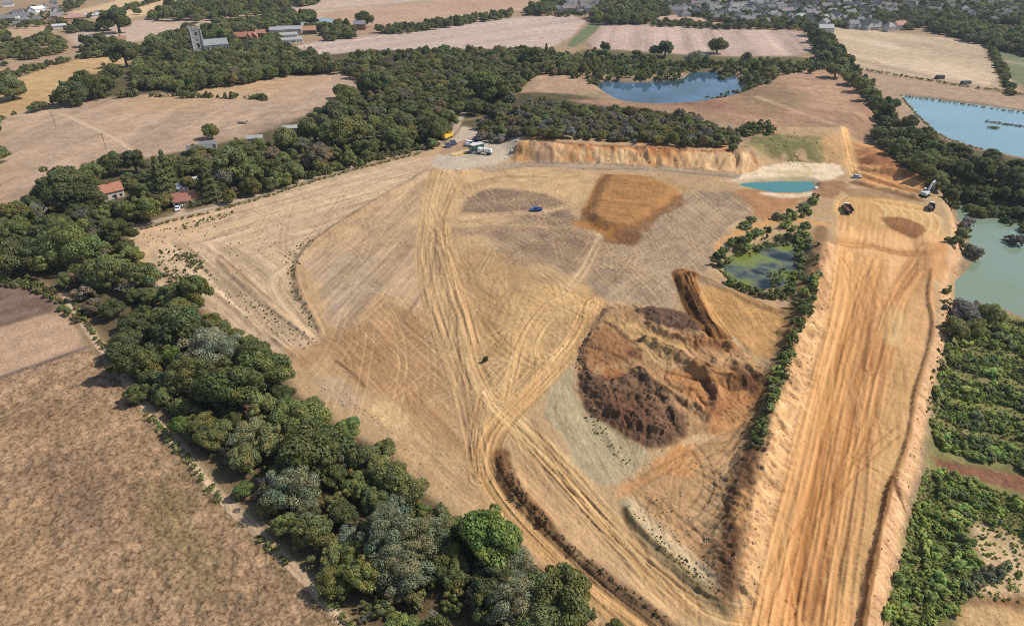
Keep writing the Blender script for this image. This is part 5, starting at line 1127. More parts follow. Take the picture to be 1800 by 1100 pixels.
fm([(0, 126), (60, 110), (140, 95), (200, 84), (206, 87), (130, 99), (40, 127), (0, 138)], 34, (1.2, 2.2))
fm([(0, 64), (10, 52), (16, 60), (8, 70), (0, 74)], 6, (1.8, 3)); fm([(70, 62), (85, 48), (92, 56), (80, 66)], 7, (1.8, 3)); fm([(115, 55), (125, 40), (175, 40), (180, 50)], 16, (2.5, 4))
fm([(0, 30), (60, 10), (130, 0), (160, -10), (120, 25), (125, 40), (60, 44), (0, 48)], 42, (1.8, 3.4)); fm([(150, 28), (240, 8), (300, -8), (230, 12)], 22, (2, 3.5))
fm([(445, 38), (470, 26), (550, 26), (555, 48), (520, 45), (470, 50), (430, 55)], 44, (3.5, 5.5)); fm([(560, 50), (572, 42), (590, 50), (600, 60), (580, 68), (566, 62)], 12, (2.5, 4.5))
fm([(575, 45), (598, 38), (612, 44), (625, 50), (620, 62), (600, 62)], 20, (2.5, 4)); fm([(655, 52), (700, 46), (780, 34), (860, 24), (900, 18), (900, 24), (780, 44), (700, 55)], 60, (2.2, 4))
fm([(925, 14), (960, 0), (1010, -6), (960, 20), (930, 20)], 26); fm([(1036, 36), (1046, 18), (1060, 8), (1110, -2), (1160, 2), (1180, 20), (1150, 28), (1145, 38), (1060, 38)], 80)
fm([(1146, 36), (1200, 34), (1250, 40), (1300, 42), (1290, 48), (1200, 42), (1150, 42)], 34, (1.8, 3.2)); fm([(1240, 22), (1320, 30), (1420, 36), (1430, 48), (1300, 46)], 60, (2.2, 4))
fm([(1635, 50), (1640, 38), (1700, 36), (1800, 60), (1900, 80), (1900, 108), (1800, 92), (1740, 78), (1700, 66)], 130, (3, 5.2))
fm([(1735, 76), (1745, 80), (1770, 120), (1786, 160), (1776, 162), (1757, 120)], 60, (1.4, 2.4), cols={'dk': 3, 'md': 3, 'ol': 2})
fm([(1560, 40), (1620, 22), (1700, 26), (1640, 36), (1600, 50)], 40, (3, 5)); fm([(1600, 14), (1700, 20), (1760, 30), (1900, 55), (1900, 30), (1750, 10), (1650, 0)], 90, (3, 5))
fm([(900, -8), (1300, -8), (1900, 10), (1900, -40), (1300, -60), (900, -60)], 240, (4, 7)); fm([(900, -8), (0, -8), (-200, -60), (900, -60)], 180, (4, 7))
fm([(1170, 12), (1340, 2), (1640, 6), (1800, 14), (1800, 44), (1640, 24), (1440, 40), (1250, 34)], 260, (1.6, 3.2), pack=.4); fm([(1430, 20), (1560, 10), (1620, 20), (1560, 45), (1450, 45)], 110, (2.2, 4.5)); fm([(1180, 15), (1440, 2), (1440, 40), (1250, 30)], 170, (1.8, 3.6)); fm([(1640, 2), (1800, 8), (1800, 44), (1700, 24)], 130, (2.4, 4.4)); fm([(1150, 2), (1440, -4), (1640, 4), (1640, 16), (1440, 10), (1180, 10)], 160, (2.0, 4.0)); fm([(960, 20), (1040, 10), (1050, 18), (1000, 24)], 24, (1.5, 3))
fm([(-250, 300), (-10, 210), (-10, 350), (-200, 420)], 30); fm([(1810, 300), (2000, 320), (2000, 380), (1820, 372)], 30)
far.build("far woods hedges and garden trees around the fields and town", "woodland")
# bushes in a line along the dry field, hedges
for px, py, r in [(50, 188, 4), (93, 183, 2.5), (105, 182, 3), (131, 178, 3), (143, 176, 4), (157, 173, 5), (168, 170, 7), (182, 170, 5), (218, 166, 9), (228, 166, 7), (239, 165, 7), (267, 167, 4), (277, 168, 4), (285, 168, 5), (295, 168, 3), (304, 168, 3), (314, 166, 5), (332, 166, 10), (350, 169, 4), (357, 169, 4), (364, 169, 4), (371, 169, 4), (383, 170, 3), (396, 169, 6), (408, 169, 7), (415, 169, 5), (430, 171, 3), (443, 170, 7), (453, 169, 7), (463, 171, 8), (25, 200, 3)]:
    plant(px, py, rpx(px, py, r), 'y', pick({'md': 3, 'dk': 1, 'ol': 1}), label=f"{'round' if r > 6 else 'tiny' if r < 4 else 'small'} bush in the dry field row " + ("left of the dark clump" if px < 100 else "by the dark clump" if px < 190 else "under the wood edge" if px < 260 else "midway along" if px < 390 else "at its right end"), group="bushes in the row across the dry field")
def hedge(name, pts, w, h, cols, label, step=.9, nq=26, size=(.16, .3), z=None):
    L = smooth_line(W(pts), 3); rng = np.random.default_rng(hash(label) % 1000 if False else len(label)); V, T, acc = [], [], 0
    for i in range(len(L) - 1):
        d = L[i + 1] - L[i]; l = np.hypot(*d); k = max(1, int(l / step))
        for j in range(k):
            p = L[i] + d * (j + R.random()) / k + NR.normal(size=2) * w * .18
            P, nn, tone = crown_points(rng, nq * 2, 4, shape=(1, 1, 1.0), lobe=(.4, .6))
            hh = h * R.uniform(.7, 1.15); P[:, 2] = (P[:, 2] * .55 + .55) * hh; P[:, :2] *= w * .6
            v, f = leaf_quads(P + np.array((p[0], p[1], stand_z(*p))), nn, rng.uniform(*size, len(P)), rng)
            V.append(v); T.append(np.repeat(tone, 4, axis=0) * vary(pick(cols))[None])
    V = np.concatenate(V); me = np_mesh(name, V, np.arange(len(V)).reshape(-1, 4), M_LEAFC); tone_attr(me, np.concatenate(T))
    return tag(link(bpy.data.objects.new(name, me)), label, "hedge")
hedge("hedge", [(318, 362), (335, 366), (352, 362), (376, 352)], 3.2, 2.6, {'dk': 3, 'md': 1}, "clipped dark hedge in front of the white cottage")
hedge("hedge", [(380, 372), (480, 343), (560, 317), (650, 292), (740, 271)], 1.5, 1.1, {'md': 3, 'ol': 3, 'dk': 1}, "low scruffy hedge between the lane and the quarry", step=1.3)
hedge("hedge", [(225, 410), (300, 390), (370, 374)], 1.2, .8, {'ol': 3, 'br': 2, 'md': 1}, "low weedy bank along the lane below the cottages", step=1.3)
hedge("hedge", [(1503, 122), (1560, 131), (1650, 146), (1700, 154), (1765, 162), (1800, 168)], 2.2, 1.6, {'br': 3, 'ol': 3, 'md': 1, 'dk': 1}, "thin brownish hedge below the pale stubble field", step=2.0, size=(.25, .45))
hedge("hedge", [(260, 727), (300, 775), (335, 815), (360, 845), (385, 880)], 1.6, .9, {'ol': 3, 'lt': 1, 'md': 2}, "low green hedge along the upper part of the sandy path", step=1.0)
hedge("hedge", [(455, 945), (480, 968), (505, 990)], 1.4, .8, {'ol': 3, 'lt': 2, 'md': 2}, "low green hedge beside the lit stretch of sandy path", step=1.0)
hedge("hedge", [(565, 1045), (590, 1070), (620, 1105)], 1.6, 1.0, {'lt': 2, 'md': 3}, "green bank at the bottom end of the sandy path", step=.8)
hedge("hedge", [(130, 530), (150, 565), (168, 592), (185, 615)], 1.3, .9, {'ol': 3, 'md': 2}, "low hedge between the pale strip field and the path", step=.9)
hedge("hedge", [(1583, 168), (1640, 175), (1720, 186), (1800, 198), (1900, 212)], 1.6, .9, {'ol': 3, 'md': 2}, "reedy fringe along the straight far bank of the pale lake", step=1.6)
hedge("hedge", [(1586, 172), (1622, 214), (1652, 240), (1690, 254), (1740, 268)], 1.6, .8, {'ol': 3, 'br': 1}, "reedy fringe along the near bank of the pale lake", step=1.6)
hedge("hedge", [(1062, 141), (1110, 145), (1170, 141), (1204, 137)], 2.2, 1.2, {'ls': 3, 'md': 1}, "pale reed bed along the far shore of the blue lake", step=1.2)
hedge("hedge", [(1735, 213), (1760, 216), (1800, 222), (1830, 226)], 2.0, .8, {'ol': 2, 'br': 3}, "long reedy islet in the pale blue lake", step=.8, nq=30)
hedge("hedge", [(1741, 223), (1746, 224), (1752, 224)], 3.0, 1.0, {'ol': 2, 'md': 2}, "small round reedy islet in the pale blue lake", step=.5, nq=30)

# ---- bushes round the ponds and on the ridge
rows = lambda px, py: (py - .27 * (px - 1640) + 5 * math.sin(px / 23)) % 50 < 33
rows2 = lambda px, py: vn(np.array([px / 26.0]), np.array([py / 22.0]), 5)[0] > .42
def bushes(poly, rr_, n, cols, z=0, pack=.62, kinds=None, mask=None):
    for x, y, r in fill(poly, rr_, n, z=z, pack=pack, mask=mask):
        px, py = topix(x, y, ground_z(x, y) + r * .5); plant(px, py, r, pick(kinds or {'y': 1}), pick(cols), world=(x, y))
GC_ = {'md': 3, 'sg': 3, 'sd': 1, 'lt': .6}
bushes([(1255, 470), (1258, 440), (1290, 425), (1292, 440), (1272, 465)], (1.6, 2.6), 8, GC_)
bushes([(1275, 432), (1330, 408), (1370, 396), (1425, 398), (1420, 420), (1370, 425), (1300, 440)], (1.4, 2.6), 22, GC_)
bushes([(1408, 425), (1424, 420), (1410, 480), (1395, 500), (1398, 460)], (1.2, 2.2), 12, GC_)
bushes([(1262, 492), (1300, 505), (1350, 518), (1388, 510), (1400, 490), (1385, 528), (1340, 525), (1290, 508)], (1.1, 2.0), 20, {'md': 4, 'lt': 1, 'ol': 1})
bushes([(1295, 402), (1330, 382), (1326, 395), (1300, 408)], (1.1, 1.9), 6, GC_)
bushes([(1365, 385), (1400, 372), (1430, 345), (1440, 350), (1415, 385), (1380, 392)], (1.4, 2.4), 13, GC_)
bushes([(1412, 500), (1438, 492), (1430, 540), (1405, 590), (1385, 590), (1398, 550)], (1.2, 2.0), 14, GC_)
bushes([(1385, 600), (1400, 600), (1375, 680), (1350, 740), (1338, 730), (1362, 660)], (.9, 1.7), 20, GC_)
bushes([(1318, 780), (1332, 745), (1345, 750), (1335, 795)], (.8, 1.5), 6, GC_)
bushes([(1430, 440), (1442, 440), (1436, 480), (1426, 470)], (.7, 1.1), 5, {'lt': 2, 'md': 2})
bushes([(1655, 505), (1670, 500), (1672, 530), (1660, 545)], (1.0, 1.8), 5, {'ol': 2, 'md': 2, 'gy': 1})
for px, py, r, kd, c in [(1700, 395, 16, 'y', 'gy'), (1692, 412, 14, 'y', 'md'), (1706, 440, 16, 'y', 'gy'), (1716, 445, 12, 'y', 'br'), (1680, 425, 12, 'y', 'ol'), (1779, 390, 7, 'g', 'gy'), (1788, 424, 12, 'y', 'gy'), (1775, 420, 8, 'y', 'br'), (853, 632, 5, 'y', 'dk'), (1700, 550, 26, 'b', 'gy'), (1740, 555, 22, 'b', 'ls'), (1680, 575, 24, 'b', 'ol'), (1715, 575, 20, 's', 'ls')]:
    plant(px, py, rpx(px, py, r), kd, c)
reeds = Mass('reeds', 506)
for _p in ([(1262, 470), (1290, 500), (1330, 520), (1380, 515), (1372, 506), (1330, 512), (1300, 496), (1276, 476)], [(1395, 430), (1412, 440), (1404, 480), (1385, 508), (1380, 496), (1396, 470)], [(1285, 446), (1330, 432), (1380, 424), (1380, 432), (1330, 440), (1292, 454)], [(1340, 480), (1380, 470), (1390, 490), (1360, 505)]):
    for x, y, r in fill(_p, (.25, .6), 46, z=-2, pack=.5): reeds.add(x, y, stand_z(x, y), r, vary(pick({'sl': 3, 'sg': 2, 'lt': 1})), bush=True)
reeds.build('bright green reeds and weed along the margins of the swampy pond', 'reeds')
# overgrown ground: the ones that show largest one by one, the rest as one growth
SCR = [(1650, 650), (1660, 590), (1690, 560), (1740, 550), (1800, 572), (1860, 590), (1860, 830), (1800, 822), (1720, 805), (1650, 790), (1632, 745)]
bushes(SCR, (.7, 2.2), 92, {'sg': 3, 'sd': 4, 'ol': 1, 'sl': 2}, z=-4, pack=.55, mask=rows)
SCR2 = [(1625, 830), (1660, 825), (1720, 850), (1800, 880), (1860, 900), (1860, 950), (1790, 945), (1730, 905), (1690, 930), (1720, 985), (1740, 1010), (1700, 1040), (1680, 1075), (1590, 1120), (1548, 1095), (1570, 1030), (1590, 960), (1605, 900)]
bushes(SCR2, (.8, 1.9), 96, {'sg': 4, 'sl': 3.5, 'sd': .8}, z=-4, pack=.55, mask=rows2, kinds={'y': 5, 'b': 0})
bushes([(1700, 1010), (1770, 980), (1775, 1000), (1720, 1030)], (1.0, 1.5), 6, {'sv': 1}, z=-4)
scrub = Mass("scrub", 504)
fill_mass(scrub, SCR, (.35, 1.0), 1100, {'sg': 4, 'sd': 4, 'sl': 3}, 46, mask=rows, bush=True, size=(.16, .3), z=-5, pack=.5)
fill_mass(scrub, SCR2, (.35, .9), 800, {'sg': 4, 'sl': 4, 'sd': 1}, 46, mask=rows2, bush=True, size=(.16, .3), z=-5, pack=.5)
fill_mass(scrub, [(1690, 920), (1730, 905), (1800, 950), (1800, 1060), (1700, 1045), (1735, 985)], (.15, .45), 110, {'sg': 3, 'sl': 2}, 24, bush=True, size=(.25, .45), z=-5, pack=.7)
fill_mass(scrub, [(1255, 480), (1262, 440), (1330, 410), (1425, 400), (1420, 450), (1390, 520), (1330, 520)], (.4, .9), 90, {'md': 3, 'lt': 1.5, 'ls': 1}, 40, bush=True, size=(.2, .35), z=-1, pack=.6)
fill_mass(scrub, [(1385, 600), (1430, 500), (1440, 505), (1400, 600), (1350, 740), (1335, 795), (1318, 780)], (.4, 1.0), 130, {'dk': 3, 'md': 3, 'ol': 1}, 50, bush=True, size=(.2, .35), z=2, pack=.5)
fill_mass(scrub, [(1640, 640), (1652, 560), (1662, 500), (1680, 480), (1668, 580), (1650, 680), (1632, 760), (1622, 720)], (.3, .7), 40, {'md': 3, 'lt': 2, 'ol': 2}, 40, bush=True, size=(.2, .35), z=-3, pack=.8)
fill_mass(scrub, [(1320, 245), (1400, 236), (1470, 250), (1475, 278), (1380, 280)], (.12, .32), 150, {'sg': 3, 'ol': 3}, 30, bush=True, size=(.25, .4), z=4, pack=.8)
fill_mass(scrub, SCR, (.15, .45), 700, {'sg': 3, 'sl': 3, 'ol': 1}, 20, bush=True, z=-5, pack=.7)
fill_mass(scrub, SCR2, (.15, .4), 500, {'sg': 3, 'sl': 3, 'ol': 1}, 20, bush=True, z=-5, pack=.7)
fill_mass(scrub, [(1862, 600), (2150, 680), (2250, 1000), (2000, 1000), (1862, 940)], (.4, 1.2), 420, {'sg': 4, 'sl': 3, 'sd': 2}, 20, bush=True, z=-5, pack=.6)
scrub.build("low scrub and young birches overgrowing the low ground", "scrub")
# weeds on the quarry floor
weeds = Mass("weeds", 505)
def weed(poly, n, rr_=(.2, .5), cols={'md': 3, 'ol': 2, 'dk': 1}, nq=16, pack=.5): fill_mass(weeds, poly, (rr_[0] * .75, rr_[1] * .75), n, cols, nq, bush=True, size=(.25, .5), z=0, pack=pack)
weed([(275, 435), (330, 440), (360, 470), (385, 490), (330, 500), (280, 470)], 70, (.3, .8)); weed([(300, 440), (345, 445), (362, 475), (325, 470)], 40, (.5, 1.0)); weed([(290, 475), (330, 500), (300, 510), (270, 480)], 24, (.4, .9))
weed([(230, 410), (420, 380), (480, 430), (400, 500), (330, 500), (260, 450)], 170, (.12, .4)); weed([(280, 405), (320, 395), (420, 370), (400, 382), (330, 404)], 50, (.3, .7), {'md': 2, 'lt': 1, 'ol': 2})
weed([(500, 450), (545, 415), (555, 420), (530, 460), (520, 500), (560, 580), (545, 575), (510, 510)], 110, (.15, .55)); weed([(350, 500), (420, 510), (560, 600), (540, 620), (430, 560)], 130, (.12, .4))
weed([(420, 400), (640, 330), (700, 330), (560, 420), (480, 470)], 110, (.1, .3), {'dk': 2, 'br': 2}); weed([(1015, 712), (1040, 715), (1060, 745), (1115, 810), (1100, 820), (1040, 760)], 46, (.12, .4), {'md': 2, 'lt': 2})
weed([(1100, 885), (1110, 890), (1180, 960), (1280, 1050), (1270, 1060), (1170, 980)], 120, (.12, .34), {'ol': 3, 'br': 1}); weed([(900, 850), (960, 920), (1050, 1000), (1180, 1095), (1150, 1090), (1000, 970), (900, 880)], 70, (.15, .5), {'br': 3, 'ol': 2, 'md': 1})
weed([(1110, 890), (1180, 870), (1270, 980), (1280, 1040)], 80, (.1, .25), {'ol': 3, 'dk': 1}); weed([(600, 640), (760, 840), (840, 900), (620, 720)], 40, (.08, .2), {'br': 3})
weeds.build("scattered green weeds on the bare quarry ground", "weeds")
flush()
# ================================================================== BUILDINGS
def mat_roof(name, col, objcol=False):
    m, nt, p = nodes_of(name); tc = N(nt, "ShaderNodeTexCoord")
    wv = N(nt, "ShaderNodeTexWave"); wv.wave_type = 'BANDS'; wv.bands_direction = 'Z'; wv.inputs["Scale"].default_value = 1.6; wv.inputs["Distortion"].default_value = .6
    nt.links.new(tc.outputs["Object"], wv.inputs["Vector"])
    f, _ = noise_mult(nt, tc.outputs["Object"], 1.1, 5, .72, 1.25)
    r = N(nt, "ShaderNodeMapRange"); r.inputs[3].default_value = .86; r.inputs[4].default_value = 1.06; nt.links.new(wv.outputs["Fac"], r.inputs[0])
    mu = N(nt, "ShaderNodeMath", operation='MULTIPLY'); nt.links.new(f, mu.inputs[0]); nt.links.new(r.outputs[0], mu.inputs[1])
    mx = N(nt, "ShaderNodeVectorMath", operation='SCALE')
    if objcol:
        oi = N(nt, "ShaderNodeObjectInfo"); nt.links.new(oi.outputs["Color"], mx.inputs[0])
    else: mx.inputs[0].default_value = col
    nt.links.new(mu.outputs[0], mx.inputs["Scale"]); nt.links.new(mx.outputs[0], p.inputs["Base Color"]); p.inputs["Roughness"].default_value = .8
    return m
M_ROOF = mat_roof("roof_tiles", None, True)
M_WALL = plain("rendered_wall", None, .85, var=.1, scale=.8, objcol=True)
M_PAINT = plain("painted_metal", None, .4, var=.06, scale=2, objcol=True)
M_GLASS = plain("dark_glass", (.03, .04, .05), .08, var=.05)
M_RUBBER = plain("rubber", (.025, .024, .023), .9, var=.2)
M_STEEL = plain("grey_steel", (.22, .22, .22), .5, metal=.3, var=.15)
M_FLINT = plain("flint_wall", (.36, .34, .31), .9, var=.3, scale=.9)
M_STONE = plain("pale_stone", (.52, .49, .43), .85, var=.15)
M_LEAD = plain("lead_roof", (.24, .26, .25), .7, var=.15, scale=.4)
M_WOOD = plain("weathered_wood", (.2, .155, .11), .9, var=.25, scale=3)
def bbox(bm, c, s, rz=0.0, taper=1.0):
    v = []
    for z in (-1, 1):
        k = taper if z > 0 else 1.0
        for x, y in ((-1, -1), (1, -1), (1, 1), (-1, 1)):
            X, Y = x * s[0] / 2 * k, y * s[1] / 2 * k
            if rz: X, Y = X * math.cos(rz) - Y * math.sin(rz), X * math.sin(rz) + Y * math.cos(rz)
            v.append(bm.verts.new((c[0] + X, c[1] + Y, c[2] + z * s[2] / 2)))
    for f in ((3, 2, 1, 0), (4, 5, 6, 7), (0, 1, 5, 4), (1, 2, 6, 5), (2, 3, 7, 6), (3, 0, 4, 7)): bm.faces.new([v[i] for i in f])
def prism(bm, prof, y0, y1, axis='y'):
    """profile in (x, z) pulled along y (or (y, z) along x)"""
    P = (lambda a, b, t: (a, t, b)) if axis == 'y' else (lambda a, b, t: (t, a, b))
    A = [bm.verts.new(P(a, b, y0)) for a, b in prof]; B = [bm.verts.new(P(a, b, y1)) for a, b in prof]
    n = len(prof); bm.faces.new(A); bm.faces.new(B[::-1])
    for i in range(n): bm.faces.new((A[i], B[i], B[(i + 1) % n], A[(i + 1) % n]))
def part(name, bm, mat, parent=None, color=None, bevel=0.0):
    if bevel: bmesh.ops.bevel(bm, geom=bm.edges[:], offset=bevel, segments=1, affect='EDGES')
    o = link(bpy.data.objects.new(name, bm_mesh(name, bm, mat)), parent)
    if color is not None: o.color = (*color, 1)
    return o
def boxpart(name, c, s, mat, parent=None, color=None, bevel=0.0, **k):
    bm = bmesh.new(); bbox(bm, c, s, **k); return part(name, bm, mat, parent, color, bevel)
def copy_part(o, parent):
    c = o.copy(); scene.collection.objects.link(c); c.parent = parent; return c
def gable_house(root, L, Wd, hw, hr, wall, roof, chim=True, win=(3, 2), hip=0.0, porch=False):
    """long along x, front towards -y"""
    bm = bmesh.new(); a, b = L / 2, Wd / 2
    prism(bm, [(-b, 0), (b, 0), (b, hw), (0, hw + hr - .05), (-b, hw)], -a, a, axis='x'); part('wall', bm, M_WALL, root, wall)
    bm = bmesh.new(); o = .45; t = .16; sl = hr / b
    for s in (-1, 1):
        prism(bm, [(s * (b + o), hw - o * sl), (0, hw + hr), (0, hw + hr + t), (s * (b + o), hw - o * sl + t)], -a - .3 + hip * 0, a + .3, axis='x')
    rf = part('roof', bm, M_ROOF, root, roof)
    if chim:
        boxpart('chimney', (-a * .1, 0, hw + hr + .5), (.9, .7, 1.9), M_WALL, rf, (.22, .12, .08))
    if win[0]:
        w0 = None
        for r_ in range(win[1]):
            for i in range(win[0]):
                x = -a + L * (i + .5) / win[0]; z = 1.3 + 2.4 * r_
                if z + .6 > hw + .3: continue
                for s in (-1, 1):
                    if w0 is None:
                        fb = bmesh.new(); bbox(fb, (0, 0, 0), (1.25, .1, 1.25)); w0 = part('window', fb, M_STONE, root); pane = boxpart('pane', (0, -.04, 0), (1.0, .08, 1.0), M_GLASS, w0); w = w0
                    else: w = copy_part(w0, root); copy_part(pane, w)
                    w.location = (x, s * (b + .02), z); w.rotation_euler = (0, 0, 0 if s < 0 else math.pi)
        boxpart('door', (a * .15, -b - .03, 1.0), (1.0, .1, 2.0), M_PAINT, root, (.05, .06, .08))
    return rf
def house_at(name, px, py, ang, L, Wd, hw, hr, wall, roof, label, cat="house", **k):
    x, y, z = on_ground(px, py); root = empty(name, (x, y, z - .05), math.radians(ang), label, cat); gable_house(root, L, Wd, hw, hr, wall, roof, **k); return root
TER = (.40, .165, .095); GREYR = (.21, .21, .215); BRICK = (.33, .15, .10); WHITE = (.74, .71, .66)
house_at('cottage', 199, 347, 42, 8.6, 5.0, 3.8, 2.6, (.66, .55, .48), TER, "pale walled cottage with a red tiled roof among trees")
house_at('cottage', 331, 358, 20, 11, 5.4, 2.7, 2.6, WHITE, (.36, .15, .10), "low white cottage with a red roof beside the lane", win=(4, 1))
house_at('shed', 323, 335, 25, 4.5, 3.5, 2.2, 1.2, (.8, .8, .78), (.78, .78, .77), "small bright white shed behind the white cottage", "shed", chim=False, win=(0, 0))
house_at('shed', 338, 322, 10, 5, 2.6, 2.1, .8, (.75, .74, .70), (.72, .71, .68), "white garden shed under the conifers behind the white cottage", "shed", chim=False, win=(0, 0))
house_at('barn', 353, 268, 18, 12, 7, 3.0, 1.2, (.2, .19, .18), (.15, .15, .148), "large low barn with a dark grey sheet roof by the dry field", "barn", chim=False, win=(0, 0))
house_at('barn', 367, 261, 18, 8, 5, 2.8, 1.1, (.25, .24, .22), (.2, .2, .195), "lighter grey barn behind the dark sheet roofed barn", "barn", chim=False, win=(0, 0))
house_at('shed', 449, 249, 15, 8, 5, 2.6, .9, (.36, .34, .31), (.34, .33, .31), "pale roofed shed at the field edge right of the grey barns", "shed", chim=False, win=(0, 0))
house_at('shed', 512, 231, 12, 9, 5, 2.6, .9, (.36, .34, .31), (.38, .37, .35), "pale roofed shed at the wood edge left of the willow like tree", "shed", chim=False, win=(0, 0))
house_at('house', 334, 302, 15, 9, 6, 3.2, 2, (.5, .46, .4), (.36, .34, .32), "house with a pale grey roof deep among the trees", win=(3, 1))
house_at('farmhouse', 633, 52, 8, 12, 8, 5.6, 3.0, BRICK, GREYR, "red brick house with a grey slate roof beside a round tree")
house_at('house', 215, 76, 20, 8, 6, 3.2, 2.8, (.5, .3, .22), (.40, .20, .13), "small red roofed house at the wood corner left of the church", win=(2, 1))
# farm and stables behind the church wood
house_at('stable', 512, 75, 22, 21, 6, 3.0, 1.5, (.8, .79, .77), (.34, .34, .31), "long white stable nearest the stubble field", "stable", chim=False, win=(7, 1))
house_at('stable', 507, 66, 22, 17, 6, 3.0, 1.5, (.8, .79, .77), (.36, .36, .34), "long white stable behind the nearest one", "stable", chim=False, win=(6, 1))
house_at('barn', 510, 57, 8, 24, 10, 3.6, 2.4, (.42, .4, .37), (.36, .355, .36), "wide grey roofed barn behind the white stables", "barn", chim=False, win=(0, 0))
house_at('barn', 488, 58, 8, 14, 9, 3.4, 2.2, (.42, .4, .37), (.34, .33, .34), "grey roofed barn left of the wide one", "barn", chim=False, win=(0, 0))
house_at('barn', 545, 60, 10, 13, 8, 4.2, 3.2, (.10, .085, .075), (.46, .22, .14), "dark boarded barn with an orange tiled roof", "barn", chim=False, win=(0, 0))
house_at('barn', 547, 51, 8, 18, 8, 4, 2.4, (.3, .28, .26), (.36, .36, .34), "grey roofed barn behind the orange roofed barn", "barn", chim=False, win=(0, 0))
for px, py, a, L, w, h, hr, c, lb in [(430, 71, 14, 17, 7, 4, 3.4, TER, "long hall with an orange red roof right of the church"), (439, 73, 102, 8, 5.5, 4.0, 3.2, (.36, .14, .09), "first red gabled wing of the hall behind the church"), (448, 71, 102, 8, 5.5, 4.0, 3.2, (.39, .16, .10), "second red gabled wing of the hall behind the church"), (459, 64, 10, 9, 6, 3.4, 2.8, (.42, .2, .13), "red roofed house right of the red gabled wings")]:
    house_at('hall', px, py, a, L, w, h, hr, BRICK, c, lb, "hall", win=(3, 1))
for px, py, a, L, w, h, hr, wc, rc, lb in [(128, 36, 32, 26, 9, 3.2, 2.2, (.42, .25, .18), (.40, .22, .16), "long low red roofed farm building by the golden strip"), (143, 32, 32, 22, 8, 3.2, 2, (.5, .45, .4), (.36, .25, .2), "second low red roofed farm building by the golden strip"), (160, 31, 30, 20, 7, 3, 1.6, (.6, .58, .54), (.52, .5, .48), "pale roofed farm shed right of the red roofed ones"), (180, 26, 25, 14, 7, 3, 1.6, (.2, .18, .17), (.2, .2, .2), "dark farm shed at the end of the golden strip farm"),
                                          (25, 38, 20, 14, 8, 3, 2, (.72, .7, .67), (.6, .6, .6), "white walled house at the left edge of the village"), (66, 22, 60, 16, 8, 4, 2.6, (.78, .77, .75), (.74, .74, .73), "bright white house in the far left village"), (15, 12, 30, 12, 7, 4, 2.6, WHITE, GREYR, "white house with grey roof among the far left trees"), (105, 50, 35, 12, 8, 3, 1.2, (.5, .5, .48), (.5, .5, .49), "flat grey shed beside the left village lane")]:
    house_at('farm_building', px, py, a, L, w, h, hr, wc, rc, lb, "building", chim=False, win=(0, 0))

# church: tower with battlements, belfry and west windows, nave and porch
cx, cy, cz = on_ground(351, 93)
ch = empty('church', (cx, cy, cz), math.radians(31), "flint church with a tall square battlemented tower", "church")
TW, TH = 8.0, 19.5
tw = boxpart('tower', (0, 0, TH / 2), (TW, TW, TH), M_FLINT, ch)
bm = bmesh.new()
for s in (-1, 1):
    for i in range(5):
        t = -TW / 2 + .55 + i * (TW - 1.1) / 4
        bbox(bm, (t, s * TW / 2, TH + .55), (.95, .5, 1.1))
        if 0 < i < 4: bbox(bm, (s * TW / 2, t, TH + .55), (.5, .95, 1.1))
part('battlement', bm, M_STONE, tw)['kind'] = 'stuff'
for sx in (-1, 1):
    for sy in (-1, 1):
        bm = bmesh.new()
        for k in range(3): bbox(bm, (sx * (TW / 2 + .1), sy * (TW / 2 + .1), 3.2 + 6.3 * k), (1.6 - .35 * k, 1.6 - .35 * k, 6.3))
        part('buttress', bm, M_STONE, ch); boxpart('pinnacle', (sx * (TW / 2), sy * (TW / 2), TH + 1.6), (.6, .6, 2.6), M_STONE, tw, taper=.2)
for (x, y, rz) in ((0, -TW / 2, 0), (-TW / 2, 0, 1), (TW / 2, 0, 1)):
    for z, h, w in ((16.0, 3.0, 1.6), (6.6, 3.8, 2.0), (11.0, 1.3, 1.0)):
        s = (w + .6, .22, h + .6) if not rz else (.22, w + .6, h + .6); s2 = (w, .34, h) if not rz else (.34, w, h)
        f = boxpart('window', (x, y, z), s, M_STONE, ch); boxpart('pane', (x, y, z), s2, M_GLASS, f)
part_b = bmesh.new(); bbox(part_b, (0, 0, TH - .2), (TW + .5, TW + .5, .4)); bbox(part_b, (0, 0, 13.6), (TW + .4, TW + .4, .35)); bbox(part_b, (0, 0, 4.4), (TW + .4, TW + .4, .35)); part('string_course', part_b, M_STONE, tw)['kind'] = 'stuff'
bm = bmesh.new(); tube(bm, [(-2, -2, TH), (-2, -2, TH + 5)], [.09, .06], 5); part('flagpole', bm, M_STEEL, tw)
bm = bmesh.new(); prism(bm, [(-5, 0), (5, 0), (5, 6), (0, 10), (-5, 6)], TW / 2, 24, axis='x'); nv = part('nave', bm, M_FLINT, ch)
bm = bmesh.new()
for s in (-1, 1): prism(bm, [(s * 5.4, 5.75), (0, 10.1), (0, 10.35), (s * 5.4, 6.0)], TW / 2, 24.3, axis='x')
part('nave_roof', bm, M_LEAD, ch)
bm = bmesh.new(); prism(bm, [(-2.5, 0), (2.5, 0), (2.5, 3.2), (0, 5.6), (-2.5, 3.2)], -8.5, -5, axis='y'); 
po = part('porch', bm, M_FLINT, ch); po.location = (17, 0, 0)
bm = bmesh.new()
for s in (-1, 1): prism(bm, [(s * 2.8, 2.95), (0, 5.65), (0, 5.85), (s * 2.8, 3.15)], -8.7, -5, axis='y')
part('porch_roof', bm, M_LEAD, po)
for x in (7, 11, 20.5, 22.8): f = boxpart('window', (x, -5.02, 3.6), (1.8, .2, 2.8), M_STONE, ch); boxpart('pane', (x, -5.06, 3.6), (1.3, .2, 2.3), M_GLASS, f)

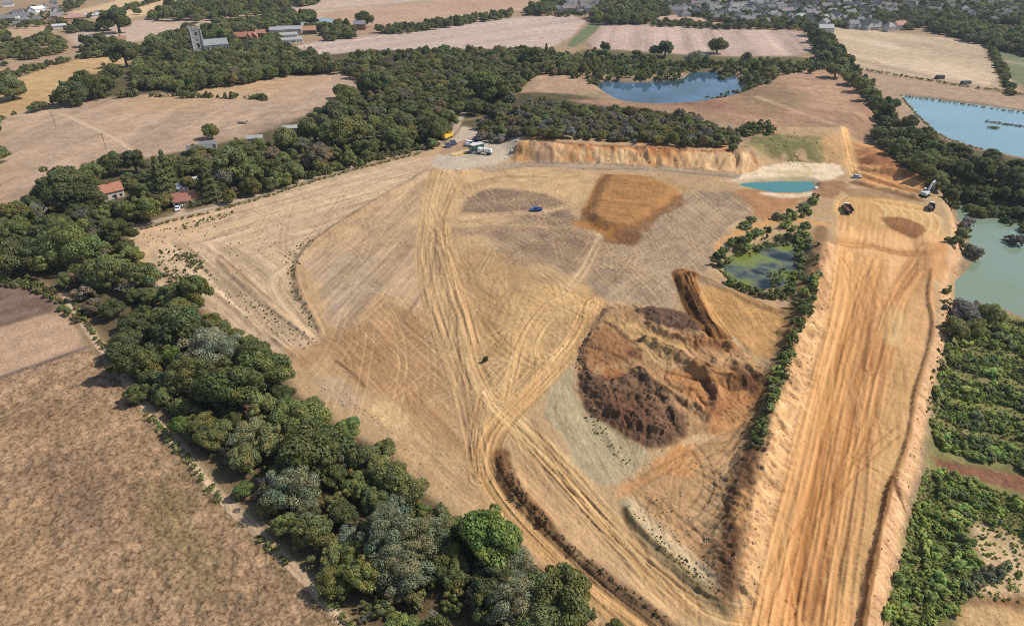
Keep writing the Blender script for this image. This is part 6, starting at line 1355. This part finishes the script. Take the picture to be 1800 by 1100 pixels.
# ---- the town: every house its own
TP = []
def town_proto(L, Wd, hw, hr, hip):
    bm = bmesh.new(); a, b = L / 2, Wd / 2; prism(bm, [(-b, 0), (b, 0), (b, hw), (0, hw + hr - .05), (-b, hw)] if not hip else [(-b, 0), (b, 0), (b, hw), (-b, hw)], -a, a, axis='x')
    w = bm_mesh('wall', bm, M_WALL); bm = bmesh.new(); o = .5
    if hip:
        e = [bm.verts.new((sx * (a + o), sy * (b + o), hw - .1)) for sx, sy in ((-1, -1), (1, -1), (1, 1), (-1, 1))]
        r0, r1 = bm.verts.new((-a + b * .9, 0, hw + hr)), bm.verts.new((a - b * .9, 0, hw + hr))
        for f in ((e[0], e[1], r1, r0), (e[2], e[3], r0, r1), (e[1], e[2], r1), (e[3], e[0], r0), (e[3], e[2], e[1], e[0])): bm.faces.new(f)
    else:
        for s in (-1, 1): prism(bm, [(s * (b + o), hw - .3), (0, hw + hr), (0, hw + hr + .2), (s * (b + o), hw - .1)], -a - .3, a + .3, axis='x')
    bbox(bm, (a * .5, 0, hw + hr + .4), (.9, .7, 1.5)); TP.append((w, bm_mesh('roof', bm, M_ROOF)))
for d in ((10, 8, 4.8, 3.2, 0), (13, 8, 4.8, 3.4, 0), (12, 9, 2.8, 3.2, 1), (9, 8, 4.8, 3.6, 1), (16, 8, 5, 3, 0), (8, 6, 2.6, 2.4, 0)): town_proto(*d)
WALLC = [(.74, .72, .68), (.68, .64, .58), (.55, .42, .33), (.42, .25, .18), (.7, .69, .67), (.6, .56, .5)]
ROOFC = [(.20, .195, .20), (.24, .225, .22), (.17, .165, .165), (.28, .21, .18), (.27, .26, .26), (.33, .3, .28), (.22, .2, .195)]
WALLC = [tuple(v * .72 for v in c) for c in WALLC]; ROOFC = [tuple(v * .72 for v in c) for c in ROOFC]
def town_house(x, y, ang, pr, wc, rc, label, group):
    root = empty('house', (x, y, ground_z(x, y)), ang, label, 'house', group)
    w, r_ = TP[pr]; a = link(bpy.data.objects.new('wall', w), root); a.color = (*wc, 1); b = link(bpy.data.objects.new('roof', r_), root); b.color = (*rc, 1)
    return root
for px, py, a, pr, wc, rc, lb in [(1549, 48, 12, 2, (.7, .66, .6), (.46, .19, .13), "bright red roofed house behind the pale stubble field, left one"), (1579, 52, 20, 1, (.6, .52, .44), (.44, .2, .14), "long orange red roofed house at the pale stubble field corner"), (1561, 55, 200, 3, (.55, .5, .45), (.3, .27, .25), "brown roofed house below the orange red roofed one"), (1531, 52, 10, 2, (.5, .46, .42), (.24, .22, .215), "grey hipped house left of the bright red roof"), (1514, 51, 8, 2, (.5, .46, .42), (.26, .24, .23), "second grey hipped house left of the bright red roof"), (1498, 50, 5, 0, (.6, .58, .55), (.22, .21, .2), "grey roofed house third left of the bright red roof"),
                                (1468, 45, 80, 0, (.72, .75, .76), (.2, .2, .2), "pale blue white gabled house at the hedgerow top"), (1448, 58, 5, 4, (.5, .49, .47), (.4, .4, .39), "long grey shed at the hedgerow end of the pale stubble field"), (1405, 39, 20, 1, (.6, .58, .55), (.45, .46, .45), "pale slate roofed house among trees above the striped field"), (1342, 46, 15, 0, (.5, .45, .4), (.18, .17, .17), "dark roofed house nearest the striped stubble field"), (1312, 42, 5, 4, (.3, .26, .24), (.2, .19, .19), "long dark house at the striped stubble field edge"), (1358, 34, 40, 1, (.62, .6, .56), (.26, .25, .25), "grey roofed house behind the dark one above the striped field"),
                                (1378, 49, 0, 5, (.66, .35, .26), (.7, .68, .66), "small white and red hut at the striped field edge"), (1475, 4, 10, 4, (.8, .8, .8), (.7, .7, .72), "large white block at the top of the town")]:
    x, y, z = on_ground(px, py); town_house(x, y, math.radians(a), pr, wc, rc, lb, "houses at the edge of the town")
TG = Cells(14)
def town(poly, n, ang, where, gap=12.5, wl=None):
    P = W(poly, 3); lo, hi = P.min(0), P.max(0); k = g = 0
    while k < n and g < n * 60:
        g += 1; x, y = R.uniform(lo[0], hi[0]), R.uniform(lo[1], hi[1])
        if not pip(P, x, y): continue
        # rows of houses along bent streets
        s = x * math.cos(ang) + y * math.sin(ang); t = -x * math.sin(ang) + y * math.cos(ang); t = round(t / 17) * 17 + R.uniform(-1.5, 1.5) + 5 * math.sin(s / 40)
        x, y = s * math.cos(ang) - t * math.sin(ang), s * math.sin(ang) + t * math.cos(ang)
        if any((x - a) ** 2 + (y - b) ** 2 < gap ** 2 for a, b, _ in TG.near(x, y)): continue
        TG.add(x, y, 6); k += 1; i = R.randrange(len(ROOFC)); wi = R.randrange(len(WALLC))
        kf = R.uniform(.85, 1.2); rc = tuple(c * kf for c in ROOFC[i]); nm = ('grey', 'brown grey', 'dark grey', 'reddish brown', 'pale grey', 'light brown', 'brown grey')[i]
        wn_ = ('white', 'cream', 'tan', 'brick', 'pale', 'buff')[wi]
        town_house(x, y, ang + R.choice((0, 0, math.pi / 2)) + R.uniform(-.2, .2), R.randrange(6), WALLC[wi], rc, f"{nm} roofed {wn_} walled house {where}", "houses of the far town")
town([(965, 16), (1010, 3), (1060, 2), (1055, 14), (1000, 18)], 18, .1, "at the end of the first stubble field")
town([(1170, 10), (1250, 2), (1340, 2), (1330, 20), (1240, 22), (1180, 20)], 60, .25, "in the terraces above the striped field")
town([(1240, 24), (1330, 22), (1420, 28), (1420, 40), (1300, 38), (1245, 30)], 22, .15, "among trees behind the striped field")
town([(1340, 2), (1430, 2), (1430, 26), (1340, 22)], 46, .4, "in the middle of the far town")
town([(1432, 24), (1500, 20), (1530, 36), (1520, 46), (1440, 42)], 22, .6, "behind the top of the hedgerow")
town([(1430, 3), (1530, 3), (1540, 20), (1440, 22)], 16, .3, "by the white block")
town([(1540, 4), (1640, 8), (1690, 24), (1600, 30), (1545, 22)], 26, -.2, "in the right part of the far town")
town([(1640, 6), (1795, 12), (1795, 40), (1700, 30)], 28, -.3, "in the hazy far right of the town")
town([(5, 28), (60, 8), (120, 4), (110, 26), (60, 40), (10, 44)], 14, .5, "in the far left village")
town([(1000, -6), (1400, -8), (1780, 4), (1400, 1), (1100, 1)], 24, .2, "at the very top of the town")
# ================================================================== VEHICLES AND SITE THINGS
def wheel_mesh(r, w):
    bm = bmesh.new(); n = 14; rings = []
    for y, k in ((-w / 2, .55), (-w / 2, .9), (-w * .35, 1), (w * .35, 1), (w / 2, .9), (w / 2, .55)):
        rings.append([bm.verts.new((math.cos(2 * math.pi * i / n) * r * k, y, math.sin(2 * math.pi * i / n) * r * k)) for i in range(n)])
    for a, b in zip(rings, rings[1:]):
        for i in range(n): bm.faces.new((a[i], a[(i + 1) % n], b[(i + 1) % n], b[i]))
    bm.faces.new(rings[0]); bm.faces.new(rings[-1][::-1]); return bm_mesh('wheel', bm, M_RUBBER)
def rim_mesh(r, w):
    bm = bmesh.new(); bmesh.ops.create_cone(bm, cap_ends=True, segments=12, radius1=r, radius2=r, depth=w, matrix=Matrix.Rotation(math.pi / 2, 4, 'X')); return bm_mesh('rim', bm, M_STEEL)
def wheels(root, xs, hw, r, w):
    wm, rm = wheel_mesh(r, w), rim_mesh(r * .5, w * 1.04)
    for x in xs:
        for s in (-1, 1):
            o = link(bpy.data.objects.new('wheel', wm), root); o.location = (x, s * hw, r); link(bpy.data.objects.new('rim', rm), o)
CARM = {}
def car(px, py, ang, kind, col, label, cat="car", group=None):
    x, y, z = on_ground(px, py); root = empty({'car': 'car', 'pickup': 'pickup_truck', 'van': 'van'}[kind], (x, y, z + .02), math.radians(ang), label, cat, group)
    if kind == 'car':
        body = [(-2.15, .35), (2.1, .35), (2.2, .6), (2.1, .86), (1.15, .98), (.6, 1.0), (-1.7, 1.02), (-2.2, .85)]; cab = [(-1.75, 1.0), (1.05, .97), (.35, 1.42), (-1.1, 1.46)]; W2 = .88
    elif kind == 'van':
        body = [(-2.5, .4), (2.35, .4), (2.45, .9), (2.2, 1.2), (1.6, 1.3), (-2.5, 1.3)]; cab = [(-2.5, 1.28), (1.75, 1.28), (1.1, 2.0), (-2.5, 2.05)]; W2 = .96
    else:
        body = [(-2.65, .5), (2.5, .5), (2.62, .75), (2.5, 1.02), (1.35, 1.12), (.9, 1.14), (-.55, 1.14), (-.55, .78), (-2.5, .78), (-2.5, 1.1), (-2.65, 1.1)]; cab = [(-.6, 1.12), (1.35, 1.1), (.65, 1.72), (-.4, 1.74)]; W2 = .93
    bm = bmesh.new(); prism(bm, body, -W2, W2); part('body', bm, M_PAINT, root, col, bevel=.05)
    if kind == 'pickup':
        for s in (-1, 1): boxpart('bed_side', (-1.58, s * (W2 - .05), .97), (1.95, .08, .4), M_PAINT, root, col)
    bm = bmesh.new(); prism(bm, cab, -W2 * .86, W2 * .86); gl = part('window', bm, M_GLASS, root, bevel=.03)
    zt = max(p[1] for p in cab); xa, xb = [p[0] for p in cab if p[1] > zt - .08][0:2]
    boxpart('roof', ((xa + xb) / 2, 0, zt + .01), (abs(xa - xb) + .1, W2 * 1.66, .07), M_PAINT, root, col)
    if kind == 'van': boxpart('side_panel', (-1.0, 0, 1.66), (2.9, W2 * 1.75, .72), M_PAINT, root, col)
    wheels(root, (-1.35, 1.35) if kind != 'pickup' else (-1.6, 1.6), W2 - .08, .34 if kind == 'car' else .38, .24)
    for s in (-1, 1): boxpart('headlight', (max(p[0] for p in body) - .06, s * W2 * .7, .74), (.12, .3, .14), M_STONE, root)
    return root
car(942, 371, 183, 'pickup', (.015, .085, .33), "bright blue pickup truck alone on the dark grey patch", "pickup")
CG = "cars parked beside the green cabin"
for px, py, kd, c, lb in [(822, 257, 'car', (.75, .75, .75), "white car at the near end of the parked row"), (826.5, 254.3, 'van', (.78, .78, .77), "white van next to the near end of the parked row"), (831, 251.5, 'car', (.03, .035, .05), "near black car in the middle of the parked row"), (835.5, 249, 'car', (.02, .05, .16), "dark blue car in the parked row"), (840, 247, 'car', (.02, .08, .34), "bright blue car in the parked row"), (844, 245, 'car', (.5, .52, .54), "silver car in the parked row"), (848, 242.5, 'van', (.8, .8, .8), "white van at the far end of the parked row")]:
    car(px, py, -28, kd, c, lb, 'van' if kd == 'van' else 'car', CG)
CG2 = "vehicles on the cottage drive"
car(321, 362, -62, 'van', (.8, .8, .8), "white van on the drive of the white cottage", 'van', CG2)
car(313, 369, -75, 'car', (.78, .78, .78), "white car nearest the lane on the cottage drive", 'car', CG2)
car(311, 360, -75, 'car', (.8, .8, .79), "white car behind the nearest one on the cottage drive", 'car', CG2)
car(1506, 313, -10, 'car', (.40, .46, .58), "pale blue car parked at the foot of the sandy ramp")

def dump_truck(px, py, ang, s, label, cab, skip):
    x, y, z = on_ground(px, py); root = empty('dump_truck', (x, y, z + .02), math.radians(ang), label, 'dump truck'); root.scale = (s, s, s)
    boxpart('chassis', (-.6, 0, 1.25), (8.6, 1.3, .6), M_STEEL, root); boxpart('front_frame', (3.6, 0, 1.25), (2.6, 2.2, .6), M_STEEL, root)
    bm = bmesh.new(); prism(bm, [(2.9, 1.5), (5.1, 1.5), (5.2, 2.0), (4.7, 2.5), (2.9, 2.6)], -1.15, 1.15); part('bonnet', bm, M_PAINT, root, cab, bevel=.06)
    bm = bmesh.new(); prism(bm, [(1.5, 1.5), (3.1, 1.5), (3.1, 2.6), (2.85, 3.5), (1.55, 3.5)], -1.1, 1.1); cb = part('cab', bm, M_GLASS, root)
    boxpart('cab_roof', (2.2, 0, 3.55), (1.6, 2.3, .14), M_PAINT, cb, cab); boxpart('cab_base', (2.3, 0, 1.95), (1.7, 2.3, .9), M_PAINT, cb, cab)
    bm = bmesh.new()                                                   # open skip: floor, sides, headboard with canopy, sloping tail
    prism(bm, [(-5.6, 2.3), (-4.4, 1.7), (.8, 1.7), (1.1, 2.0), (.8, 2.0), (-4.3, 1.9), (-5.5, 2.5)], -1.6, 1.6)
    for q in (-1, 1): prism(bm, [(-5.6, 2.35), (-4.4, 1.75), (.9, 1.75), (1.2, 3.2), (-4.9, 3.1)], q * 1.6 - .07, q * 1.6 + .07)
    prism(bm, [(.85, 1.75), (1.0, 1.75), (1.35, 3.4), (1.2, 3.4)], -1.6, 1.6); part('skip', bm, M_PAINT, root, skip)
    wheels(root, (3.7, -1.4, -3.1), 1.25, .88, .72); return root
dump_truck(1488, 371, 82, .8, "loaded articulated dump truck seen from behind on the haul road", (.72, .66, .5), (.18, .085, .045))
dump_truck(1636, 367, 62, .68, "smaller dump truck waiting near the excavator", (.74, .72, .66), (.14, .08, .055))

# excavator
x, y, z = on_ground(1625, 345)
ex = empty('excavator', (x, y, z + .02), math.radians(38), "pale grey tracked excavator with its boom raised at the bank", "excavator")
for s in (-1, 1):
    bm = bmesh.new(); prism(bm, [(-2.1, .35), (-1.8, 0), (1.8, 0), (2.1, .35), (2.1, .65), (1.8, 1.0), (-1.8, 1.0), (-2.1, .65)], s * 1.3 - .32, s * 1.3 + .32); part('track', bm, M_RUBBER, ex, bevel=.05)
boxpart('undercarriage', (0, 0, .75), (1.8, 2.0, .6), M_STEEL, ex)
up = boxpart('upper_body', (-.5, 0, 1.75), (3.4, 2.7, 1.2), M_PAINT, ex, (.62, .63, .60), bevel=.08)
boxpart('counterweight', (-2.45, 0, 1.8), (.8, 2.7, 1.25), M_PAINT, ex, (.42, .45, .42), bevel=.1)
cb = boxpart('cab', (.75, .85, 2.35), (1.5, 1.0, 1.7), M_GLASS, ex); boxpart('cab_roof', (.75, .85, 3.24), (1.6, 1.1, .1), M_PAINT, cb, (.7, .7, .68))
def beam(name, pts, w, r, parent, col):
    bm = bmesh.new(); tube(bm, pts, r, 6); return part(name, bm, M_PAINT, parent, col)
bo = beam('boom', [(.9, -.3, 1.9), (2.2, -.3, 4.2), (3.4, -.3, 5.6), (5.4, -.3, 6.1)], .4, [.45, .5, .45, .3], ex, (.55, .56, .54))
beam('stick', [(5.1, -.3, 6.5), (5.7, -.3, 4.9), (6.2, -.3, 3.2)], .3, [.32, .3, .2], ex, (.5, .5, .48))
beam('hydraulic_ram', [(1.4, -.3, 1.9), (2.9, -.3, 4.6)], .1, [.12, .1], bo, (.6, .6, .6))
bm = bmesh.new(); prism(bm, [(6.3, 3.3), (6.6, 2.2), (6.0, 1.6), (5.2, 1.9), (5.3, 2.1), (5.9, 2.0), (6.1, 2.5)], -1.0, .4); part('bucket', bm, M_STEEL, ex)

# yellow lorry on the lane, white tanker lorry by the cabin
def lorry(px, py, ang, label, cabc, build):
    x, y, z = on_ground(px, py); root = empty('lorry', (x, y, z + .02), math.radians(ang), label, 'lorry')
    boxpart('chassis', (-.5, 0, .95), (7.4, 1.0, .35), M_STEEL, root)
    cb = boxpart('cab', (2.75, 0, 1.95), (1.7, 2.4, 2.2), M_PAINT, root, cabc, bevel=.1); boxpart('windscreen', (3.58, 0, 2.35), (.1, 2.1, .9), M_GLASS, cb)
    wheels(root, (2.6, -1.9, -3.1), 1.05, .52, .36); build(root); return root
def yel(root):
    bm = bmesh.new(); prism(bm, [(-4.1, 1.25), (1.5, 1.25), (1.6, 2.6), (-4.3, 2.9)], -1.2, 1.2); part('tipper_body', bm, M_PAINT, root, (.80, .47, .03))
    beam('crane_arm', [(1.7, 0, 1.2), (1.7, 0, 3.6), (-.8, 0, 4.2), (-3.2, 0, 3.4)], .2, [.25, .25, .2, .14], root, (.82, .55, .05))
    for s in (-1, 1): boxpart('side_skirt', (-1.3, s * 1.18, .95), (3.6, .1, .6), M_PAINT, root, (.04, .12, .07))
lorry(787, 244, 62, "yellow lorry with a folded crane standing on the lane", (.75, .45, .04), yel)
def tank(root):
    bm = bmesh.new(); bmesh.ops.create_cone(bm, cap_ends=True, segments=16, radius1=1.15, radius2=1.15, depth=5.2, matrix=Matrix.Translation((-1.3, 0, 2.2)) @ Matrix.Rotation(math.pi / 2, 4, 'Y')); part('tank', bm, M_PAINT, root, (.78, .77, .75), bevel=.12)
    for q in (-2.8, .2): boxpart('tank_band', (q, 0, 2.2), (.12, 2.36, 2.0), M_STEEL, root)
lorry(852, 271, 158, "white tanker lorry in front of the green cabin", (.8, .8, .79), tank)

# green site cabin on a pale base, weighbridge, solar panels
x, y, z = on_ground(838, 267)
cbn = empty('site_cabin', (x, y, z), math.radians(38), "dark green site cabin with a pale roof on a white base", "cabin")
boxpart('base', (0, 0, .6), (6.6, 3.0, 1.2), M_WALL, cbn, (.62, .60, .56)); boxpart('cabin_wall', (0, 0, 2.65), (7.0, 3.3, 2.9), M_PAINT, cbn, (.012, .075, .045)); boxpart('roof', (0, 0, 4.2), (7.3, 3.6, .2), M_WALL, cbn, (.56, .53, .47))
for q in (-2.2, 0, 2.2): f = boxpart('window', (q, -1.66, 2.9), (1.2, .1, 1.0), M_STONE, cbn); boxpart('pane', (q, -1.7, 2.9), (1.0, .08, .8), M_GLASS, f)
bm = bmesh.new()
for k in range(6): bbox(bm, (-4.0 - .28 * (5 - k), 0, .1 + .2 * k), (.3, 1.2, .2 + .0 * k))
part('stair', bm, M_STEEL, cbn); boxpart('door', (-3.52, 0, 2.3), (.08, 1.0, 2.0), M_PAINT, cbn, (.30, .42, .44))
x, y, z = on_ground(812, 269); wb = empty('weighbridge', (x, y, z), math.radians(38), "pale weighbridge slab with a yellow edge left of the cabin", "weighbridge")
boxpart('slab', (0, 0, .12), (13, 3.2, .3), M_WALL, wb, (.52, .40, .27))
for s in (-1, 1): boxpart('edge_rail', (0, s * 1.65, .3), (13, .22, .35), M_PAINT, wb, (.78, .47, .04))
for px, py, n in ((788, 259, "left"), (797, 254.5, "right")):
    x, y, z = on_ground(px, py); sp = empty('solar_panel', (x, y, z), math.radians(30), f"dark solar panel on the reddish bank, {n} one of the pair", "solar panel", "solar panels on the bank")
    bm = bmesh.new(); bbox(bm, (0, 0, 0), (3.2, 3.6, .08)); pn = part('panel', bm, plain("solar_cells", (.035, .045, .075), .3), sp); pn.location = (0, 0, 1.3); pn.rotation_euler = (math.radians(25), 0, 0)
    for q in (-1.3, 1.3):
        boxpart('leg', (q, 1.4, .9), (.1, .1, 1.9), M_STEEL, sp); boxpart('leg', (q, -1.4, .3), (.1, .1, .8), M_STEEL, sp)
# height warning goalposts, poles, cables
def pole(name, px, py, h, label, cat, r=.12, cross=False, mat=None, group=None):
    x, y, z = on_ground(px, py); o = empty(name, (x, y, z), 0, label, cat, group); bm = bmesh.new(); tube(bm, [(0, 0, -.2), (0, 0, h)], [r * 1.2, r], 7); part('post', bm, mat or M_WOOD, o)
    if cross: boxpart('crossarm', (0, 0, h - .5), (1.8, .14, .14), M_WOOD, o)
    boxpart('cap', (0, 0, h + .03), (.34, .34, .1), M_STEEL, o); return Vector((x, y, z + h))
GP = "pale height warning posts at the yard entrance"
a1 = pole('warning_post', 835, 238, 6.0, "leftmost pale warning post at the yard entrance", "post", .1, mat=M_STONE, group=GP); a2 = pole('warning_post', 850, 228, 6.0, "pale warning post against the wood at the yard entrance", "post", .1, mat=M_STONE, group=GP)
a3 = pole('warning_post', 863, 243, 6.0, "pale warning post with a dark block at its foot, left one", "post", .1, mat=M_STONE, group=GP); a4 = pole('warning_post', 885, 238.5, 6.0, "pale warning post with a dark block at its foot, right one", "post", .1, mat=M_STONE, group=GP)
def cable(p, q, sag, label, r=.06):
    bm = bmesh.new(); pts = [p.lerp(q, t / 10) - Vector((0, 0, sag * 4 * (t / 10) * (1 - t / 10))) for t in range(11)]; tube(bm, pts, [r] * 11, 4); o = part('cable', bm, M_STONE); tag(o, label, "cable")
cable(a1, a2, .5, "pale bunting line between the left pair of warning posts"); cable(a3, a4, .6, "pale bunting line between the right pair of warning posts")
for px, py, n in ((861.5, 243.5, "left"), (884, 239, "right")):
    x, y, z = on_ground(px, py); bm = bmesh.new(); bbox(bm, (0, 0, .45), (1.5, 1.2, .9), taper=.8); bbox(bm, (.9, -.3, .3), (.7, .7, .6), rz=.5, taper=.8); o = part('concrete_block', bm, M_WOOD); o.location = (x, y, z); tag(o, f"dark block at the foot of the {n} warning post", "block")
p1_ = pole('utility_pole', 98, 222, 8.5, "thin wooden pole in the big dry field left of the footpath", "pole", .13, True); p2_ = pole('utility_pole', 187, 263, 8.5, "thin wooden pole in the big dry field near the lower footpath", "pole", .13, True)
p3_ = pole('utility_pole', 538, 101, 9, "thin wooden pole at the stubble field corner above the wood", "pole", .14, True); p4_ = pole('utility_pole', 590, 276, 9, "wooden pole among bushes beside the lane", "pole", .13, True); p5_ = pole('utility_pole', 782, 250, 9, "wooden pole behind the yellow lorry", "pole", .13, True)
pole('utility_pole', 385, 363, 8, "wooden pole at the lane past the white cottage", "pole", .13, True)
cable(p1_, p2_, 1.0, "thin overhead line across the big dry field", .03); cable(p4_, p5_, 1.2, "pale overhead line along the lane towards the yellow lorry", .06)
# small white block, loose slabs, plank, feeder trailer, sheds in hedges
for px, py, s, c, nm, lb, ct in [(900, 266.5, (1.2, 1.0, 1.1), (.68, .67, .63), 'water_container', "white cube shaped container on the sandy bank by the yard", "container"), (888.5, 278.5, (1.4, .9, .7), (.72, .67, .6), 'boulder', "pale boulder at the foot of the sandy bank by the yard", "boulder"), (907, 249.5, (1.6, .6, .5), (.1, .09, .08), 'log', "dark log lying at the yard edge", "log"), (806, 297.5, (2.8, .8, .35), (.7, .6, .45), 'plank', "pale board lying below the gravel yard", "board"), (1651, 139, (7, 3, 2.6), (.04, .04, .045), 'shed', "black shed in the thin hedge below the pale stubble field", "shed"), (1697, 148, (8, 3, 2.2), (.1, .1, .1), 'shed', "dark grey shed further right in the thin hedge", "shed"), (1434, 333, (1.8, 1.4, 1.2), (.75, .7, .62), 'boulder', "white boulder at the right tip of the teal pond", "boulder")]:
    x, y, z = on_ground(px, py); o = boxpart(nm, (0, 0, s[2] / 2), s, M_WALL, None, c, bevel=.12, rz=.3, taper=.9); o.location = (x, y, z); tag(o, lb, ct)
x, y, z = on_ground(427, 217); tr = empty('farm_trailer', (x, y, z), math.radians(-8), "dark flat farm trailer standing in the dry field", "trailer")
boxpart('deck', (0, 0, .9), (6, 2.2, .2), M_WOOD, tr); boxpart('headboard', (2.95, 0, 1.4), (.12, 2.2, .9), M_WOOD, tr); boxpart('drawbar', (3.9, 0, .75), (1.9, .2, .15), M_STEEL, tr); wheels(tr, (-1.6, -.5), .95, .42, .25)
# loose pale stones and clods on the bare ground: nobody could count them
bm = bmesh.new(); bmesh.ops.create_icosphere(bm, subdivisions=1, radius=1); sv_ = np.array([v.co[:] for v in bm.verts]); sf_ = np.array([[v.index for v in f.verts] for f in bm.faces]); bm.free()
def clods(name, polys, col, label, seed):
    rng = np.random.default_rng(seed); V, F, nV = [], [], 0
    for poly, n, r0, r1, z in polys:
        for x, y, r in fill(poly, (.01, .02), n, z=z, pack=0.1):
            r = r0 + (r1 - r0) * R.random() ** 2.5; v = sv_ * r * rng.uniform(.6, 1.2, (1, 3)) + rng.normal(size=sv_.shape) * r * .16
            v[:, 2] = v[:, 2] * .8 + r * .3; V.append(v + np.array((x, y, ground_z(x, y)))); F.append(sf_ + nV); nV += len(v)
    o = bpy.data.objects.new(name, np_mesh(name, np.concatenate(V), np.concatenate(F), plain(name, col, .95, var=.3, scale=.7))); tag(link(o), label, name.replace('_', ' '), kind='stuff')
clods('loose_stones', [(q3, 160, .08, .26, 0), (q9, 120, .08, .24, 0), (q7, 120, .08, .26, 0), (q6, 160, .1, .3, 0), (HR, 120, .06, .2, -1), ([(560, 680), (640, 700), (700, 760), (600, 730)], 40, .1, .35, 0), (q1, 150, .08, .26, 0)], (.42, .34, .24), "loose pale stones scattered on the bare quarry ground", 71)
clods('soil_clods', [(P_DARK, 260, .06, .26, 2), (P_PURP, 90, .06, .24, 1), ([(1010, 640), (1022, 600), (1060, 540), (1066, 545), (1030, 600), (1020, 645)], 160, .1, .36, 1), ([(880, 798), (895, 805), (925, 860), (975, 930), (960, 935), (910, 880), (885, 830)], 260, .06, .3, 1), ([(1198, 478), (1215, 480), (1265, 586), (1235, 588)], 140, .08, .3, 2)], (.15, .10, .068), "dark lumpy soil clods on the tipped heaps and windrows", 72)
clods('sandy_clods', [(BANK, 260, .08, .3, 2), (SL, 260, .08, .28, -1), (P_TIP, 300, .06, .24, 2), ([(1098, 400), (1200, 345), (1212, 352), (1130, 420)], 160, .1, .35, 1), (CL, 160, .12, .4, 2)], (.40, .26, .15), "sandy clods on the banks and slopes", 73)
same_h = {}
for o in scene.objects:
    if o.get('category') == 'house' and o.get('label'): same_h.setdefault(o['label'], []).append(o)
for lb_, os_ in same_h.items():
    if 1 < len(os_) <= 15:
        for k, o in enumerate(sorted(os_, key=lambda o: o.location.x ** 2 + o.location.y ** 2)):
            o['label'] = short(f"{lb_}, {('first', 'second', 'third', 'fourth', 'fifth', 'sixth', 'seventh', 'eighth', 'ninth', 'tenth', 'eleventh', 'twelfth', 'thirteenth', 'fourteenth', 'fifteenth')[k]}{' from the quarry' if len(lb_.split()) <= 12 else ' from quarry'}")
# ------------------------------------------------------------------ wider land round the modelled part
bm = bmesh.new(); zl_ = float(GH.min()) - .4
bm.faces.new([bm.verts.new((x, y, zl_)) for x, y in ((-5500, -5500), (5500, -5500), (5500, 5500), (-5500, 5500))])
tag(part('farmland', bm, plain('wider_farmland', (.36, .29, .21), .95, var=.2, scale=.02)), "dry farmland spreading away all round", "ground", kind='structure')
# ------------------------------------------------------------------ air
hz = bmesh.new(); bbox(hz, (0, 0, 0), (11400, 11400, 1))
hzm = bpy.data.materials.new("haze"); hzm.use_nodes = True; hn = hzm.node_tree
for n_ in list(hn.nodes):
    if n_.type != 'OUTPUT_MATERIAL': hn.nodes.remove(n_)
pv = hn.nodes.new("ShaderNodeVolumePrincipled"); pv.inputs["Color"].default_value = (.78, .90, 1.0, 1); pv.inputs["Density"].default_value = 0.00008; pv.inputs["Anisotropy"].default_value = .25
hn.links.new(pv.outputs[0], [n_ for n_ in hn.nodes if n_.type == 'OUTPUT_MATERIAL'][0].inputs["Volume"])
ZLO, ZHI = float(GH.min()) - 1.4, CAM_H + 14
for v in hz.verts: v.co.z = ZLO if v.co.z < 0 else ZHI
tag(part('haze', hz, hzm), "thin pale summer haze over the whole landscape", "haze", kind='stuff')
if False:
    print(sum(len(m.polygons) * (len(m.polygons[0].vertices) - 2) for m in bpy.data.meshes if len(m.polygons)))
